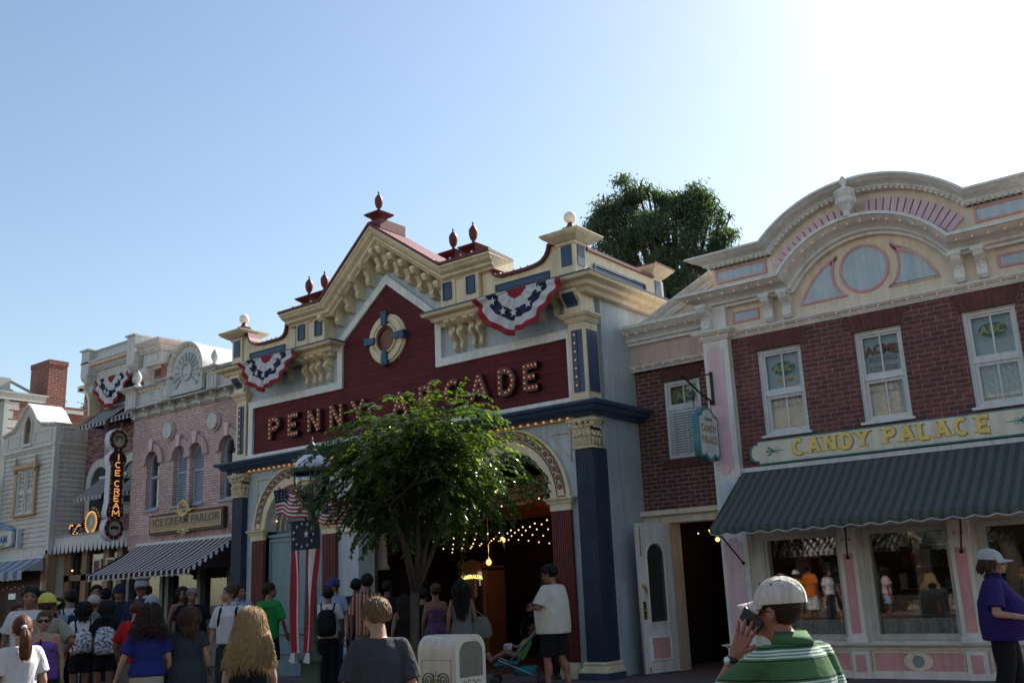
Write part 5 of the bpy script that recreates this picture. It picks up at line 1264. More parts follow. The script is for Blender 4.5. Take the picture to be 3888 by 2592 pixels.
    bulbs([(-28.45, 15.5, 2.68)], B, .03, GLOBE)
    return B
brick_block()
def small_awning(lab, x0, x1, yw, zt, yl, zl):
    return striped_awning('window_awning', lab, x0, x1, yw, zt, yl, zl, .09, BWST2, .20, .20)
for lab, a in (('small dark and white striped awning under the large bunting fan, left of the pair', (-28.0, -26.55, 15.98, 7.48, 15.2, 6.85)), ('small dark and white striped awning beside the pink shop parapet, right of the upper pair', (-26.35, -24.95, 15.98, 7.42, 15.2, 6.88)),
               ('small striped awning low on the mottled brick, left of the tall bulb sign', (-28.05, -26.6, 15.98, 5.35, 15.2, 4.72)), ('small striped awning low on the mottled brick, partly behind the tall bulb sign', (-26.2, -24.9, 15.98, 5.3, 15.2, 4.70))):
    small_awning(lab, *a)['group'] = 'small striped awnings on the brick block'
swag('bunting', 'red white and blue bunting fan beneath the heavy cornice of the brick block', -27.25, 15.75, 8.36, 1.95, 1.02, 'bunting fans on the shop fronts')

def tall_sign():
    A = thing('bulb_sign', 'tall dark projecting sign with vertical bulb letters between two round discs', 'sign', (-25.85, 15.2, 3.4))
    c = -25.85; y0, y1 = 15.02, 15.32
    D = mat('dark maroon sign', (.030, .012, .014), .45, .2, 6); SID = mat('white sign edge', (.62, .62, .66), .5, .08)
    def shape(g):
        L = arc(c, 6.20, .34-g, -62, 242, 26)
        left = [(c-.15+g*.3, 5.88), (c-.30+g, 5.74), (c-.32+g, 5.62), (c-.25+g, 5.45), (c-.25+g, 4.45), (c-.31+g, 4.15), (c-.30+g, 4.02), (c-.18+g*.4, 3.93)]
        Bt = arc(c, 3.70, .35-g, 122, 418, 26)
        right = [(2*c-p[0], p[1]) for p in reversed(left)]
        return L+left+Bt+right
    body = plate([shape(0)], y0, y1, 'body', SID, A); plate([shape(.03)], y0-.012, y0, 'face', D, A)
    for zc, r, nm in ((6.20, .22, 'portrait_disc'), (3.70, .22, 'lower_disc')):
        k = MB(); k.sweep(arc(c, zc, r, 0, 360, 30)[:-1], [(-.02, y0-.04), (.02, y0-.04), (.02, y0-.013), (-.02, y0-.013)], 'xz', closed=True); q = k.build(nm+'_ring', mat('dark bronze ring', (.10, .05, .03), .4, .1), A)
        plate([arc(c, zc, r-.01, 0, 359, 30)], y0-.022, y0-.013, nm, mat('grey sepia', (.36, .35, .30), .5, .25, 9), q)
    # a shaded head on the upper disc, a dark ribbon on the lower one
    k = MB(); k.ell((c-.01, y0-.025, 6.24), (.13, .012, .11), 12, 8); k.ell((c+.05, y0-.025, 6.30), (.06, .014, .05), 10, 6); k.build('portrait_hair', mat('sepia dark', (.12, .10, .08), .6, .3, 14), A)
    k = MB(); k.ell((c+.01, y0-.03, 6.17), (.07, .012, .10), 12, 8); k.ell((c, y0-.026, 6.05), (.10, .01, .06), 10, 6); k.build('portrait_face', mat('sepia light', (.46, .43, .36), .6, .15, 14), A)
    plate([arc(c, 3.45, .32, 60, 120, 10)+list(reversed(arc(c, 3.45, .24, 60, 120, 10)))], y0-.03, y0-.022, 'ribbon', IRON, A)
    LT = mat('lit letter face', (.30, .11, .03), .5, .1, emit=(1, .42, .10), estr=.03)
    zz = [5.62, 5.40, 5.17, 4.87, 4.65, 4.45, 4.25, 4.04]
    for ch, z in zip('ICECREAM', zz):
        k = MB(); w = .20 if ch != 'M' else .25
        if ch == 'I': w = .08
        P = stroke_letter(k, ch, c-w/2, z, w, .165, .042, y0-.05, y0-.013); L = k.build('bulb_letter', LT, A); bulbs([(p[0], y0-.055, p[2]) for p in P], L, .014, mat('orange lit bulb', (1, .6, .3), .4, 0, emit=(1, .42, .12), estr=.5), n=6)
    pts = []
    for s_ in (-1, 1):
        pts += [(c+s_*.20, y0-.02, 4.0+.13*i+.04*(i % 2)) for i in range(13)]
    for zc, r in ((6.20, .285), (3.70, .29)): pts += [(c+r*cos(a*pi/5+.3), y0-.02, zc+r*sin(a*pi/5+.3)) for a in range(10)]
    bulbs(pts, A, .012, n=6)
    k = MB()
    for z in (5.15, 4.42): k.box(-25.6, -24.75, 15.10, 15.18, z, z+.045); k.box(-24.80, -24.74, 15.02, 15.3, z-.08, z+.12)
    k.build('steel_arms', PGREY, A)
    A.location = (-25.15, 14.73, 3.36); A.rotation_euler = (0, 0, pi/2); A.scale = (.86, .75, .955)      # it projects from the wall and faces along the street
tall_sign()
def round_sign():
    A = thing('round_bulb_sign', 'round gilt sign ringed with orange bulbs and a curling bulb scroll at its foot', 'sign', (-27.2, 15.3, 3.7))
    c = (-27.15, 3.98); y = 15.28
    plate([arc(*c, .33, 0, 359, 30)], y, y+.06, 'disc', mat('dark maroon sign', (0, 0, 0)), A)
    k = MB(); k.sweep(arc(*c, .23, 0, 360, 30)[:-1], [(-.025, y-.03), (.025, y-.03), (.025, y-.001), (-.025, y-.001)], 'xz', closed=True); k.build('gilt_ring', GOLD, A)
    plate([arc(*c, .21, 0, 359, 30)], y-.012, y-.001, 'portrait', mat('grey sepia', (0, 0, 0)), A)
    k = MB(); k.ell((c[0]+.02, y-.018, c[1]+.02), (.10, .01, .14), 10, 8); k.build('figure', mat('pale figure', (.55, .48, .45), .6, .2, 12), A)
    t = 'ICE CREAM'
    for i, ch in enumerate(t):
        if ch == ' ': continue
        a = radians(158-17*i); o = text(ch, .10, 0, 0, 0, 'lettering', GOLD, None, .01, .004)
        o.rotation_euler = (0, -(a-pi/2), 0); o.location = (c[0]+.40*cos(a), y, c[1]+.40*sin(a)); o.parent = A; o.matrix_parent_inverse = Matrix.Translation(-Vector(A['_base']))
    bulbs([(c[0]+.295*cos(2*pi*i/30), y-.02, c[1]+.295*sin(2*pi*i/30)) for i in range(30)], A, .02, mat('orange lit bulb', (0, 0, 0)), n=6)
    S_ = [(-28.30, 3.88), (-28.25, 3.96), (-28.15, 3.97), (-28.10, 3.92)]; S2 = [(-28.30, 3.62), (-28.22, 3.60), (-28.12, 3.66), (-28.0, 3.78), (-27.88, 3.90), (-27.76, 3.95), (-27.66, 3.90)]; S3 = [(-27.85, 3.72), (-27.80, 3.66), (-27.72, 3.64)]
    k = MB()
    for s_ in (S_, S2, S3): k.tube([(p[0], y+.02, p[1]) for p in s_], .05, 6)
    k.tube([(-28.3, y+.03, 3.88), (-28.32, y+.03, 3.75), (-28.3, y+.03, 3.62)], .03, 6); k.build('scroll', mat('dark maroon sign', (0, 0, 0)), A)
    pts = []
    for s_ in (S_, S2, S3):
        for i in range(len(s_)-1):
            for j in range(2): pts.append((s_[i][0]+(s_[i+1][0]-s_[i][0])*j/2, y-.03, s_[i][1]+(s_[i+1][1]-s_[i][1])*j/2))
    bulbs(pts, A, .019, mat('orange lit bulb', (0, 0, 0)), n=6)
round_sign()

# ---------------------------------------------------------------- clapboard house
def clapboard():
    XL, XR, Y = -32.2, -28.96, 15.0
    B = thing('clapboard_house', 'grey white clapboard house with a shaped gable holding a louvre', 'building', ((XL+XR)/2, Y, .15))
    CL = mat('clapboard paint', (.60, .54, .47), .55, .08, 2); TR = mat('clapboard trim', (.60, .60, .54), .5, .08, 3)
    TAN = mat('tan window trim', (.45, .30, .17), .5, .12, 4)
    k = MB(); k.box(XL+.05, XR-.06, Y+.05, 21, .1, 7.0); k.build('inner_walls', CL, B)
    k = MB(); z = 3.30; h = .145
    while z < 6.42:
        k.prism([(Y+.05, z), (Y-.0, z), (Y+.035, z+h), (Y+.05, z+h)], XL, XR-.12, 'yz')
        z += h
    k.build('boards_front', CL, B)
    # right flank boards
    k = MB(); z = 3.30
    while z < 6.42:
        k.add([(XR-.06, Y+.13, z), (XR, Y+.13, z), (XR-.035, Y+.13, z+h), (XR-.06, Y+.13, z+h), (XR-.06, 16.2, z), (XR, 16.2, z), (XR-.035, 16.2, z+h), (XR-.06, 16.2, z+h)], [(0, 1, 2, 3), (7, 6, 5, 4), (0, 4, 5, 1), (1, 5, 6, 2), (2, 6, 7, 3), (3, 7, 4, 0)]); z += h
    k.build('boards_side', CL, B)
    k = MB(); k.box(XR-.13, XR+.012, Y-.02, Y+.13, 3.18, 7.02); k.box(XL-.02, XL+.12, Y-.02, Y+.1, 3.18, 7.0); k.box(XL, XR, Y-.02, Y+.1, 3.17, 3.30); k.box(XL, XR, Y-.035, Y+.1, 6.42, 6.50); k.box(XR-.02, XR+.03, Y+.1, 16.2, 6.42, 6.50); k.box(XR-.02, XR+.012, Y+.1, 16.2, 3.17, 3.30); k.build('corner_boards', TR, B)
    gx = -30.67
    gab = [(XL, 6.5), (XR, 6.5), (XR, 7.05), (-29.25, 7.08), (-29.8, 7.16), (-30.05, 7.30), (-30.30, 7.58), (-30.45, 7.72), (gx, 7.86), (-30.90, 7.72), (-31.05, 7.56), (-31.30, 7.30), (-31.55, 7.14), (XL, 7.02)]
    lou = [(gx-.23, 6.62), (gx+.23, 6.62), (gx+.23, 7.28), (gx, 7.58), (gx-.23, 7.28)]
    g = plate([gab, lou], Y-.01, Y+.12, 'gable', CL, B)
    top = gab[2:]; k = MB(); k.sweep(top[::-1], [(-.05, Y-.10), (0, Y-.10), (.06, Y-.03), (.08, Y-.012), (0, Y-.0), (0, Y+1.0), (-.05, Y+1.0)], 'xz'); k.build('gable_capping', TR, g)
    k = MB(); k.tube([(p[0], Y-.03, p[1]) for p in lou+lou[:1]], .035, 6, False); k.box(gx-.33, gx+.33, Y-.07, Y+.05, 6.55, 6.61); k.build('louvre_frame', TR, g)
    k = MB()
    for i in range(13):
        z = 6.64+.068*i; hw = .22 if z < 7.26 else max(.02, .22*(7.56-z)/.3)
        k.prism([(Y, z), (Y+.06, z+.055), (Y+.07, z+.055), (Y+.01, z)], gx-hw, gx+hw, 'yz')
    k.build('louvre_slats', TAN, g); MB().box(gx-.23, gx+.23, Y+.1, Y+.13, 6.6, 7.6).build('louvre_back', DARK, g)
    for x0, x1 in ((-31.95, -31.15), (-30.2, -29.2)):
        k = MB(); frame(k, x0, x1, 6.58, 6.95, .03, Y-.03, Y-.011); k.build('panel_moulding', TR, g)
    k = MB(); k.sweep([(15.2, 6.58), (16.0, 6.58), (16.0, 6.95), (15.2, 6.95)], [(-.02, XR-.05), (.02, XR-.05), (.02, XR+.02), (-.02, XR+.02)], 'yz', closed=True); k.box(XR-.1, XR+.0, Y+.12, 16.2, 6.5, 7.02); k.build('side_panel', CL, B)
    bulbs([(p[0], Y-.12, p[1]-.02) for p in gab[2:]]+[(XR+.03, 15.2+.25*i, 6.98) for i in range(4)], B, .016)
    # paired window with tan pediment
    w0, w1 = -31.05, -30.05
    k = MB(); k.box(w0-.16, w0-.02, Y-.07, Y+.02, 4.45, 5.85); k.box(w1+.02, w1+.16, Y-.07, Y+.02, 4.45, 5.85); k.box(w0-.25, w1+.25, Y-.14, Y+.02, 5.85, 5.97); k.box(w0-.16, w1+.16, Y-.08, Y+.02, 5.80, 5.86); k.box(w0-.22, w1+.22, Y-.10, Y+.02, 4.40, 4.46)
    for x in (w0-.12, w1+.12): k.lathe([(.05, 5.97), (.06, 6.02), (.03, 6.06), (.05, 6.12), (.02, 6.18), (.03, 6.21), (.005, 6.26)], (x, Y-.07, 0), 8); console(k, x-.06, x+.06, Y-.02, 5.86, .3, .11)
    tr = k.build('window_surround', TAN, B)
    for i, (a, b_) in enumerate(((w0, w0+.47), (w1-.47, w1))):
        w = sash_window(B, a, b_, 4.46, 5.80, Y-.05, 5.12, fm=TR, ft=.045, mull=True)
        MB().box(a, b_, Y+.045, Y+.048, 4.46, 5.8).build('dark_behind', DARK if i == 0 else BLIND, w)
        if i:
            k = MB()
            for j in range(12): k.prism([(Y-.01, 4.55+.045*j), (Y+.01, 4.585+.045*j), (Y+.016, 4.585+.045*j), (Y-.004, 4.55+.045*j)], a+.05, b_-.05, 'yz')
            k.build('blind_slats', TR, w)
    # timber shop front below
    OR = mat('tan pier', (.32, .20, .12), .5, .15, 3)
    k = MB(); k.box(-29.22, -28.98, Y+.02, Y+.3, .15, 3.17); k.box(-29.45, -29.24, Y+.06, Y+.3, .15, 3.05); k.box(-32.2, -29.4, Y+.02, Y+.3, 2.9, 3.17); k.build('timber_pier', OR, B)
    k = MB(); k.box(-32.2, -29.4, Y+.045, Y+.1, .15, 2.9); k.build('dark_front', mat('dim warm interior', (.06, .03, .02), .6, .4, 4), B)
    bulbs([(-31.6+.25*i, Y+.03, 2.25+.05*(i % 2)) for i in range(7)], B, .012)
    k = MB(); k.box(-31.2, -30.8, Y+.02, Y+.04, 1.95, 2.12); k.box(-30.2, -29.9, Y+.02, Y+.04, 2.0, 2.1); k.build('lit_cards', mat('dim lit cards', (.3, .35, .35), .5, .3, 9, emit=(.5, .6, .6), estr=.15), B)
    BL = stripe_mat('blue and white awning stripes', [(.15, .20, .30), (.40, .40, .40)], 0, .56, (.5,))
    striped_awning('blue_awning', 'blue and white striped awning at the left edge, on the clapboard house', -32.3, -29.15, 14.98, 3.1, 14.35, 2.72, .22, BL, .56, .28)
    # board sign at the far left
    A = thing('board_sign', 'cream board sign with blue letters and curled blue trim at the left edge', 'sign', (-32.0, 14.9, 3.6))
    BLU = mat('soft blue trim', (.22, .36, .50), .5, .1, 5)
    pts = [(-33.4, 3.52), (-31.05, 3.52), (-30.93, 3.62), (-30.93, 3.95), (-31.0, 4.02), (-33.4, 4.02)]
    plate([pts], 14.86, 14.95, 'frame', mat('pale sign frame', (.50, .55, .60), .5, .08), A)
    pts = [(-33.35, 3.56), (-31.07, 3.56), (-30.98, 3.64), (-30.98, 3.93), (-31.04, 3.98), (-33.35, 3.98)]
    plate([pts], 14.85, 14.86, 'face', mat('sign cream', (0, 0, 0)), A)
    text('CREAM', .34, -31.75, 3.74, 14.848, 'lettering', mat('blue lettering', (.04, .12, .35), .5, .05), A, .006, .012)
    k = MB(); k.tube([(-32.2+.09*i, 14.85, 3.60-.035*sin(pi*i/10)) for i in range(11)], .012, 6); k.build('swash', MATS['blue lettering'], A)
    k = MB(); k.tube([(-33.2, 14.88, 4.35), (-32.4, 14.88, 4.33), (-31.7, 14.88, 4.20), (-31.2, 14.88, 4.06), (-30.85, 14.88, 4.03)], [.03, .05, .06, .07, .02], 8); k.ell((-31.35, 14.87, 4.11), (.12, .04, .06), 8, 6); k.build('blue_scroll', BLU, A, True)
    k = MB(); k.box(-30.68, -30.58, 14.86, 14.99, 3.46, 4.02); k.build('post', mat('pale sign frame', (0, 0, 0)), A)
clapboard()

# ---------------------------------------------------------------- stone and brick block behind, with the chimney
def stone_block():
    B = thing('stone_cornered_block', 'brick block with pale stone corner and tall brick chimney behind the clapboard house', 'building', (-34, 16, .15))
    X = -32.4
    STN = mat('pale stone', (.46, .45, .41), .6, .12, 2)
    k = MB(); k.box(-42, X, 15.0, 24, .1, 8.30); k.build('brick_walls', BRICKO, B)
    k = MB(); k.box(-42, X+.03, 14.75, 16.40, 8.32, 8.56); k.box(-42, X+.05, 14.70, 16.42, 8.54, 8.60); k.box(-33.6, X+.012, 14.98, 15.12, .1, 8.31)
    for i in range(7): k.box(-33.3, X+.01, 15.121, 15.28 if i % 2 else 15.45, 6.2+.3*i, 6.46+.3*i)
    k.box(-34, X+.04, 17.0, 19.5, 8.08, 8.20); k.build('stone_trim', STN, B)
    k = MB(); k.box(-33.6, X+.04, 16.35, 17.0, 7.0, 9.84); k.box(-33.62, X+.06, 16.33, 17.02, 9.70, 9.86); k.build('chimney', BRICKO, B)
    k = MB(); k.tube([(-33, 15.3, 9.1), (-33, 16.3, 8.7)], .05, 8); k.tube([(-33.1, 15.2, 8.9), (-33.1, 15.9, 8.6)], .04, 8); k.tube([(-33.0, 14.9, 8.75), (-33.0, 16.6, 8.62)], .02, 6); k.box(-33.3, -32.9, 14.9, 15.35, 8.6, 9.15); k.build('roof_rail', STN, B)
    N = thing('dark_brick_block', 'sliver of dark red brick at the far left edge of the picture', 'building', (-45, 14.6, .15))
    k = MB(); k.box(-60, -32.42, 14.4, 14.9, .1, 5.75); k.build('brick_wall', BRICKD, N)
stone_block()
# ================================================================ STREET FURNITURE AND TREES
def street_lamp():
    x, y = -10.42, 9.0
    A = thing('street_lamp', 'green iron street lamp with frosted dome and glass chimney beside the leafy tree', 'lamp post', (x, y, 0))
    G = mat('lamp post green', (.065, .10, .065), .5, .2, 6)
    k = MB(); k.lathe([(.20, 0), (.20, .08), (.16, .12), (.15, .45), (.13, .62), (.125, .78), (.14, .80), (.155, .83), (.155, .87), (.11, .90), (.088, .95), (.085, 1.1), (.072, 1.9), (.06, 2.45), (.085, 2.5), (.09, 2.54), (.055, 2.6), (.05, 2.74), (.09, 2.80), (.12, 2.84), (.12, 2.88)], n=20)
    for i in range(12):
        a = 2*pi*i/12; k.tube([(.083*cos(a), .083*sin(a), 1.0), (.060*cos(a), .060*sin(a), 2.4)], .008, 5)
    k.build('pole', G, A, True, world=False)
    k = MB(); k.lathe([(.135, 2.88), (.20, 3.02), (.225, 3.15), (.215, 3.27)], n=20); k.build('glass_chimney', glass_mat('lamp glass', (.75, .76, .75), 2.2), A, True, world=False)
    k = MB(); k.lathe([(.235, 3.30), (.225, 3.38), (.19, 3.45), (.13, 3.50), (.08, 3.515), (.02, 3.52)], n=24); k.build('dome', mat('frosted white glass', (.70, .72, .78), .35, .05), A, True, world=False)
    k = MB(); n = 40; k.lathe([(.29, 3.26), (.30, 3.285), (.245, 3.305), (.235, 3.28)], n=24)
    for i in range(20):
        a = 2*pi*i/20; k.ell((.255*cos(a), .255*sin(a), 3.305), (.03, .03, .03), 6, 4)
    for i in range(4):
        a = 2*pi*(i+.5)/4; k.tube([(.12*cos(a), .12*sin(a), 2.86), (.22*cos(a), .22*sin(a), 3.02), (.24*cos(a), .24*sin(a), 3.28)], .012, 6)
    k.build('rim', G, A, world=False)
    k = MB(); k.lathe([(.10, 3.51), (.12, 3.53), (.085, 3.58), (.05, 3.60), (.085, 3.61), (.03, 3.67), (.012, 3.70), (.02, 3.725), (.004, 3.76)], n=14); k.build('finial', mat('lamp cap', (.06, .065, .06), .5, .1), A, True, world=False)
    k = MB(); k.tube([(-.34, -.10, 2.62), (.34, -.10, 2.62)], .012, 6); k.tube([(-.05, 0, 2.6), (-.55, -.12, 3.12)], .010, 6); k.tube([(.05, 0, 2.6), (.48, -.12, 2.95)], .010, 6); k.build('flag_arms', IRON, A, world=False)
    # long banner gathered at its foot
    Bn = thing('lamp_banner', 'long banner of white stars on navy above red stripes, tied to the lamp post', 'banner', (x, y-.12, 2.62))
    RD, WH, NV = MATS['bunting red'], MATS['bunting white'], mat('banner navy', (.012, .016, .035), .8, .1, 8)
    def strip(u0, u1, z0, z1, m, nm, spl=0):
        k = MB(); n = 26; vs = []; fs = []
        for i in range(n+1):
            t = i/n; z = z0+(z1-z0)*t; w = .29-.11*max(0, (2.24-z)/1.34)
            for u in (u0, (u0+u1)/2, u1):
                vs.append((u*w+.012*sin(z*5+u*3), -.02*sin(u*7+z*2)-.03*max(0, (2.24-z))*abs(u), z-2.62))
        for i in range(n):
            for j in range(2): fs.append((3*i+j, 3*i+3+j, 3*i+4+j, 3*i+1+j))
        k.add(vs, fs); return k.build(nm, m, Bn, True, world=False, fix=False)
    nv = strip(-1, 1, 2.62, 2.24, NV, 'navy_field')
    bd = [(-1, -.62, RD), (-.62, -.40, WH), (-.40, -.28, RD), (.28, .40, RD), (.12, .28, RD), (.40, .74, WH), (.74, 1.0, RD)]
    for u0, u1, m in bd: strip(u0, u1, 2.24, .93, m, 'stripe')
    for u0 in (-.85, .75):
        k = MB(); k.add([(u0*.18-.03, -.05, -1.69), (u0*.18+.04, -.05, -1.69), (u0*.18+.07, -.07, -1.82), (u0*.18-.06, -.07, -1.80)], [(0, 1, 2, 3)]); k.build('tail', WH, Bn, world=False)
    def star(k, cx_, cz_, R, y_):
        k.prism([(cx_+(R if q % 2 == 0 else R*.4)*cos(pi/2+q*pi/5), cz_+(R if q % 2 == 0 else R*.4)*sin(pi/2+q*pi/5)) for q in range(10)], y_, y_+.004)
    k = MB(); star(k, .08, -.18, .055, -.04)
    for i in range(11): a = 2*pi*i/11; star(k, .02+.20*cos(a), -.19+.15*sin(a), .024, -.04)
    k.build('star', WH, nv, world=False)
    # small flags
    def flag(name, label, o, ux, w, h, droop, ph):
        F = thing(name, label, 'flag', o, group='small flags on the lamp post'); U = Vector(ux).normalized()
        def P(u, v):   # u along fly, v down the hoist
            return (U.x*u*w+.03*sin(u*7+ph+v*2), U.y*u*w+.05*sin(u*6+ph+v), -v*h-droop*u*u*.5+.02*sin(u*8+ph))
        def patch(u0, u1, v0, v1, m, nm, nu=14, off=0):
            k = MB(); vs = []; fs = []
            for i in range(nu+1):
                for j in range(3):
                    p = P(u0+(u1-u0)*i/nu, v0+(v1-v0)*j/2); vs.append((p[0], p[1]-off, p[2]))
            for i in range(nu):
                for j in range(2): fs.append((3*i+j, 3*i+3+j, 3*i+4+j, 3*i+1+j))
            k.add(vs, fs); return k.build(nm, m, F, True, world=False, fix=False)
        for i in range(13):
            u0 = .42 if i < 7 else 0
            patch(u0, 1, i/13, (i+1)/13, RD if i % 2 == 0 else WH, 'stripe')
        c_ = patch(0, .42, 0, 7/13, MATS['bunting navy'], 'canton')
        k = MB()
        for i in range(5):
            for j in range(4):
                p = P(.05+.08*i, .05+.12*j); k.ell((p[0], p[1]-.006, p[2]), (.008, .004, .008), 5, 4)
        k.build('star', WH, c_, world=False)
    flag('small_flag', 'small stars and stripes flag spread to the left of the lamp post', (x-.66, y-.12, 3.08), (1, .12, 0), .66, .34, .24, 0)
    flag('small_flag', 'small stars and stripes flag at the right of the lamp post, half covered by leaves', (x+.28, y-.12, 2.86), (1, .1, 0), .58, .30, .22, 2)
street_lamp()

def litter_bin():
    x0, x1, y0, y1 = -6.60, -6.16, 7.0, 7.42
    A = thing('litter_bin', 'cream street litter bin with a rounded top, flap and painted scroll ornament', 'litter bin', ((x0+x1)/2, (y0+y1)/2, 0))
    CR = mat('bin cream', (.55, .50, .41), .4, .08, 4); r = .14; zt = 1.23
    prof = [(y0, .06), (y1, .06), (y1, zt-r)]+arc(y1-r, zt-r, r, 0, 90, 8)[1:]+arc(y0+r, zt-r, r, 90, 180, 8)
    k = MB(); k.prism(prof, x0, x1, 'yz'); k.box(x0+.03, x1-.03, y0+.03, y1-.03, 0, .06); b = k.build('body', CR, A)
    # raised rim on the end with the dark flap
    inn = [(y0+.05, .86), (y1-.04, .86), (y1-.04, zt-r-.03)]+arc(y1-r-.01, zt-r-.03, r-.03, 0, 90, 8)[1:]+arc(y0+r+.02, zt-r-.03, r-.03, 90, 180, 8)
    for xx, s_ in ((x1, 1), (x0, -1)):
        plate([prof, inn], min(xx, xx+s_*.012), max(xx, xx+s_*.012), 'rim', CR, A, 'yz')
        plate([inn], min(xx+s_*.001, xx+s_*.005), max(xx+s_*.001, xx+s_*.005), 'flap', mat('flap grey', (.13, .13, .105), .4, .2, 6), A, 'yz')
    k = MB()
    frame(k, x0+.035, x1-.045, .12, 1.02, .004, y0-.003, y0-.001); k.build('door_seam', mat('seam', (.12, .11, .09), .6, 0), A)
    OL = mat('ornament olive', (.22, .24, .10), .5, .1); DK = mat('ornament line', (.07, .05, .04), .5, 0)
    k = MB(); xm = (x0+x1)/2-.01; zc = .84
    for s_ in (-1, 1):
        pts = []
        for i in range(34):
            a = i*.42; rr = .012+.0035*i*.55
            pts.append((xm+s_*(.085-rr*cos(a+2.2)), y0-.006, zc+.0+rr*sin(a+2.2)))
        k.tube(pts, .0045, 5)
    for dx in (-.02, 0, .02): k.tube([(xm+dx, y0-.006, zc+.035), (xm+dx*2.2, y0-.006, zc+.085-abs(dx))], [.004, .002], 5)
    k.build('scroll_lines', DK, A)
    k = MB(); k.box(xm-.075, xm+.075, y0-.005, y0-.002, zc-.15, zc+.015); k.build('ornament', OL, A)
    plate([arc(.0, .0, .12, 20, 160, 16)+list(reversed(arc(0, 0, .085, 20, 160, 16)))], x1+.013, x1+.016, 'badge', mat('badge maroon', (.12, .035, .03), .5, .1), A, 'yz').location = (0, (y0+y1)/2, .68)
    k = MB()
    for s_ in (-1, 1): k.tube([(x1+.014, (y0+y1)/2+s_*(.015+.006*i), .82+.020*sin(i*.62)*(1-i/28)) for i in range(22)], .0028, 5)
    k.build('flourish', DK, A)
litter_bin()

def leaf_mat(name, rgb, rough, trans):
    m = mat(name, rgb, rough, .35, 9, spec=.5); n = m.node_tree; b = n.nodes['Principled BSDF']; o = n.nodes['Material Output']
    t = n.nodes.new('ShaderNodeBsdfTranslucent'); t.inputs[0].default_value = (rgb[0]*1.5+.03, rgb[1]*1.6+.05, rgb[2]*.6, 1)
    a = n.nodes.new('ShaderNodeMixShader'); a.inputs[0].default_value = trans
    n.links.new(b.outputs[0], a.inputs[1]); n.links.new(t.outputs[0], a.inputs[2]); n.links.new(a.outputs[0], o.inputs['Surface'])
    return m
BARK = mat('grey bark', (.075, .060, .045), .85, .35, 14, .5, 40)

def street_tree():
    bx, by = -9.0, 9.5
    A = thing('street_tree', 'small leafy street tree with glossy sunlit leaves in front of the arcade', 'tree', (bx, by, 0))
    rnd = random.Random(4)
    k = MB(); k.tube([(0, 0, 0), (.02, 0, .5), (-.03, .01, 1.1), (-.01, 0, 1.55), (.0, 0, 1.75)], [.085, .065, .058, .056, .058], 10)
    fk = [(0, 0, 1.7)]
    ends = []
    for i in range(9):
        a = i*2*pi/9+rnd.random()*.5; rr = .35+.35*rnd.random(); p = (rr*cos(a), rr*sin(a), 2.6+.6*rnd.random())
        mid = (rr*.35*cos(a)+.03, rr*.35*sin(a), 2.1+.1*rnd.random())
        k.tube([(0, 0, 1.62), mid, p], [.05, .035, .016], 7); ends.append(p)
        for j in range(4):
            a2 = a+rnd.uniform(-.9, .9); r2 = rr+.3+.45*rnd.random(); q = (r2*cos(a2), r2*sin(a2), p[2]+rnd.uniform(-.2, .75))
            k.tube([p if j else mid, ((p[0]+q[0])/2, (p[1]+q[1])/2, (p[2]+q[2])/2+.1), q], [.016, .010, .005], 5); ends.append(q)
    k.build('trunk', BARK, A, True, world=False)
    kb = MB(); kl = MB(); ky = MB(); cz = 3.20
    def leaf(m, p, d, L, w):
        d = d.normalized(); up = Vector((rnd.uniform(-.5, .5), rnd.uniform(-.5, .5), 1)); s = d.cross(up)
        if s.length < 1e-3: return
        s.normalize(); nrm = s.cross(d)
        c1 = p+d*L*.35-nrm*.003; c2 = p+d*L*.7-nrm*.006
        m.add([p, c1+s*w, c2+s*w*.75, p+d*L-nrm*.012, c2-s*w*.75, c1-s*w], [(0, 1, 2, 3), (0, 3, 4, 5)])
    n = 0
    for t in range(1600):
        a = rnd.uniform(0, 2*pi); ph = math.asin(rnd.uniform(-.95, 1)); rad = rnd.random()**.45*.92
        lump = 1+.16*sin(a*3+1)+.12*sin(a*5+ph*4)
        p = Vector((.10+1.16*rad*cos(ph)*cos(a)*lump, .06+1.16*rad*cos(ph)*sin(a)*lump, cz+.90*rad*sin(ph)*lump+.06*sin(a*4)))
        d = Vector((cos(a)*cos(ph*.6), sin(a)*cos(ph*.6), .55*sin(ph)+.25)); d += Vector((rnd.uniform(-.5, .5), rnd.uniform(-.5, .5), rnd.uniform(-.3, .4))); d.normalize()
        if noise.noise(p*1.9+Vector((3, 1, 7))) < -.27 and rad > .5: continue
        L = rnd.uniform(.22, .46)*(1.3 if rad > .7 else 1)*(1.35 if rnd.random() < .06 else 1); m = 11; pts = [p.copy()]
        for i in range(m):
            d = (d+Vector((0, 0, -.13))).normalized(); pts.append(pts[-1]+d*L/m)
        kb.tube(pts, [.0035]*m+[.001], 3, False)
        new = rnd.random() < .16 and ph > .15
        for i in range(1, m+1):
            dd = (pts[i]-pts[i-1]).normalized(); sd = dd.cross(Vector((0, 0, 1)))
            if sd.length < .1: sd = Vector((1, 0, 0))
            sd.normalize()
            for s_ in (-1, 1):
                v = dd*.5+sd*s_*.9+Vector((rnd.uniform(-.3, .3), rnd.uniform(-.3, .3), rnd.uniform(-.6, .15)))
                leaf(ky if new else kl, pts[i], v, rnd.uniform(.060, .100), rnd.uniform(.014, .021)); n += 1
    kb.build('twigs', BARK, A, world=False, fix=False)
    kl.build('foliage', leaf_mat('glossy dark leaf', (.054, .094, .018), .22, .40), A, world=False, fix=False)
    ky.build('young_foliage', leaf_mat('young leaf', (.12, .18, .025), .35, .5), A, world=False, fix=False)
street_tree()

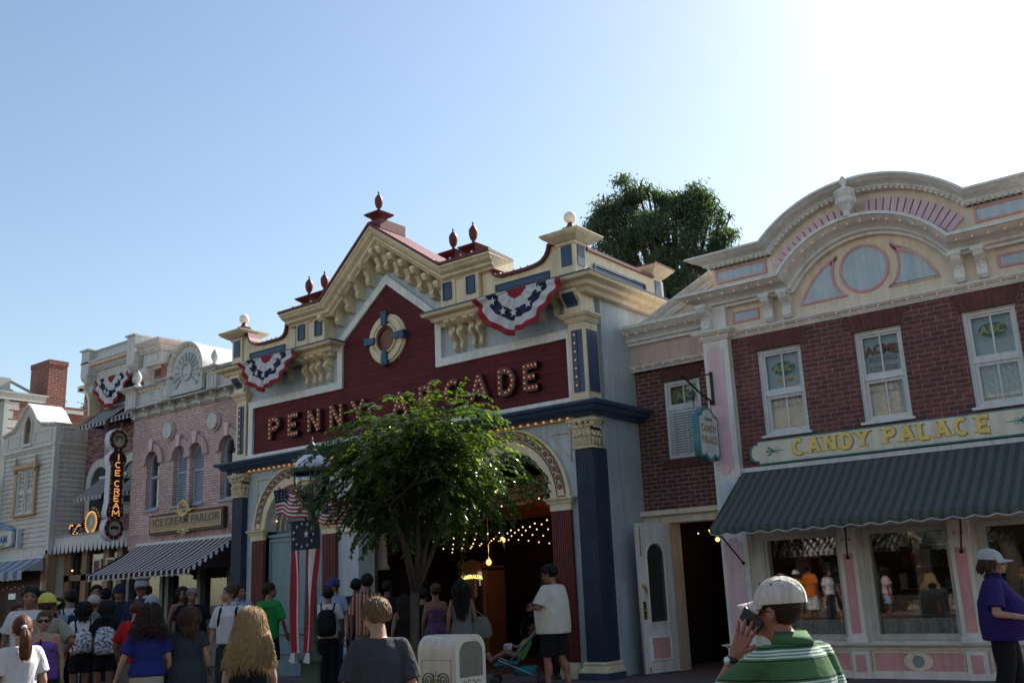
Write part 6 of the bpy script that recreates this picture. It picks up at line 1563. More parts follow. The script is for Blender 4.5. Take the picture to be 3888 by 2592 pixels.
def big_tree(label, base, lobes, trunkh, nleaf, seed, leafL=.26, m=None, droop=1.0):
    A = thing('tree', label, 'tree', base)
    rnd = random.Random(seed); k = MB()
    k.tube([(0, 0, 0), (.1, 0, trunkh*.4), (0, .1, trunkh*.75), (.1, 0, trunkh)], [.42, .34, .28, .2], 10)
    for c, r in lobes:
        k.tube([(0, .05, trunkh*.72), (c[0]*.5, c[1]*.5, (trunkh*.8+c[2])/2), (c[0], c[1], c[2])], [.17, .10, .03], 7)
        for j in range(5):
            e = Vector(c)+Vector((rnd.uniform(-1, 1), rnd.uniform(-1, 1), rnd.uniform(-.5, 1)))*r*.8; k.tube([c, (Vector(c)+e)/2+Vector((0, 0, .1)), e], [.04, .025, .01], 5)
    k.build('trunk', BARK, A, True, world=False)
    k = MB(); tot = sum(r**2 for c, r in lobes)
    for c, r in lobes:
        n = int(nleaf*r*r/tot)
        i = 0
        while i < n:
            # a hanging tuft
            v = Vector((rnd.gauss(0, 1), rnd.gauss(0, 1), rnd.gauss(0, 1))).normalized(); rr = r*rnd.uniform(.35, 1.05)*(1+.18*noise.noise(v*2.3+Vector(c)))
            p = Vector(c)+Vector((v.x*rr, v.y*rr, v.z*rr*.9))
            if noise.noise(p*1.25+Vector((seed*3.1, 0, 0))) < (-.14 if label[:4] != 'tall' else -.04): i += 3; continue
            tl = rnd.randint(12, 24); hx, hy = rnd.uniform(-.25, .25), rnd.uniform(-.25, .25)
            for j in range(tl):
                q = p+Vector((rnd.gauss(0, .13)+hx*j/tl, rnd.gauss(0, .13)+hy*j/tl, -rnd.random()*.42*droop))
                d = Vector((rnd.gauss(0, .45), rnd.gauss(0, .45), -1.0*droop+rnd.gauss(0, .35))).normalized(); s = d.cross(Vector((rnd.gauss(0, 1), rnd.gauss(0, 1), .1))).normalized()
                L = leafL*rnd.uniform(.6, 1.2); w = L*.13
                k.add([q, q+d*L*.4+s*w, q+d*L, q+d*L*.4-s*w], [(0, 1, 2, 3)]); i += 1
    k.build('crown', m, A, world=False, fix=False)
    return A
def back_trees():
    R2 = Vector((RT.x, RT.y, 0)).normalized()
    def L(px, pz, r, dep=0): return ((px-985)/308*R2.x+dep*.47, (px-985)/308*R2.y-dep*.88, 13.95-(pz-750)/290), r*.95
    lobes = [L(560, 330, .62), L(560, 190, .28), L(480, 560, .95), L(330, 470, .5), L(260, 720, .55), L(250, 640, .38), L(730, 340, .55), L(760, 620, .95, -.5), L(420, 880, .95, .4), L(700, 950, 1.1), L(1010, 440, .5), L(880, 400, .42), L(1130, 430, .42), L(820, 330, .3), L(1080, 620, .8), L(1330, 360, .55), L(1250, 520, .75), L(1430, 380, .3), L(1330, 700, .65), L(1540, 480, .33), L(1640, 600, .36), L(1700, 680, .30), L(1620, 760, .42), L(1540, 900, .6), L(1180, 900, .9, .3), L(950, 1180, 1.0), L(1250, 1180, .85), L(600, 1200, .9), L(1050, 1400, .6), L(1450, 1080, .5), L(820, 800, .8, .8), L(1690, 830, .25)]
    big_tree('tall dark feathery tree rising behind the gap between the arcade and the sweet shop', (-15.8, 30, 0), lobes, 11.5, 62000, 3, .17, leaf_mat('blue green leaf', (.050, .088, .046), .5, .38), .65)
    m2 = leaf_mat('dark hedge leaf', (.018, .034, .016), .5, .15)
    big_tree('dark shrubby tree top just left of the brick chimney', (-39.5, 19.4, 0), [((0, 0, 9.3), .55), ((.7, .3, 9.6), .6), ((-.6, -.2, 9.1), .4)], 8.6, 5000, 5, .16, m2, .3)
    big_tree('dark shrubby tree top right of the brick chimney, seen through the bracket', (-36.4, 20.6, 0), [((0, 0, 9.2), .6), ((.8, .4, 9.3), .6), ((.3, .2, 9.5), .4)], 8.4, 5000, 6, .16, m2, .3)
back_trees()

# ---------------------------------------------------------------- the sunlit far side of the street, behind the viewer
def sky_blocking_trees():  # row added out of view, its canopy dims the lower shop fronts
    m = leaf_mat('street tree leaf', (.035, .065, .02), .4, .25)
    for i, (x, y) in enumerate(((-23, -8.6), (-18, -8.6), (-13, -8.4), (-8, -8.4), (-3, -8.6), (2, -8.5), (7, -8.5))):
        r = random.Random(i)
        big_tree('leafy street tree on the near pavement, %s' % ('farthest down the street', 'opposite the pink parlour', 'opposite the arcade sign', 'opposite the arcade doorway', 'opposite the sweet shop', 'opposite the end of the green awning', 'farthest up the street')[i], (x, y, .15), [((r.uniform(-1.8, 1.8), r.uniform(-1.4, 1.4), r.uniform(3.2, 5.6)), r.uniform(.9, 1.35)) for _ in range(12)], 3.2, 8000, 20+i, .22, m, .6)['group'] = 'added unseen trees on the near pavement'
sky_blocking_trees()
def far_side():
    data = [(-34, -22, 8.2, (.50, .40, .24), 'yellow plastered shop with arched windows on the far side of the street'), (-22, -12, 9.0, (.48, .40, .30), 'buff brick shop with a white cornice on the far side of the street'), (-12, -2, 7.6, (.52, .45, .34), 'cream plastered shop with arched windows on the far side of the street'), (-2, 10, 8.6, (.46, .38, .25), 'sand coloured shop with a high parapet on the far side of the street')]
    for i, (x0, x1, h, c, lab) in enumerate(data):
        y = -12.0; h += .6
        B = thing('shop_building', lab, 'shop', ((x0+x1)/2, y, .15), group='shops on the far side of the street')
        m = mat('far wall %s' % 'abcd'[i], c, .7, .1, 1.5); n = 4; hs = []
        for j in range(n):
            xc = x0+(x1-x0)*(j+.5)/n; hs.append([(xc-.5, 4.4), (xc+.5, 4.4), (xc+.5, 5.7)]+arc(xc, 5.7, .5, 0, 180, 12)[1:]); hs.append(rect(xc-.95, xc+.95, .7, 2.9))
        plate([rect(x0, x1-.02, .05, h)]+hs, y-.3, y, 'wall', m, B)
        k = MB(); k.sweep([(x1-.02, y), (x0, y)], crown(.5, .45, h-.5), 'xy'); k.sweep([(x1-.02, y), (x0, y)], crown(.2, .2, 3.5), 'xy')
        for q in hs[::2]: k.box(q[0][0]-.1, q[1][0]+.1, y, y+.1, 4.25, 4.4)
        k.build('cornice', SHOPWHITE, B)
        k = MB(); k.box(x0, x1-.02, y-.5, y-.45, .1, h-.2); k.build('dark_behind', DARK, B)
        k = MB(); k.box(x0, x1-.02, y-.16, y-.15, .7, 6.3); k.build('glass', GLASS, B)
        striped_awning('shop_awning', 'striped awning on the %s' % lab.replace(' on the far side of the street', ' across the street'), x0+.4, x1-.4, y+.02, 3.4, y+1.4, 2.6, .15, BWST if i % 2 else GREENST, .2, .25)['group'] = 'awnings on the far side of the street'
far_side()
# ================================================================ PEOPLE
SKIN = {'fair': mat('fair skin', (.40, .215, .15), .5, .08, 20), 'tan': mat('tanned skin', (.27, .13, .082), .5, .08, 20), 'brown': mat('brown skin', (.14, .066, .042), .5, .08, 20), 'red': mat('sunburnt skin', (.33, .13, .085), .5, .1, 20)}
def hair_mat(name, rgb):
    m = mat(name, rgb, .55, .3, 40, spec=.25); m.node_tree.nodes['Principled BSDF'].inputs['Anisotropic'].default_value = .4; return m
HAIR = {'black': hair_mat('black hair', (.010, .008, .008)), 'dark': hair_mat('dark brown hair', (.030, .016, .010)), 'brown': hair_mat('brown hair', (.075, .035, .018)), 'auburn': hair_mat('auburn hair', (.10, .032, .014)), 'light': hair_mat('light brown hair', (.20, .115, .055)), 'blonde': hair_mat('blonde hair', (.36, .235, .115)), 'grey': hair_mat('grey hair', (.25, .22, .20))}
EYE = mat('dark eye', (.015, .01, .01), .2, 0); SHADES = mat('dark sunglasses', (.008, .008, .01), .1, 0); SHOE = mat('dark shoe', (.03, .028, .03), .5, .2, 20); SHOEW = mat('white shoe', (.5, .5, .5), .5, .1, 20); LIP = mat('lips', (.30, .11, .10), .5, 0)
BAKE = []
def remesh(o, vox, smooth=6):
    a = o.modifiers.new('r', 'REMESH'); a.mode = 'VOXEL'; a.voxel_size = vox; a.use_smooth_shade = True
    b = o.modifiers.new('s', 'SMOOTH'); b.factor = .5; b.iterations = smooth; BAKE.append(o); return o

def hand(k, wrist, elbow, side, curl=.5, spread=.0, palm_dir=None, thumb_dir=None):
    """palm, four unequal jointed fingers and a thumb, continuing the forearm"""
    w = Vector(wrist); d = palm_dir.normalized() if palm_dir else (w-Vector(elbow)).normalized()
    t = thumb_dir if thumb_dir else Vector((0, -1, 0))
    t = (t-d*t.dot(d))
    if t.length < 1e-4: t = Vector((1, 0, 0))-d*d.x
    t.normalize(); nrm = d.cross(t)*side      # palm normal, towards the body
    for i in range(4):
        q = t*(.030-.020*i); k.cap(w+q*.55, w+d*.085+q, .017, .013, 8)
    for i, L in enumerate((.070, .078, .072, .056)):
        b = w+d*.085+t*(.030-.020*i); f = (d+t*spread*(.5-i*.33)).normalized(); p1 = b+f*L*.45
        f2 = (f*cos(curl)+nrm*sin(curl)).normalized(); p2 = p1+f2*L*.35; f3 = (f*cos(curl*1.9)+nrm*sin(curl*1.9)).normalized(); p3 = p2+f3*L*.25
        k.tube([b, p1, p2, p3, p3+f3*.004], [.0095, .009, .008, .007, .003], 8)
    b = w+d*.025+t*.030; f = (d*.62+t*.75+nrm*.3).normalized(); p1 = b+f*.035; p2 = p1+(f+d*.6).normalized()*.03
    k.tube([w+d*.01+t*.012, b, p1, p2, p2+f*.004], [.014, .013, .011, .009, .004], 8)

def person(label, pos, h, face, skin='fair', hair=('short', 'dark'), top=None, bottom=None, sex='m', arms=None, head=(0, 0), hat=None, shades=False, shoes=None, step=0.0, lean=0.0, vox=.014, wide=1.0, belly=0.0, group='people in the crowd', strands=None, extra=None, curl=.5):
    s = h/1.76
    z0 = pos[2] if len(pos) > 2 else (.15 if pos[1] > 10.5 else 0)
    P = thing('person', label, 'person', (pos[0], pos[1], z0), pi-radians(face), group)
    P.scale = (s*wide**.35, s*wide**.35, s)
    rnd = random.Random(hash(label) % 9999 if False else sum(ord(c)*(i+3) for i, c in enumerate(label)))
    sw = (.175 if sex == 'm' else .150)*wide; hip = .150*wide if sex == 'm' else .165*wide
    A = {'L': ((sw+.065, .03, 1.13), (sw+.075, -.05, .88)), 'R': ((-sw-.065, .03, 1.13), (-sw-.075, -.05, .88))}
    if arms:
        for kx in arms: A[kx] = arms[kx][:2]
    HR = Matrix.Translation((0, .01-lean, 1.483-lean*.30)) @ Matrix.Scale(1.065, 4) @ Matrix.Rotation(radians(head[0]), 4, 'Z') @ Matrix.Rotation(radians(head[1]), 4, 'X') @ Matrix.Translation((0, -.01, -1.50))
    H3 = HR.to_3x3()
    def hp(*p): return HR @ Vector(p)
    # ---- body, one continuous surface
    k = MB()
    wst = (.125 if sex == 'f' else .145)*wide+belly*.4
    k.loft([(.84, hip*.92, .105, 0, .012), (.95, hip*1.02, .118+belly*.3, 0, .012), (1.08, wst, .098+belly, 0, -belly*.4), (1.20, sw*.86, .105+belly*.8, 0, -belly*.3), (1.32, sw*.95, .112, 0, 0), (1.41, sw*.80, .092, 0, .01), (1.465, .085, .068, 0, .015)])
    k.cap((0, .02, 1.43), tuple(hp(0, .002, 1.56)), .064, .058); k.cap((-sw+.02, .01, 1.415), (sw-.02, .01, 1.415), .052, .052)
    if sex == 'f':
        for sx in (-.07, .07): k.ell((sx*wide, -.085, 1.275), (.062, .055, .06))
    k.ell(hp(0, .012, 1.665), (.076, .094, .092), rot=H3); k.ell(hp(0, -.028, 1.595), (.060, .066, .078), rot=H3)
    k.ell(hp(0, -.078, 1.548), (.026, .022, .022), rot=H3); k.cap(hp(0, -.090, 1.645), hp(0, -.116, 1.605), .011, .016); k.cap(hp(-.035, -.082, 1.668), hp(.035, -.082, 1.668), .014, .014)
    k.cap(hp(-.018, -.094, 1.572), hp(.018, -.094, 1.572), .010, .010)
    for sx in (-1, 1): k.ell(hp(sx*.080, .012, 1.625), (.010, .020, .032), rot=H3); k.ell(hp(sx*.042, -.072, 1.605), (.024, .022, .026), rot=H3)
    for sx in (-1, 1):
        st = step*sx
        hipp = (sx*.088, .01, .90); kn = (sx*.092, -.02-st*.5, .49); an = (sx*.094, .03-st, .085+(.05 if st < -.05 else 0))
        k.cap(hipp, kn, .088*wide**.5, .056); k.cap(kn, an, .054, .036); k.ell((kn[0], (kn[1]+an[1])/2+.025, .33), (.048, .05, .11)); k.cap((an[0], an[1]+.02, .045), (an[0]+sx*.015, an[1]-.15, .032), .040, .030)
    for sd, sx in (('L', 1), ('R', -1)):
        e, w = A[sd]; shp = (sx*(sw-.005), .01, 1.405)
        k.cap(shp, e, .050*wide**.4, .038*wide**.3); k.cap(e, w, .037*wide**.3, .025)
    body = k.build('body', SKIN[skin], P, True, world=False); remesh(body, vox)
    hm = MB()
    for sd, sx in (('L', 1), ('R', -1)):
        e, w = A[sd]; opt = arms[sd][2] if arms and sd in arms and len(arms[sd]) > 2 else {}
        hand(hm, w, e, -sx, opt.get('curl', curl), opt.get('spread', .15), opt.get('dir'), opt.get('thumb'))
    body['_hand'] = True; HANDS.append((body, hm))
    # ---- face details
    k = MB()
    for sx in (-1, 1): k.ell(hp(sx*.031, -.084, 1.638), (.011, .008, .007), 8, 6, H3)
    if not shades: k.build('eyes', EYE, body, True, world=False)
    else:
        k = MB()
        for sx in (-1, 1): k.ell(hp(sx*.036, -.098, 1.640), (.032, .012, .022), 12, 8, H3); k.tube([hp(sx*.066, -.085, 1.648), hp(sx*.084, -.02, 1.645), hp(sx*.084, .02, 1.64)], .004, 6)
        k.tube([hp(-.01, -.108, 1.648), hp(.01, -.108, 1.648)], .005, 6); k.build('sunglasses', SHADES, P, True, world=False)
    k = MB(); k.ell(hp(0, -.100, 1.572), (.024, .010, .008), 10, 6, H3); k.build('mouth', LIP, body, True, world=False)
    # ---- clothes
    if top:
        hem = top.get('hem', .90); lo = top.get('loose', .022); kind = top.get('kind', 'tee'); m = top['m']
        k = MB(); fl = top.get('flare', 0.0)
        zt = 1.475 if kind not in ('tank',) else 1.40
        rg = [(hem, hip*1.0+lo+fl+belly*.3, .122+lo+fl+belly*.55, 0, .008-belly*.3), (max(hem+.02, .98), hip*1.0+lo+fl*.6+belly*.4, .120+lo+fl*.6+belly*.8, 0, .008-belly*.4), (1.10, wst+lo+.012, .104+lo+belly, 0, -belly*.4), (1.20, sw*.88+lo, .110+lo+belly*.8, 0, -belly*.3), (1.32, sw*.98+lo*.7, .115+lo, 0, 0), (1.41, sw*.84+.008, .096+lo*.5, 0, .01), (zt, .092, .074, 0, .016)]
        if kind == 'tank': rg = rg[:5]+[(1.38, sw*.62, .09, 0, 0), (1.41, sw*.45, .07, 0, .0)]
        k.loft(rg)
        if sex == 'f':
            for sx in (-.07, .07): k.ell((sx*wide, -.090, 1.275), (.066, .058+lo*.3, .066))
        if kind != 'tank':
            k.cap((-sw+.01, .01, 1.415), (sw-.01, .01, 1.415), .058, .058)
            fr = top.get('sleeve', .72)
            for sd, sx in (('L', 1), ('R', -1)):
                e, w = map(Vector, A[sd]); shp = Vector((sx*(sw-.005), .01, 1.405))
                if fr <= 1:
                    q = shp.lerp(e, fr); dr = (e-shp).normalized(); k.tube([shp-dr*.03, shp, shp.lerp(q, .5), q], [.03, .060, .064+lo*.3, .062+lo*.6], 14)
                else:
                    k.tube([shp, shp.lerp(e, .5), e, e.lerp(w, .5), e.lerp(w, .93)], [.058, .058, .050, .044, .036], 14)
        else:
            for sx in (-1, 1): k.tube([(sx*sw*.45, -.075, 1.36), (sx*sw*.52, -.02, 1.445), (sx*sw*.5, .06, 1.40)], .016, 8)
        sh = k.build('shirt' if kind != 'dress' else 'dress', m, P, True, world=False); remesh(sh, min(vox, .012), 4)
        if top.get('collar'):
            k = MB(); c0 = []; 
            for j in range(25):
                a = -pi*.5+.35+(2*pi-.7)*j/24; c0.append((.072*cos(a), .010+.066*sin(a)))
            vs = []; fs = []
            for j, (x, y) in enumerate(c0): vs += [(x*1.05, y*1.05+.005, 1.455), (x*1.0, y+.002, 1.520), (x*1.28, y*1.28+.005, 1.470)]
            for j in range(24): fs += [(3*j, 3*j+3, 3*j+4, 3*j+1), (3*j+1, 3*j+4, 3*j+5, 3*j+2)]
            k.add(vs, fs); q = k.build('collar', top.get('cm', m), sh, True, world=False, fix=False); q.modifiers.new('t', 'SOLIDIFY').thickness = .006; BAKE.append(q)
        if top.get('text'):
            for (t_, z_, sz) in top['text']:
                back = top.get('text_side', 1); o = text(t_, sz, 0, 0, 0, 'lettering', top['tm'], None, .004, .003)
                for v in o.data.vertices:
                    x, y, z = v.co; v.co = (x*(1 if back < 0 else -1), back*(.128+lo-.06*(x/.15)**2+belly)+y, z+z_)
                o.parent = sh
    if bottom:
        kind = bottom['kind']; m = bottom['m']; k = MB()
        zk = {'trousers': .10, 'shorts': .50, 'short_shorts': .66, 'capri': .28}.get(kind, .5)
        k.loft([(.80, hip*.95, .115, 0, .012), (.90, hip*1.04, .126+belly*.3, 0, .012), (1.0, (wst+hip)/2+.006, .112+belly*.6, 0, .008-belly*.2), (1.03, wst+.008, .105+belly*.7, 0, -belly*.2)])
        if kind == 'skirt':
            k.loft([(bottom.get('hem', .55), hip*1.15, .15, 0, .01), (.75, hip*1.12, .14, 0, .01), (1.0, wst+.01, .11, 0, 0)])
        else:
            for sx in (-1, 1):
                st = step*sx; hipp = Vector((sx*.088, .01, .88)); kn = Vector((sx*.092, -.02-st*.5, .49)); an = Vector((sx*.094, .03-st, .085))
                lw = .010 if kind in ('short_shorts',) else .018
                if zk > .49:
                    q = hipp.lerp(kn, min(1, (.88-zk)/.39)); k.tube([hipp, hipp.lerp(q, .5), q], [.098*wide**.5, .094+lw, .080*wide**.4+lw*1.6], 14)
                else:
                    q = kn.lerp(an, (.49-zk)/.405); k.tube([hipp, hipp.lerp(kn, .5), kn, kn.lerp(q, .5), q], [.098*wide**.5, .090*wide**.4+lw*.5, .070+lw, .068+lw, .056+lw], 14)
        q = k.build('skirt' if kind == 'skirt' else ('trousers' if zk < .3 else 'shorts'), m, P, True, world=False); remesh(q, .014, 3)
    for sx in (-1, 1):
        st = step*sx; an = (sx*.094, .03-st, .085+(.05 if st < -.05 else 0)); k = MB()
        k.cap((an[0], an[1]+.022, .048), (an[0]+sx*.018, an[1]-.165, .040), .049, .042); k.ell((an[0], an[1]+.01, .075), (.045, .055, .04)); k.box(an[0]-.045, an[0]+.055, an[1]-.19, an[1]+.07, 0, .02)
        q = k.build('shoe', shoes or SHOE, P, True, world=False); remesh(q, .012, 3)
    # ---- hair
    hk, hc = hair[:2]; hmt = HAIR[hc]
    if hk != 'bald':
        sk = MB(); n, mm = 40, 26; vs = []; fs = []; keep = {}
        cx = Vector((0, .018, 1.672)); rx, ry, rz = (.086, .104, .100)
        if hk in ('curly', 'bob', 'wavy'): rx, ry, rz = (.096, .112, .106)
        if hat: rx, ry, rz = (.084, .103, .098)
        if hk == 'buzz': rx, ry, rz = (.079, .098, .097)
        for i in range(mm+1):
            ph = -pi/2+pi*i/mm
            for j in range(n):
                t = 2*pi*j/n; q = Vector((cos(ph)*cos(t), cos(ph)*sin(t), sin(ph))); bump = 1+(.06 if hk != 'buzz' else .0)*noise.noise(q*5+Vector((rnd.random()*.02, 0, len(label))))
                vs.append(hp(cx.x+q.x*rx*bump, cx.y+q.y*ry*bump, cx.z+q.z*rz*bump))
        def isface(q):
            x, y, z = cx.x+q.x*rx, cx.y+q.y*ry, cx.z+q.z*rz
            line = 1.695-(0 if hk == 'fringe' else 0)
            if y < -.030 and z < line+(-.02 if abs(x) > .05 else .005): return True
            if y < .03 and z < 1.645 and hk in ('short', 'buzz', 'pony', 'bun', 'tuft'): return True
            return z < (1.585 if hk in ('short', 'buzz', 'pony', 'bun', 'tuft') else 1.50)
        for i in range(mm):
            for j in range(n):
                ph = -pi/2+pi*(i+.5)/mm; t = 2*pi*(j+.5)/n; q = Vector((cos(ph)*cos(t), cos(ph)*sin(t), sin(ph)))
                if isface(q): continue
                j2 = (j+1) % n; fs.append((i*n+j, i*n+j2, (i+1)*n+j2, (i+1)*n+j))
        sk.add(vs, fs)
        # strands
        N = strands or {'short': 130, 'buzz': 0, 'long': 150, 'pony': 120, 'bun': 60, 'curly': 220, 'bob': 150, 'wavy': 160, 'tuft': 160, 'fringe': 120}.get(hk, 100)
        L0 = {'short': .05, 'tuft': .055, 'long': .46, 'wavy': .42, 'pony': .16, 'bun': .10, 'curly': .26, 'bob': .22, 'fringe': .06}.get(hk, .05)
        if hair[2:] and hair[2]: L0 = hair[2]
        for _ in range(N):
            for tr in range(20):
                z = rnd.uniform(-.35, 1); t = rnd.uniform(0, 2*pi); r_ = sqrt(max(0, 1-z*z)); q = Vector((r_*cos(t), r_*sin(t), z))
                if not isface(q) and not (hat and z > .15): break
            root = hp(cx.x+q.x*rx*.97, cx.y+q.y*ry*.97, cx.z+q.z*rz*.97); nr = H3 @ q
            pts = [root]; L = L0*rnd.uniform(.75, 1.1); m_ = (14 if hk == 'curly' else 10) if L0 > .15 else 5
            tg = Vector((q.x, q.y+.45, q.z-1.0)); tg = (tg-q*tg.dot(q)).normalized()
            if q.y < -.3: tg = (tg+Vector((math.copysign(.8, q.x or 1), .2, 0))).normalized()
            jit = Vector((rnd.uniform(-1, 1), rnd.uniform(-1, 1), rnd.uniform(-1, 1)))
            d = (H3 @ (tg*.95+jit*(.10 if L0 > .15 else .22))+nr*(.16 if L0 > .15 else .20 if hk != 'tuft' else .34)).normalized()
            fat = rnd.uniform(.0, .030 if hk in ('curly', 'wavy') else .014)
            ph0 = rnd.uniform(0, 6.28); amp = {'curly': .026, 'wavy': .008, 'tuft': .006}.get(hk, .002); fq = {'curly': 1.7, 'wavy': 1.1}.get(hk, 1.0)
            pony = hk in ('pony', 'bun')
            for i in range(m_):
                if pony:
                    tgt = hp(0, .135, 1.645); dd = (tgt-pts[-1]); d = (dd.normalized()*.8+nr*.25*(1-i/m_)).normalized() if dd.length > .02 else d
                    pts.append(pts[-1]+d*min(L/m_, dd.length*.5))
                else:
                    if L0 > .15:
                        d = (d+Vector((0, 0, -.5))).normalized()
                        p = pts[-1]+d*L/m_; c_ = hp(0, .015, 1.66); v = p-c_; rmin = (.112 if hk == 'curly' else .102)+fat
                        if p.z < 1.60 and hk != 'curly': p.x -= .08*(p.x-c_.x); p.y -= .08*(p.y-(c_.y+.06))
                        if hk == 'curly' and p.z < 1.60: p.x += .035*(p.x-c_.x)
                        v = p-c_
                        if v.length < rmin: p = c_+v.normalized()*rmin
                        if p.z < 1.52 and abs(p.x) < .22 and abs(p.y) < .13+fat: p.y = (.13+fat) if p.y > -.03 else -(.13+fat)
                        g = (i/m_)**1.2 if hk == 'curly' else min(1, i/3); p += Vector((amp*g*sin(ph0+fq*i), amp*g*cos(ph0+fq*i), 0)); pts.append(p)
                    else:
                        d = (d+Vector((0, 0, -.22))+Vector((rnd.uniform(-.15, .15), rnd.uniform(-.15, .15), 0))).normalized(); pts.append(pts[-1]+d*L/m_)
            rr = (.0075 if L0 > .15 else .0055)*(1.25 if hk == 'curly' else 1)*(sqrt(150/N)*.9 if N > 150 else 1)
            mlen = len(pts); sk.tube(pts, [rr*(.9 if i == 0 else 1.15)*(1 if i < mlen-2 else .6 if i == mlen-2 else .15) for i in range(mlen)], 5, False)
        if hk == 'pony':
            b = hp(0, .135, 1.645); col = MB(); col.tube([b+Vector((0, 0, .006)), b+Vector((0, .02, -.012))], .026, 10); col.build('hair_tie', mat('white hair tie', (.7, .68, .68), .6, 0), P, True, world=False)
            for _ in range(int(N*.7)):
                a = rnd.uniform(0, 6.28); o_ = Vector((cos(a), sin(a), 0))*.016; pts = [b+o_]; d = Vector((rnd.uniform(-.1, .1), .55, -.1)).normalized(); wv = rnd.uniform(0, 6.28)
                for i in range(9):
                    d = (d+Vector((0, -.02 if i > 3 else .0, -.5))).normalized(); pts.append(pts[-1]+d*.036*rnd.uniform(.9, 1.15)+Vector((cos(a)*.0045*(1 if i < 6 else -1.4), .003*sin(wv+i), 0)))
                sk.tube(pts, [.006, .007, .007, .007, .007, .006, .006, .005, .004, .001], 5, False)
        if hk == 'bun':
            b = hp(0, .13, 1.70); sk.ell(b, (.05, .045, .045))
        sk.build('hair', hmt, P, True, world=False, fix=False)
    # ---- hat
    if hat:
        kind, m = hat[0], hat[1]; k = MB()
        if kind in ('cap', 'capback', 'officer'):
            sg = -1 if kind != 'capback' else 1
            vs = []; fs = []; n, mm = 28, 10
            for i in range(mm+1):
                ph = pi/2*i/mm
                for j in range(n):
                    t = 2*pi*j/n; e = 1+.02*sin(6*t)*cos(ph); zz = .118*sin(ph)**.9 if i else 0
                    vs.append(hp(.096*cos(ph)*cos(t)*e*(1 if i < mm else .05), .018+.116*cos(ph)*sin(t)*e*(1 if i < mm else .05), 1.672+zz-.012*sin(t)*sg*cos(ph)))
            for i in range(mm):
                for j in range(n): j2 = (j+1) % n; fs.append((i*n+j, i*n+j2, (i+1)*n+j2, (i+1)*n+j))
            k.add(vs, fs)
            if kind == 'officer': k.lathe([(.098, .075), (.122, .098), (.126, .108), (.09, .122), (.02, .126)], tuple(hp(0, .01, 1.672)), 22)
            hatob = k.build('cap', m, P, True, world=False, fix=False)
            k = MB(); n = 14; vs = []; fs = []
            for i in range(n+1):
                t = pi*(.08+.84*i/n)
                for j in range(5):
                    u = j/4; x = .088*cos(t)*(1-.06*u); y = sg*(.098*sin(t)*(1+0*u)+.105*u*sin(t)**.7)-.0
                    z = 1.690-.012-.026*u-.035*(cos(t)**2)*u*.9+.004
                    vs.append(hp(x, .018+y, z))
            for i in range(n):
                for j in range(4): q = i*5+j; fs.append((q, q+5, q+6, q+1))
            k.add(vs, fs); q = k.build('brim', hat[2] if len(hat) > 2 else m, hatob, True, world=False, fix=False); q.modifiers.new('t', 'SOLIDIFY').thickness = .005; BAKE.append(q)
            if kind != 'officer':
                k = MB()
                for j in range(6):
                    t = 2*pi*(j+.5)/6; pts = []
                    for i in range(8):
                        ph = pi/2*i/7*.97+.02; pts.append(hp(.0965*cos(ph)*cos(t), .018+.1165*cos(ph)*sin(t), 1.6725+.118*sin(ph)**.9-.012*sin(t)*sg*cos(ph)))
                    k.tube(pts, .0017, 5)
                k.build('seams', hat[2] if len(hat) > 2 else m, hatob, True, world=False)
                for j in range(6):
                    t = 2*pi*j/6; k = MB(); k.ell(hp(.0965*cos(.75)*cos(t), .018+.1165*cos(.75)*sin(t), 1.6725+.118*sin(.75)**.9), (.005, .005, .004), 8, 6); k.build('eyelet', hat[3] if len(hat) > 3 else m, hatob, True, world=False)
            k = MB(); k.ell(hp(0, .018, 1.792), (.011, .011, .007), 8, 6); k.build('button', hat[3] if len(hat) > 3 else m, hatob, True, world=False)
        elif kind == 'beanie':
            k.ell(hp(0, .02, 1.70), (.100, .118, .098), 18, 12, H3); k.build('beanie', m, P, True, world=False)
        elif kind == 'brim':
            k.lathe([(.150, .0), (.155, .008), (.10, .02), (.096, .06), (.088, .105), (.05, .118), (.01, .12)], tuple(hp(0, .012, 1.682)), 24, 1, 1.12); k.build('hat', m, P, True, world=False)
    if extra: extra(P, s, hp)
    return P
HANDS = []

def backpack(P, label, m, strap, size=(.30, .16, .42), z=1.16, group=None):
    B = thing('backpack', label, 'backpack', tuple(P.matrix_basis @ Vector((0, .20, 1.0))), 0, group)
    B.rotation_euler = P.rotation_euler; B.scale = P.scale; w, d, h = size; k = MB()
    k.loft([(z-1.0-h/2, w*.36, d*.35, 0, 0), (z-1.0-h*.42, w*.50, d*.52, 0, .01), (z-1.0, w*.52, d*.58, 0, .015), (z-1.0+h*.32, w*.46, d*.45, 0, 0), (z-1.0+h*.48, w*.28, d*.22, 0, -.02)])
    b = k.build('bag', m, B, True, world=False); remesh(b, .014, 4)
    k = MB(); k.loft([(z-1.0-h*.36, w*.36, d*.25, 0, d*.45), (z-1.0-h*.1, w*.38, d*.28, 0, d*.45), (z-1.0+h*.02, w*.32, d*.16, 0, d*.42)]); q = k.build('pocket', m, B, True, world=False); remesh(q, .014, 3)
    for sx in (-1, 1):
        k = MB(); k.tube([(sx*.10, -.06, z-1.0+h*.40), (sx*.115, -.17, .475), (sx*.115, -.30, .40), (sx*.13, -.335, .26), (sx*.155, -.24, .12), (sx*.13, -.06, z-1.0-h*.35)], .018, 8); k.build('strap', strap, B, True, world=False)
    k = MB(); k.tube([(-.03, -.05, z-1+h*.46), (0, -.05, z-1+h*.54), (.03, -.05, z-1+h*.46)], .008, 6); k.build('loop', strap, B, world=False)
    return B
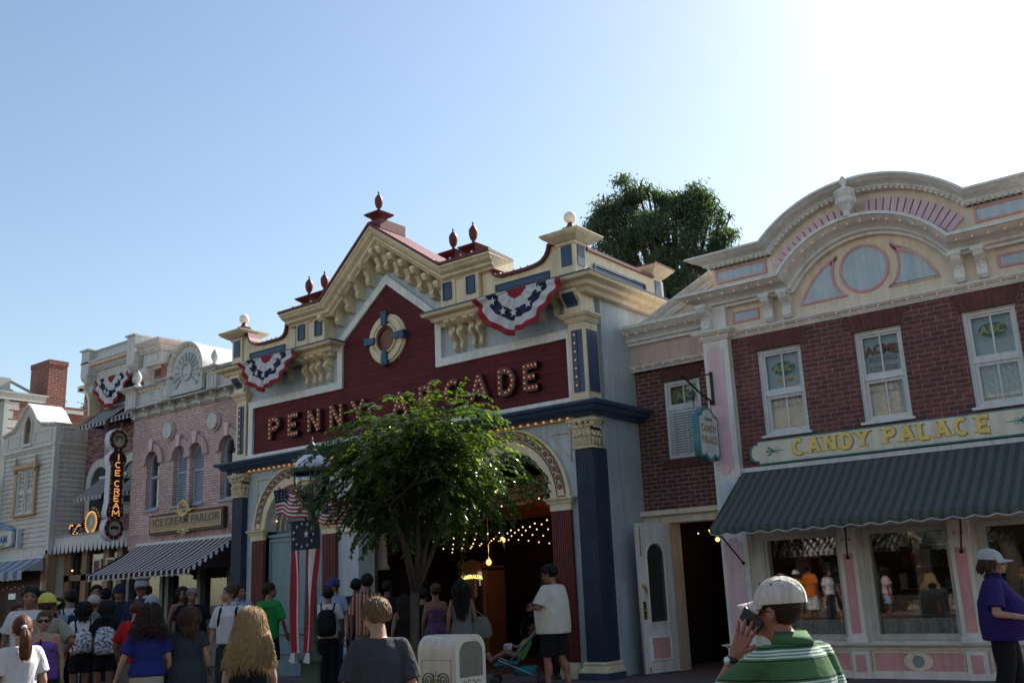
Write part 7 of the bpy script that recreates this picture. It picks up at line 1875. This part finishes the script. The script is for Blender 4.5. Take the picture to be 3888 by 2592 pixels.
def shoulder_bag(P, label, m, off, size=(.20, .07, .20), strap_top=(0.15, .03, 1.44), name='shoulder_bag'):
    B = thing(name, label, 'bag', tuple(P.matrix_basis @ Vector(off))); B.rotation_euler = P.rotation_euler; B.scale = P.scale
    w, d, h = size; k = MB(); k.loft([(-h/2, w*.40, d*.6, 0, 0), (-h*.3, w*.52, d*.75, 0, 0), (h*.1, w*.46, d*.6, 0, 0), (h*.5, w*.28, d*.2, 0, 0)]); q = k.build('bag', m, B, True, world=False); remesh(q, .014, 4)
    t = Vector(strap_top)-Vector(off); k = MB()
    for sx in (-1, 1): k.tube([(sx*w*.22, 0, h*.45), (t.x*.6+sx*w*.10, t.y*.6, t.z*.6), (t.x, t.y, t.z)], .010, 6)
    k.build('strap', m, B, True, world=False)
    return B

WT = cloth('white cotton', (.60, .58, .58)); GT = cloth('charcoal cotton', (.050, .054, .058), fold=.7); BK = cloth('black cotton', (.014, .014, .016)); NVY = cloth('navy cotton', (.020, .024, .055)); KH = cloth('khaki cotton', (.20, .165, .12)); DN = cloth('dark denim', (.03, .036, .055)); TANC = cloth('beige cotton', (.38, .33, .26)); PB = cloth('royal purple polo', (.030, .016, .10)); BL = cloth('deep blue jersey', (.022, .030, .15)); LV = cloth('light blue shirt', (.30, .35, .46)); GN = cloth('bright green tee', (.02, .24, .055)); VI = cloth('violet tank', (.17, .07, .30)); REDC = cloth('red cloth', (.42, .02, .02)); GRY = cloth('grey cotton', (.15, .16, .165)); DKG = cloth('dark grey green cotton', (.035, .042, .045))
POLO = stripe_mat('green striped polo', [(.066, .145, .058), (.010, .025, .018), (.10, .20, .10), (.55, .60, .55), (.14, .24, .14), (.55, .60, .55), (.14, .24, .14), (.55, .60, .55), (.066, .145, .058), (.010, .025, .018), (.066, .145, .058)], 2, .135, (.40, .44, .50, .55, .60, .65, .70, .75, .80, .84), space='object', bump=.5)
PLAID = stripe_mat('orange plaid', [(.30, .09, .035), (.50, .40, .33), (.24, .05, .03), (.10, .05, .04), (.32, .14, .06), (.46, .38, .33)], 0, .115, (.28, .42, .62, .72, .9), space='object')
CPRINT = print_mat('white printed canvas', (.50, .50, .52), [(.55, .55, .57), (.12, .16, .22), (.30, .08, .10), (.20, .30, .32), (.08, .08, .10)], 34)
FLOR = print_mat('purple floral print', (.09, .045, .13), [(.16, .05, .12), (.06, .10, .14), (.22, .07, .09), (.12, .09, .22)], 40)
WCAP = cloth('white cap cotton', (.62, .55, .47), fold=1.0, fscale=10)

# ---------------------------------------------------------------- nearest figures, in the sun
def near():
    # man on the telephone
    V = Vector
    def ex(P, s, hp):
        T = thing('mobile_phone', 'black flat mobile phone pressed to the ear of the man in the white cap', 'phone', tuple(P.matrix_basis @ V((.098, -.120, 1.575)))); T.rotation_euler = P.rotation_euler; T.scale = P.scale
        k = MB(); k.box(-.006, .006, -.034, .034, -.062, .062); o = k.build('casing', IRON, T, world=False); o.rotation_euler = (radians(52), 0, 0); bv = o.modifiers.new('b', 'BEVEL'); bv.width = .004; bv.segments = 2; BAKE.append(o)
        k = MB(); k.box(-.008, -.006, -.028, .028, -.05, .05); q = k.build('screen', SHADES, o, world=False)
        Wt = thing('wrist_watch', 'steel faced watch with dark strap on the raised wrist', 'watch', tuple(P.matrix_basis @ V((.166, -.215, 1.395)))); Wt.rotation_euler = P.rotation_euler; Wt.scale = P.scale
        ax = (V((.140, -.188, 1.43))-V((.245, -.300, 1.165))).normalized(); q = ax.to_track_quat('Z', 'Y').to_matrix()
        k = MB(); k.lathe([(.031, -.012), (.034, 0), (.031, .012)], n=16); o = k.build('strap', SHADES, Wt, True, world=False); o.rotation_euler = q.to_euler()
        o.location = V((.140, -.188, 1.43))-ax*.035-V((.166, -.215, 1.395))
        k = MB(); k.lathe([(.019, 0), (.019, .006), (.002, .007)], n=18); d = k.build('watch_face', mat('steel face', (.6, .62, .6), .25, 0, metal=.4), Wt, True, world=False); d.rotation_euler = V((.93, -.05, .1)).to_track_quat('Z', 'Y').to_euler(); d.location = o.location+V((.032, -.004, 0))
    c = lambda sx: None
    person('man in white baseball cap and green striped polo holding a phone to his ear', (-1.76, 4.13), 1.615, -72, 'red', ('buzz', 'dark'), dict(m=POLO, kind='polo', hem=.86, loose=.03, collar=True, sleeve=.60), dict(kind='shorts', m=KH), arms={'L': ((.245, -.300, 1.165), (.140, -.188, 1.43), dict(dir=V((-.035, .05, .12)), thumb=V((-.3, .9, -.3)), curl=.25, spread=.55)), 'R': ((-.24, .02, 1.13), (-.25, -.06, .88))}, head=(12, -4), hat=('cap', WCAP, WCAP, NVY), shades=True, vox=.0085, wide=1.12, belly=.03, lean=.065, extra=ex)
    # man in the charcoal tee
    person('young man in charcoal tee shirt with tousled light brown hair, seen from behind', (-4.98, 4.90), 1.60, -42, 'fair', ('tuft', 'light'), dict(m=GT, hem=.86, loose=.03, sleeve=.85), dict(kind='shorts', m=KH), head=(28, 12), vox=.010, strands=420)
    # woman with long curls
    def blow(P, s, hp):
        k = MB(); r = random.Random(3)
        for i in range(16):
            z = r.uniform(1.22, 1.36); pts = [V((-.10, .14, z+.04))]
            for j in range(8): pts.append(pts[-1]+V((-.033, .004*sin(j), -.004*j+.012*sin(j*1.4+i))))
            k.tube(pts, [.006]*6+[.005, .003, .001], 5, False)
        k.build('loose_curls', HAIR['blonde'], P, True, world=False, fix=False)
    P = person('woman with long curly blonde hair in a black tee shirt, seen from behind', (-6.95, 5.36), 1.55, -52, 'fair', ('curly', 'blonde', .44), dict(m=BK, hem=.88, loose=.02, sleeve=.7), dict(kind='shorts', m=DN), 'f', head=(5, 0), vox=.011, strands=1800, extra=None)
    # woman with the ponytail
    person('woman in a white tee shirt with an auburn ponytail, at the lower left corner', (-9.05, 4.50), 1.57, -80, 'fair', ('pony', 'auburn'), dict(m=WT, hem=.88, loose=.025, sleeve=.72), dict(kind='trousers', m=DN), 'f', head=(-10, 6), vox=.011, strands=300, wide=1.05)
    # deep blue shirt and brown curls
    P = person('woman with thick brown curly hair in a deep blue shirt and beige trousers, from behind', (-10.3, 6.55), 1.62, -62, 'fair', ('curly', 'dark', .30), dict(m=BL, hem=.93, loose=.025, sleeve=.75), dict(kind='trousers', m=TANC), 'f', arms={'L': ((.27, .03, 1.12), (.34, -.02, .88)), 'R': ((-.23, .02, 1.12), (-.26, -.06, .88))}, vox=.012, strands=380, wide=1.12)
    P = person('brown haired woman in a dark grey top over lilac, face turned left', (-10.15, 6.95), 1.57, -60, 'fair', ('wavy', 'brown', .28), dict(m=DKG, hem=.80, loose=.04, flare=.03, sleeve=.5), dict(kind='trousers', m=BK), 'f', head=(38, -6), vox=.012, strands=300, wide=1.12, extra=None)
    k = MB(); k.loft([(1.44, .095, .078, 0, .01), (1.485, .075, .066, 0, .012)]); k.build('lilac_collar', cloth('lilac cotton', (.34, .24, .50)), P, True, world=False)
    shoulder_bag(P, 'brown shoulder bag on the hip of the woman in the dark grey top', mat('brown leather', (.10, .045, .02), .5, .2, 12), (-.24, .02, .82), strap_top=(-.13, .03, 1.44))
    # woman in the violet tank top
    P = person('woman in a violet tank top with sunglasses, hair pulled back, walking towards the viewer', (-12.2, 6.33), 1.60, 112, 'fair', ('pony', 'brown'), dict(m=VI, kind='tank', hem=.88, loose=.015), dict(kind='trousers', m=DN), 'f', head=(-8, 0), shades=True, vox=.012, wide=1.12, belly=.02)
    B = backpack(P, 'navy backpack worn on the front by the woman in violet', NVY, BK, (.26, .13, .40), 1.13); B.location = tuple(P.matrix_basis @ V((-.14, -.19, 1.0))); B.rotation_euler = (0, 0, P.rotation_euler[2]+pi)
    shoulder_bag(P, 'clear plastic shopping bag hanging from the hand of the woman in violet', mat('pale plastic', (.30, .33, .36), .3, .3, 9), (.24, -.05, .56), (.30, .09, .34), (.24, -.05, .84), 'shopping_bag')
near()
# ---------------------------------------------------------------- crowd in the shade
def crowd():
    V = Vector; G = 'people in the crowd'
    hold = {'L': ((.235, -.03, 1.15), (.12, -.24, 1.13), dict(curl=.9, thumb=V((-.3, 0, 1)))), 'R': ((-.235, -.03, 1.15), (-.12, -.24, 1.13), dict(curl=.9, thumb=V((.3, 0, 1))))}
    # left group
    person('woman in white tee shirt and sunglasses with short hair, at the left edge', (-14.1, 6.95), 1.72, 115, 'fair', ('short', 'brown'), dict(m=WT, hem=.9, sleeve=.7), dict(kind='capri', m=KH), 'f', {'L': ((.23, -.02, 1.14), (.10, -.25, 1.10))}, shades=True, wide=1.08)
    person('tall man in a white tee shirt with dark letters on the chest', (-13.6, 6.84, 0), 1.93, 120, 'tan', ('short', 'black'), dict(m=WT, hem=.86, text=[('XT', 1.22, .16)], text_side=-1, tm=mat('dark red print', (.12, .02, .03), .6, 0)), dict(kind='shorts', m=DN), wide=1.05)
    person('dark haired boy in navy behind the man with letters on his shirt', (-16.9, 8.7), 1.92, 110, 'brown', ('short', 'black'), dict(m=NVY, hem=.88), dict(kind='trousers', m=DN))
    yc = mat('yellow cap cotton', (.60, .55, .10), .8, .1, 10)
    person('man in a yellow cap and striped olive shirt with hand on hip', (-13.0, 6.80, 0), 1.80, -30, 'tan', ('short', 'brown'), dict(m=stripe_mat('olive striped shirt', [(.26, .25, .18), (.17, .17, .13), (.30, .28, .21), (.18, .18, .15)], 0, .05, (.3, .5, .8), space='object'), hem=.86, loose=.035, sleeve=.9), dict(kind='shorts', m=DN), arms={'R': ((-.40, .10, 1.18), (-.20, -.05, 1.0))}, head=(-10, -6), hat=('cap', yc))
    P = person('man in a white shirt with a dark strap over the shoulder, black hair', (-17.6, 9.6), 1.93, -70, 'tan', ('short', 'black'), dict(m=WT, hem=.86, loose=.03, sleeve=.9), dict(kind='trousers', m=BK))
    backpack(P, 'navy and pale backpack on the man in the white shirt with black hair', NVY, NVY)
    person('person in a white knitted hat among the dark haired visitors', (-17.3, 9.88), 1.80, -40, 'fair', ('short', 'light'), dict(m=GRY, hem=.88), dict(kind='trousers', m=DN), 'f', hat=('beanie', mat('white knit', (.52, .48, .42), .9, .2, 30, .5, 150)))
    P = person('black haired girl in a white tee shirt and dark shorts, carrying the smaller printed backpack', (-15.4, 8.62), 1.70, -66, 'tan', ('wavy', 'black', .20), dict(m=WT, hem=.98, sleeve=.65), dict(kind='short_shorts', m=BK), 'f', {'R': ((-.25, -.02, 1.14), (-.2, -.2, 1.02))}, shoes=SHOE)
    backpack(P, 'white printed backpack with crossed dark straps, the smaller of two', CPRINT, BK, (.28, .15, .36), 1.14, 'printed backpacks')
    P = person('black haired girl in dark clothes and shorts, carrying the larger printed backpack', (-15.2, 8.9), 1.72, -60, 'tan', ('long', 'black', .22), dict(m=BK, hem=.95), dict(kind='short_shorts', m=BK), 'f', shoes=SHOE)
    backpack(P, 'white printed backpack with blue and red marks, the larger of two', CPRINT, BK, (.32, .17, .44), 1.13, 'printed backpacks')
    person('man in a black cap and black shirt under the parlour awning', (-18.6, 10.85), 1.79, -50, 'brown', ('short', 'black'), dict(m=BK, hem=.88), dict(kind='trousers', m=BK), hat=('cap', BK))
    # dark heads between the left figures
    for i, (lab, x, y, h, fc, sx, hr, tm, w_) in enumerate((('woman with dark hair in a grey top at the far left edge', -16.4, 7.6, 1.72, 100, 'f', ('long', 'black', .3), GRY, 1), ('woman in dark sunglasses with a red hair clip at the far left edge', -13.95, 6.45, 1.66, 110, 'f', ('bob', 'black'), DKG, 1), ('man with black hair behind the yellow cap', -17.4, 9.25, 1.80, -100, 'm', ('short', 'black'), LV, 1), ('dark haired woman standing beside the parlour window frame', -19.6, 11.6, 1.75, 150, 'f', ('long', 'dark', .3), NVY, 1), ('dark haired man in the shadow left of the officer style cap', -19.2, 11.0, 1.90, 120, 'm', ('short', 'black'), DN, 1), ('short haired man in black at the rear of the parlour queue', -18.9, 11.9, 1.86, -120, 'm', ('short', 'dark'), BK, 1.05))):
        person(lab, (x, y), h, fc, 'tan', hr, dict(m=tm, hem=.88), dict(kind='trousers', m=DN), sx, shades=(i == 1), wide=w_)
    offc = mat('officer cap grey', (.30, .30, .31), .6, .1, 9)
    person('tall man in a grey peaked officer style cap and navy uniform under the awning', (-15.9, 9.95, .0), 2.06, 140, 'tan', ('short', 'dark'), dict(m=NVY, hem=.88, sleeve=1.5, collar=True, cm=WT), dict(kind='trousers', m=NVY), arms=hold, head=(0, 10), hat=('officer', offc, IRON))
    person('man in a dark cap and navy shirt left of the officer style cap', (-18.3, 10.95), 1.86, 130, 'tan', ('short', 'dark'), dict(m=NVY, hem=.88), dict(kind='trousers', m=BK), hat=('cap', NVY))
    person('man with ginger brown hair in a red top, bent behind the woman in deep blue', (-12.9, 8.0, 0), 1.68, -48, 'red', ('short', 'auburn'), dict(m=REDC, hem=.9, sleeve=.8), dict(kind='shorts', m=KH), arms={'L': ((.28, -.02, 1.14), (.24, -.14, .9))}, head=(0, 20), shoes=SHOEW)
    person('man in a pale grey cap seen from behind, above the brown curls', (-13.4, 8.55, 0), 1.72, -50, 'fair', ('short', 'grey'), dict(m=GRY, hem=.88), dict(kind='shorts', m=BK), hat=('capback', mat('grey cap', (.33, .36, .37), .8, .15, 12)))
    # couple by the parlour window
    person('long haired woman in a dark strap top, arm in arm with the man in black', (-16.0, 10.82), 1.76, 128, 'tan', ('long', 'dark', .34), dict(m=DKG, kind='tank', hem=.86), dict(kind='trousers', m=DN), 'f')
    person('stout man in a black tee shirt with a round pale badge', (-15.6, 10.75), 1.72, 122, 'tan', ('short', 'grey'), dict(m=BK, hem=.84, loose=.03), dict(kind='trousers', m=BK), wide=1.2, belly=.05, extra=lambda P, s, hp: (lambda k: (k.lathe([(.03, 0), (.03, .006)], n=14), k.build('badge', mat('pale badge', (.5, .42, .36), .4, .1), P, world=False)))(MB()).__getitem__(1).__setattr__('matrix_basis', Matrix.Translation((.12, -.175, 1.28)) @ Matrix.Rotation(pi/2, 4, 'X')))
    # white polo pair
    P = person('man in a white polo shirt with black rucksack straps, looking to the right', (-13.3, 9.85, .0), 1.86, 140, 'fair', ('short', 'brown'), dict(m=WT, hem=.93, loose=.03, sleeve=.88, collar=True), dict(kind='trousers', m=DKG), head=(-62, 0), arms={'R': ((-.235, .02, 1.13), (-.25, -.07, .87))}, vox=.011)
    backpack(P, 'black rucksack on the back of the man in the white polo', BK, BK)
    P = person('man in a light blue shirt looking to the left, beside the white polo', (-14.4, 10.86), 1.74, 120, 'tan', ('short', 'dark'), dict(m=LV, hem=.88, sleeve=.9, collar=True), dict(kind='trousers', m=BK), head=(30, 0))
    P = person('man in a bright green tee shirt with lettering on the back', (-13.7, 10.93), 1.74, -20, 'tan', ('short', 'dark'), dict(m=GN, hem=.84, loose=.03, sleeve=.9, text=[('EVERYBODY', 1.34, .055), ('VOLS', 1.22, .06)], tm=mat('dark print', (.01, .06, .03), .6, 0)), dict(kind='shorts', m=BK), head=(-45, 0), arms={'R': ((-.26, -.01, 1.13), (-.24, -.17, .92))})
    # seated pair on the ledge under the blind arch, only arms and shoes show between the others
    LG = thing('window_ledge', 'low pale ledge under the blind arch where people rest', 'ledge', (-15.9, 13.6, .15)); k = MB(); k.box(-.75, .75, -.2, .2, 0, .40); k.box(-.8, .8, -.24, .22, .40, .46); k.build('ledge', MATS['grey blue panel'], LG, world=False)
    # lamp side group
    bc = mat('blue cap cotton', (.04, .05, .20), .8, .1, 12)
    person('man in a blue cap and light blue shirt facing the backpack boy', (-13.55, 12.2), 1.78, 135, 'fair', ('short', 'brown'), dict(m=LV, hem=.88, collar=True), dict(kind='trousers', m=DN), head=(-50, 0), hat=('cap', bc))
    P = person('boy in a white tee shirt and black trousers with a large black backpack, from behind', (-12.6, 11.25), 1.62, -40, 'tan', ('short', 'black'), dict(m=WT, hem=.90, loose=.03, sleeve=.75), dict(kind='trousers', m=BK), head=(12, 0), arms={'L': ((.24, -.04, 1.14), (.18, -.17, .98))})
    backpack(P, 'large black backpack with a green tag on the boy beside the lamp post', BK, BK, (.33, .19, .46), 1.16)
    person('man with short dark hair standing left of the plaid shirt', (-13.4, 12.62), 1.76, -30, 'brown', ('short', 'black'), dict(m=DKG, hem=.86), dict(kind='trousers', m=DN))
    person('man in an orange and white plaid shirt with short black hair, from behind', (-11.85, 11.4), 1.80, -42, 'tan', ('short', 'black'), dict(m=PLAID, hem=.84, loose=.035, sleeve=.95, collar=True), dict(kind='shorts', m=KH), vox=.012)
    person('dark haired man in black right of the plaid shirt', (-12.9, 12.9), 1.70, -30, 'brown', ('short', 'black'), dict(m=BK, hem=.86), dict(kind='trousers', m=BK))
    # arcade doorway women
    person('woman with long dark hair and bare arm left of the tree trunk', (-10.75, 11.1), 1.45, -50, 'tan', ('long', 'black', .42), dict(m=BK, kind='tank', hem=.86), dict(kind='skirt', m=print_mat('red patterned skirt', (.05, .03, .05), [(.20, .03, .05), (.08, .04, .08)], 26)), 'f', shoes=SHOE)
    person('dark haired man in black right of the tree trunk', (-11.2, 12.0), 1.54, -30, 'tan', ('short', 'black'), dict(m=BK, hem=.86), dict(kind='trousers', m=BK))
    person('woman in a purple floral dress with hair tied up, from behind', (-10.7, 11.75), 1.60, -46, 'tan', ('bun', 'brown'), dict(m=FLOR, kind='tank', hem=.56, loose=.02, flare=.04), dict(kind='skirt', m=FLOR, hem=.5), 'f', head=(14, 0))
    P = person('woman with very long straight dark hair in a grey top, from behind', (-10.0, 11.55), 1.64, -42, 'tan', ('long', 'black', .52), dict(m=GRY, kind='tank', hem=.90, loose=.02), dict(kind='trousers', m=BK), 'f', strands=260)
    shoulder_bag(P, 'large slouching grey tote bag on the shoulder of the long haired woman', mat('grey woven bag', (.15, .15, .14), .8, .35, 30), (-.30, .03, 1.0), (.36, .12, .34), (-.12, .03, 1.44), 'tote_bag')
    # man with the camera
    def camx(P, s, hp):
        C = thing('camera', 'black camera held at the chest on a neck strap', 'camera', tuple(P.matrix_basis @ V((0, -.29, 1.19)))); C.rotation_euler = P.rotation_euler; C.scale = P.scale
        k = MB(); k.box(-.065, .065, -.03, .03, -.04, .045); k.box(-.025, .025, -.03, .03, .045, .07); o = k.build('body', IRON, C, world=False)
        k = MB(); k.tube([(0, -.03, 0), (0, -.11, -.01)], [.036, .034], 14); k.build('lens', IRON, C, True, world=False)
        k = MB()
        for sx in (-1, 1): k.tube([(sx*.065, 0, .03), (sx*.10, .13, .14), (sx*.085, .19, .27), (sx*.06, .31, .31)], .009, 6)
        k.build('strap', IRON, C, world=False)
    person('heavy man in a white tee shirt and black shorts with sunglasses, holding a camera', (-8.75, 12.15), 1.80, -92, 'red', ('short', 'black'), dict(m=cloth('cream white cotton', (.62, .58, .50)), hem=.80, loose=.05, sleeve=.88), dict(kind='shorts', m=BK), wide=1.22, belly=.06, shades=True, arms={'L': ((.30, -.04, 1.16), (.10, -.28, 1.15), dict(curl=.8, thumb=V((-.3, 0, 1)))), 'R': ((-.30, -.04, 1.16), (-.10, -.28, 1.15), dict(curl=.8, thumb=V((.3, 0, 1))))}, head=(6, 14), vox=.011, extra=camx, step=.10, shoes=SHOEW)
    person('dark haired woman with a white scarf behind the turquoise stroller', (-10.1, 13.9), 1.62, 140, 'tan', ('wavy', 'dark', .24), dict(m=cloth('dark violet blouse', (.06, .03, .13)), hem=.88), dict(kind='trousers', m=BK), 'f', arms=hold, extra=lambda P, s, hp: (lambda k: (k.tube([(-.14, -.10, 1.40), (-.16, -.16, 1.2), (-.16, -.17, 1.0)], [.02, .03, .035], 8), k.build('scarf', WT, P, True, world=False)))(MB()))
    # woman in the purple polo
    person('heavy woman in a royal purple polo shirt and pale grey cap, walking to the right', (-2.58, 11.55), 1.64, 78, 'fair', ('bob', 'brown', .14), dict(m=PB, hem=.80, loose=.045, sleeve=.82, collar=True), dict(kind='trousers', m=BK), 'f', arms={'R': ((-.37, .03, 1.09), (-.31, -.30, 1.03), dict(curl=.8)), 'L': ((.28, .0, 1.12), (.16, -.26, 1.08), dict(curl=.9))}, head=(-4, 0), hat=('cap', mat('pale grey cap', (.40, .40, .38), .8, .1, 12)), shades=True, wide=1.4, belly=.09, vox=.011, step=.08)
crowd()
def passers_by():
    """people on the sunny side of the street, seen as reflections in the sweet shop windows"""
    org = cloth('bright orange cotton', (.62, .15, .02)); lime = cloth('bright lime cotton', (.34, .46, .04)); pk = cloth('rose pink cotton', (.55, .16, .22))
    g = 'people reflected in the sweet shop windows'
    person('man in a bright orange tee shirt and pale shorts, reflected in the shop window', (-12.48, -1.3, 0), 2.0, 160, 'brown', ('short', 'black'), dict(m=org, hem=.86, loose=.03), dict(kind='shorts', m=WT), group=g)
    person('person in a bright lime shirt and white brimmed hat, reflected in the shop window', (-13.6, -2.93, 0), 1.78, 150, 'tan', ('short', 'brown'), dict(m=lime, hem=.86, loose=.03), dict(kind='shorts', m=BK), hat=('brim', WT), group=g)
    person('woman in a white tee shirt and jeans, reflected beside the orange shirt', (-13.08, -4.44, 0), 1.84, 60, 'fair', ('long', 'dark', .3), dict(m=WT, hem=.92), dict(kind='trousers', m=DN), 'f', group=g)
    person('dark haired woman in black, reflected next to the woman in white', (-12.21, -3.07, 0), 1.84, 100, 'tan', ('long', 'black', .3), dict(m=BK, hem=.92), dict(kind='shorts', m=BK), 'f', group=g)
    person('woman in a pale pink top and denim shorts, reflected in the middle shop window', (-10.32, -1.98, 0), 1.8, 120, 'brown', ('wavy', 'black', .2), dict(m=cloth('pale pink cotton', (.60, .42, .44)), hem=.95), dict(kind='short_shorts', m=LV), 'f', group=g)
    person('person in a rose pink top, reflected at the left of the first shop window', (-13.75, -2.13, 0), 1.7, 170, 'fair', ('short', 'light'), dict(m=pk, hem=.9), dict(kind='shorts', m=KH), 'f', hat=('cap', pk), group=g)
passers_by()

def stroller():
    A = thing('stroller', 'turquoise folding stroller with a reclined seat in front of the arcade', 'stroller', (-10.05, 13.0, .15), radians(-55))
    TQ = cloth('turquoise canvas', (.025, .20, .24)); AL = mat('steel tube', (.4, .42, .44), .3, .1, metal=.8)
    # local -y is forwards
    k = MB(); k.add([(-.20, -.42, .34), (.20, -.42, .34), (.20, -.05, .36), (-.20, -.05, .36), (.20, .28, .86), (-.20, .28, .86)], [(0, 1, 2, 3), (3, 2, 4, 5)]); q = k.build('seat', TQ, A, world=False, fix=False); q.modifiers.new('t', 'SOLIDIFY').thickness = .03; BAKE.append(q)
    k = MB(); n = 10; vs = []; fs = []
    for i in range(n+1):
        a = radians(10+95*i/n); vs += [(-.22, .28-.34*sin(a)*.9+.05, .80+.30*cos(a)*.9), (.22, .28-.34*sin(a)*.9+.05, .80+.30*cos(a)*.9)]
    for i in range(n): fs.append((2*i, 2*i+1, 2*i+3, 2*i+2))
    k.add(vs, fs); k.build('hood', TQ, A, world=False, fix=False)
    k = MB()
    for sx in (-.23, .23): k.tube([(sx, .48, 1.05), (sx, .30, .85), (sx, -.40, .12)], .012, 8); k.tube([(sx, -.35, .40), (sx, .32, .10)], .012, 8); k.tube([(sx, .48, 1.05), (sx, .56, 1.04)], [.02, .018], 8)
    k.tube([(-.23, -.2, .28), (.23, -.2, .28)], .01, 6); k.build('frame', AL, A, True, world=False)
    k = MB(); k.loft([(.14, .17, .16, 0, .06), (.28, .2, .2, 0, .06)]); k.build('basket', TQ, A, True, world=False)
    for sx in (-.23, .23):
        for y in (-.40, .32):
            for d in (-.02, .02):
                k = MB(); k.lathe([(.02, -.012), (.075, -.014), (.08, 0), (.075, .014), (.02, .012)], n=18); w = k.build('wheel', SHOE, A, True, world=False); w.rotation_euler = (0, pi/2, 0); w.location = (sx+d, y, .08)
    # the child
    C = thing('person', 'small child in a lime green shirt and sun hat lying back in the turquoise stroller', 'person', (-10.05, 13.0, .15), radians(-55), 'people in the crowd')
    k = MB(); k.loft([(.0, .09, .07, 0, 0), (.12, .10, .075, 0, 0), (.24, .095, .07, 0, 0), (.30, .05, .05, 0, 0)]); M_ = Matrix.Translation((0, -.02, .42)) @ Matrix.Rotation(radians(-32), 4, 'X')
    def tr(kk): kk.v = [tuple(M_ @ Vector(p)) for p in kk.v]
    k.cap((0, 0, .30), (0, -.005, .36), .035, .035); k.ell((0, 0, .45), (.075, .085, .095)); k.cap((0, -.085, .45), (0, -.095, .435), .008, .012)
    for sx in (-1, 1): k.ell((sx*.075, .01, .44), (.01, .015, .02)); k.cap((sx*.10, 0, .25), (sx*.13, -.08, .13), .032, .026); k.cap((sx*.13, -.08, .13), (sx*.05, -.15, .10), .025, .02); k.ell((sx*.045, -.165, .10), (.025, .03, .02))
    tr(k)
    for sx in (-1, 1): k.cap((sx*.055, -.03, .44), (sx*.07, -.24, .50), .05, .038); k.cap((sx*.07, -.24, .50), (sx*.075, -.46, .40), .036, .026); k.cap((sx*.075, -.46, .40), (sx*.08, -.50, .47), .026, .022)
    b = k.build('body', SKIN['tan'], C, True, world=False); remesh(b, .010, 4)
    k = MB(); k.loft([(-.02, .105, .085, 0, 0), (.12, .112, .088, 0, 0), (.24, .107, .08, 0, 0), (.30, .06, .06, 0, 0)])
    for sx in (-1, 1): k.cap((sx*.09, 0, .26), (sx*.12, -.05, .17), .042, .040)
    tr(k); q = k.build('shirt', cloth('lime cotton', (.24, .36, .04)), C, True, world=False); remesh(q, .010, 3)
    k = MB(); k.lathe([(.14, 0), (.145, .008), (.09, .02), (.085, .06), (.05, .085), (.01, .09)], (0, .005, .475), 20); tr(k); k.build('hat', print_mat('dark sun hat', (.03, .03, .03), [(.05, .05, .04), (.25, .22, .03)], 50), C, True, world=False)
    for sx in (-1, 1):
        k = MB(); k.cap((sx*.078, -.475, .39), (sx*.082, -.515, .48), .032, .028); k.build('shoe', mat('pink shoe', (.45, .14, .18), .6, .1), C, True, world=False)
    k = MB(); r = random.Random(2)
    T = thing('soft_toy', 'small white fluffy soft toy on the lap of the child', 'toy', (-10.05, 13.0, .15), radians(-55))
    for i in range(24): k.ell((r.uniform(-.06, .06), -.20+r.uniform(-.06, .06), .57+r.uniform(-.03, .04)), .03, 8, 6)
    q = k.build('toy', mat('white fluff', (.62, .60, .60), .9, .2, 40, .5, 120), T, True, world=False); remesh(q, .010, 2)
stroller()

# ---------------------------------------------------------------- finish: bake the modifiers, add the hands to each body
def finish():
    bpy.context.view_layer.update()
    dg = bpy.context.evaluated_depsgraph_get()
    new = [(o, bpy.data.meshes.new_from_object(o.evaluated_get(dg), depsgraph=dg)) for o in BAKE]
    for o, me in new:
        old = o.data; nm = old.name; o.modifiers.clear(); o.data = me
        if not me.materials and old.materials: me.materials.append(old.materials[0])
        bpy.data.meshes.remove(old); me.name = nm
    for body, hm in HANDS:
        bm = bmesh.new(); bm.from_mesh(body.data); vs = [bm.verts.new(v) for v in hm.v]
        for f in hm.f:
            try: q = bm.faces.new([vs[i] for i in f]); q.smooth = True
            except ValueError: pass
        bm.normal_update(); bm.to_mesh(body.data); bm.free()
    for o in bpy.data.objects:
        for kx in ('_base', '_hand', '_local'):
            if kx in o: del o[kx]
finish()
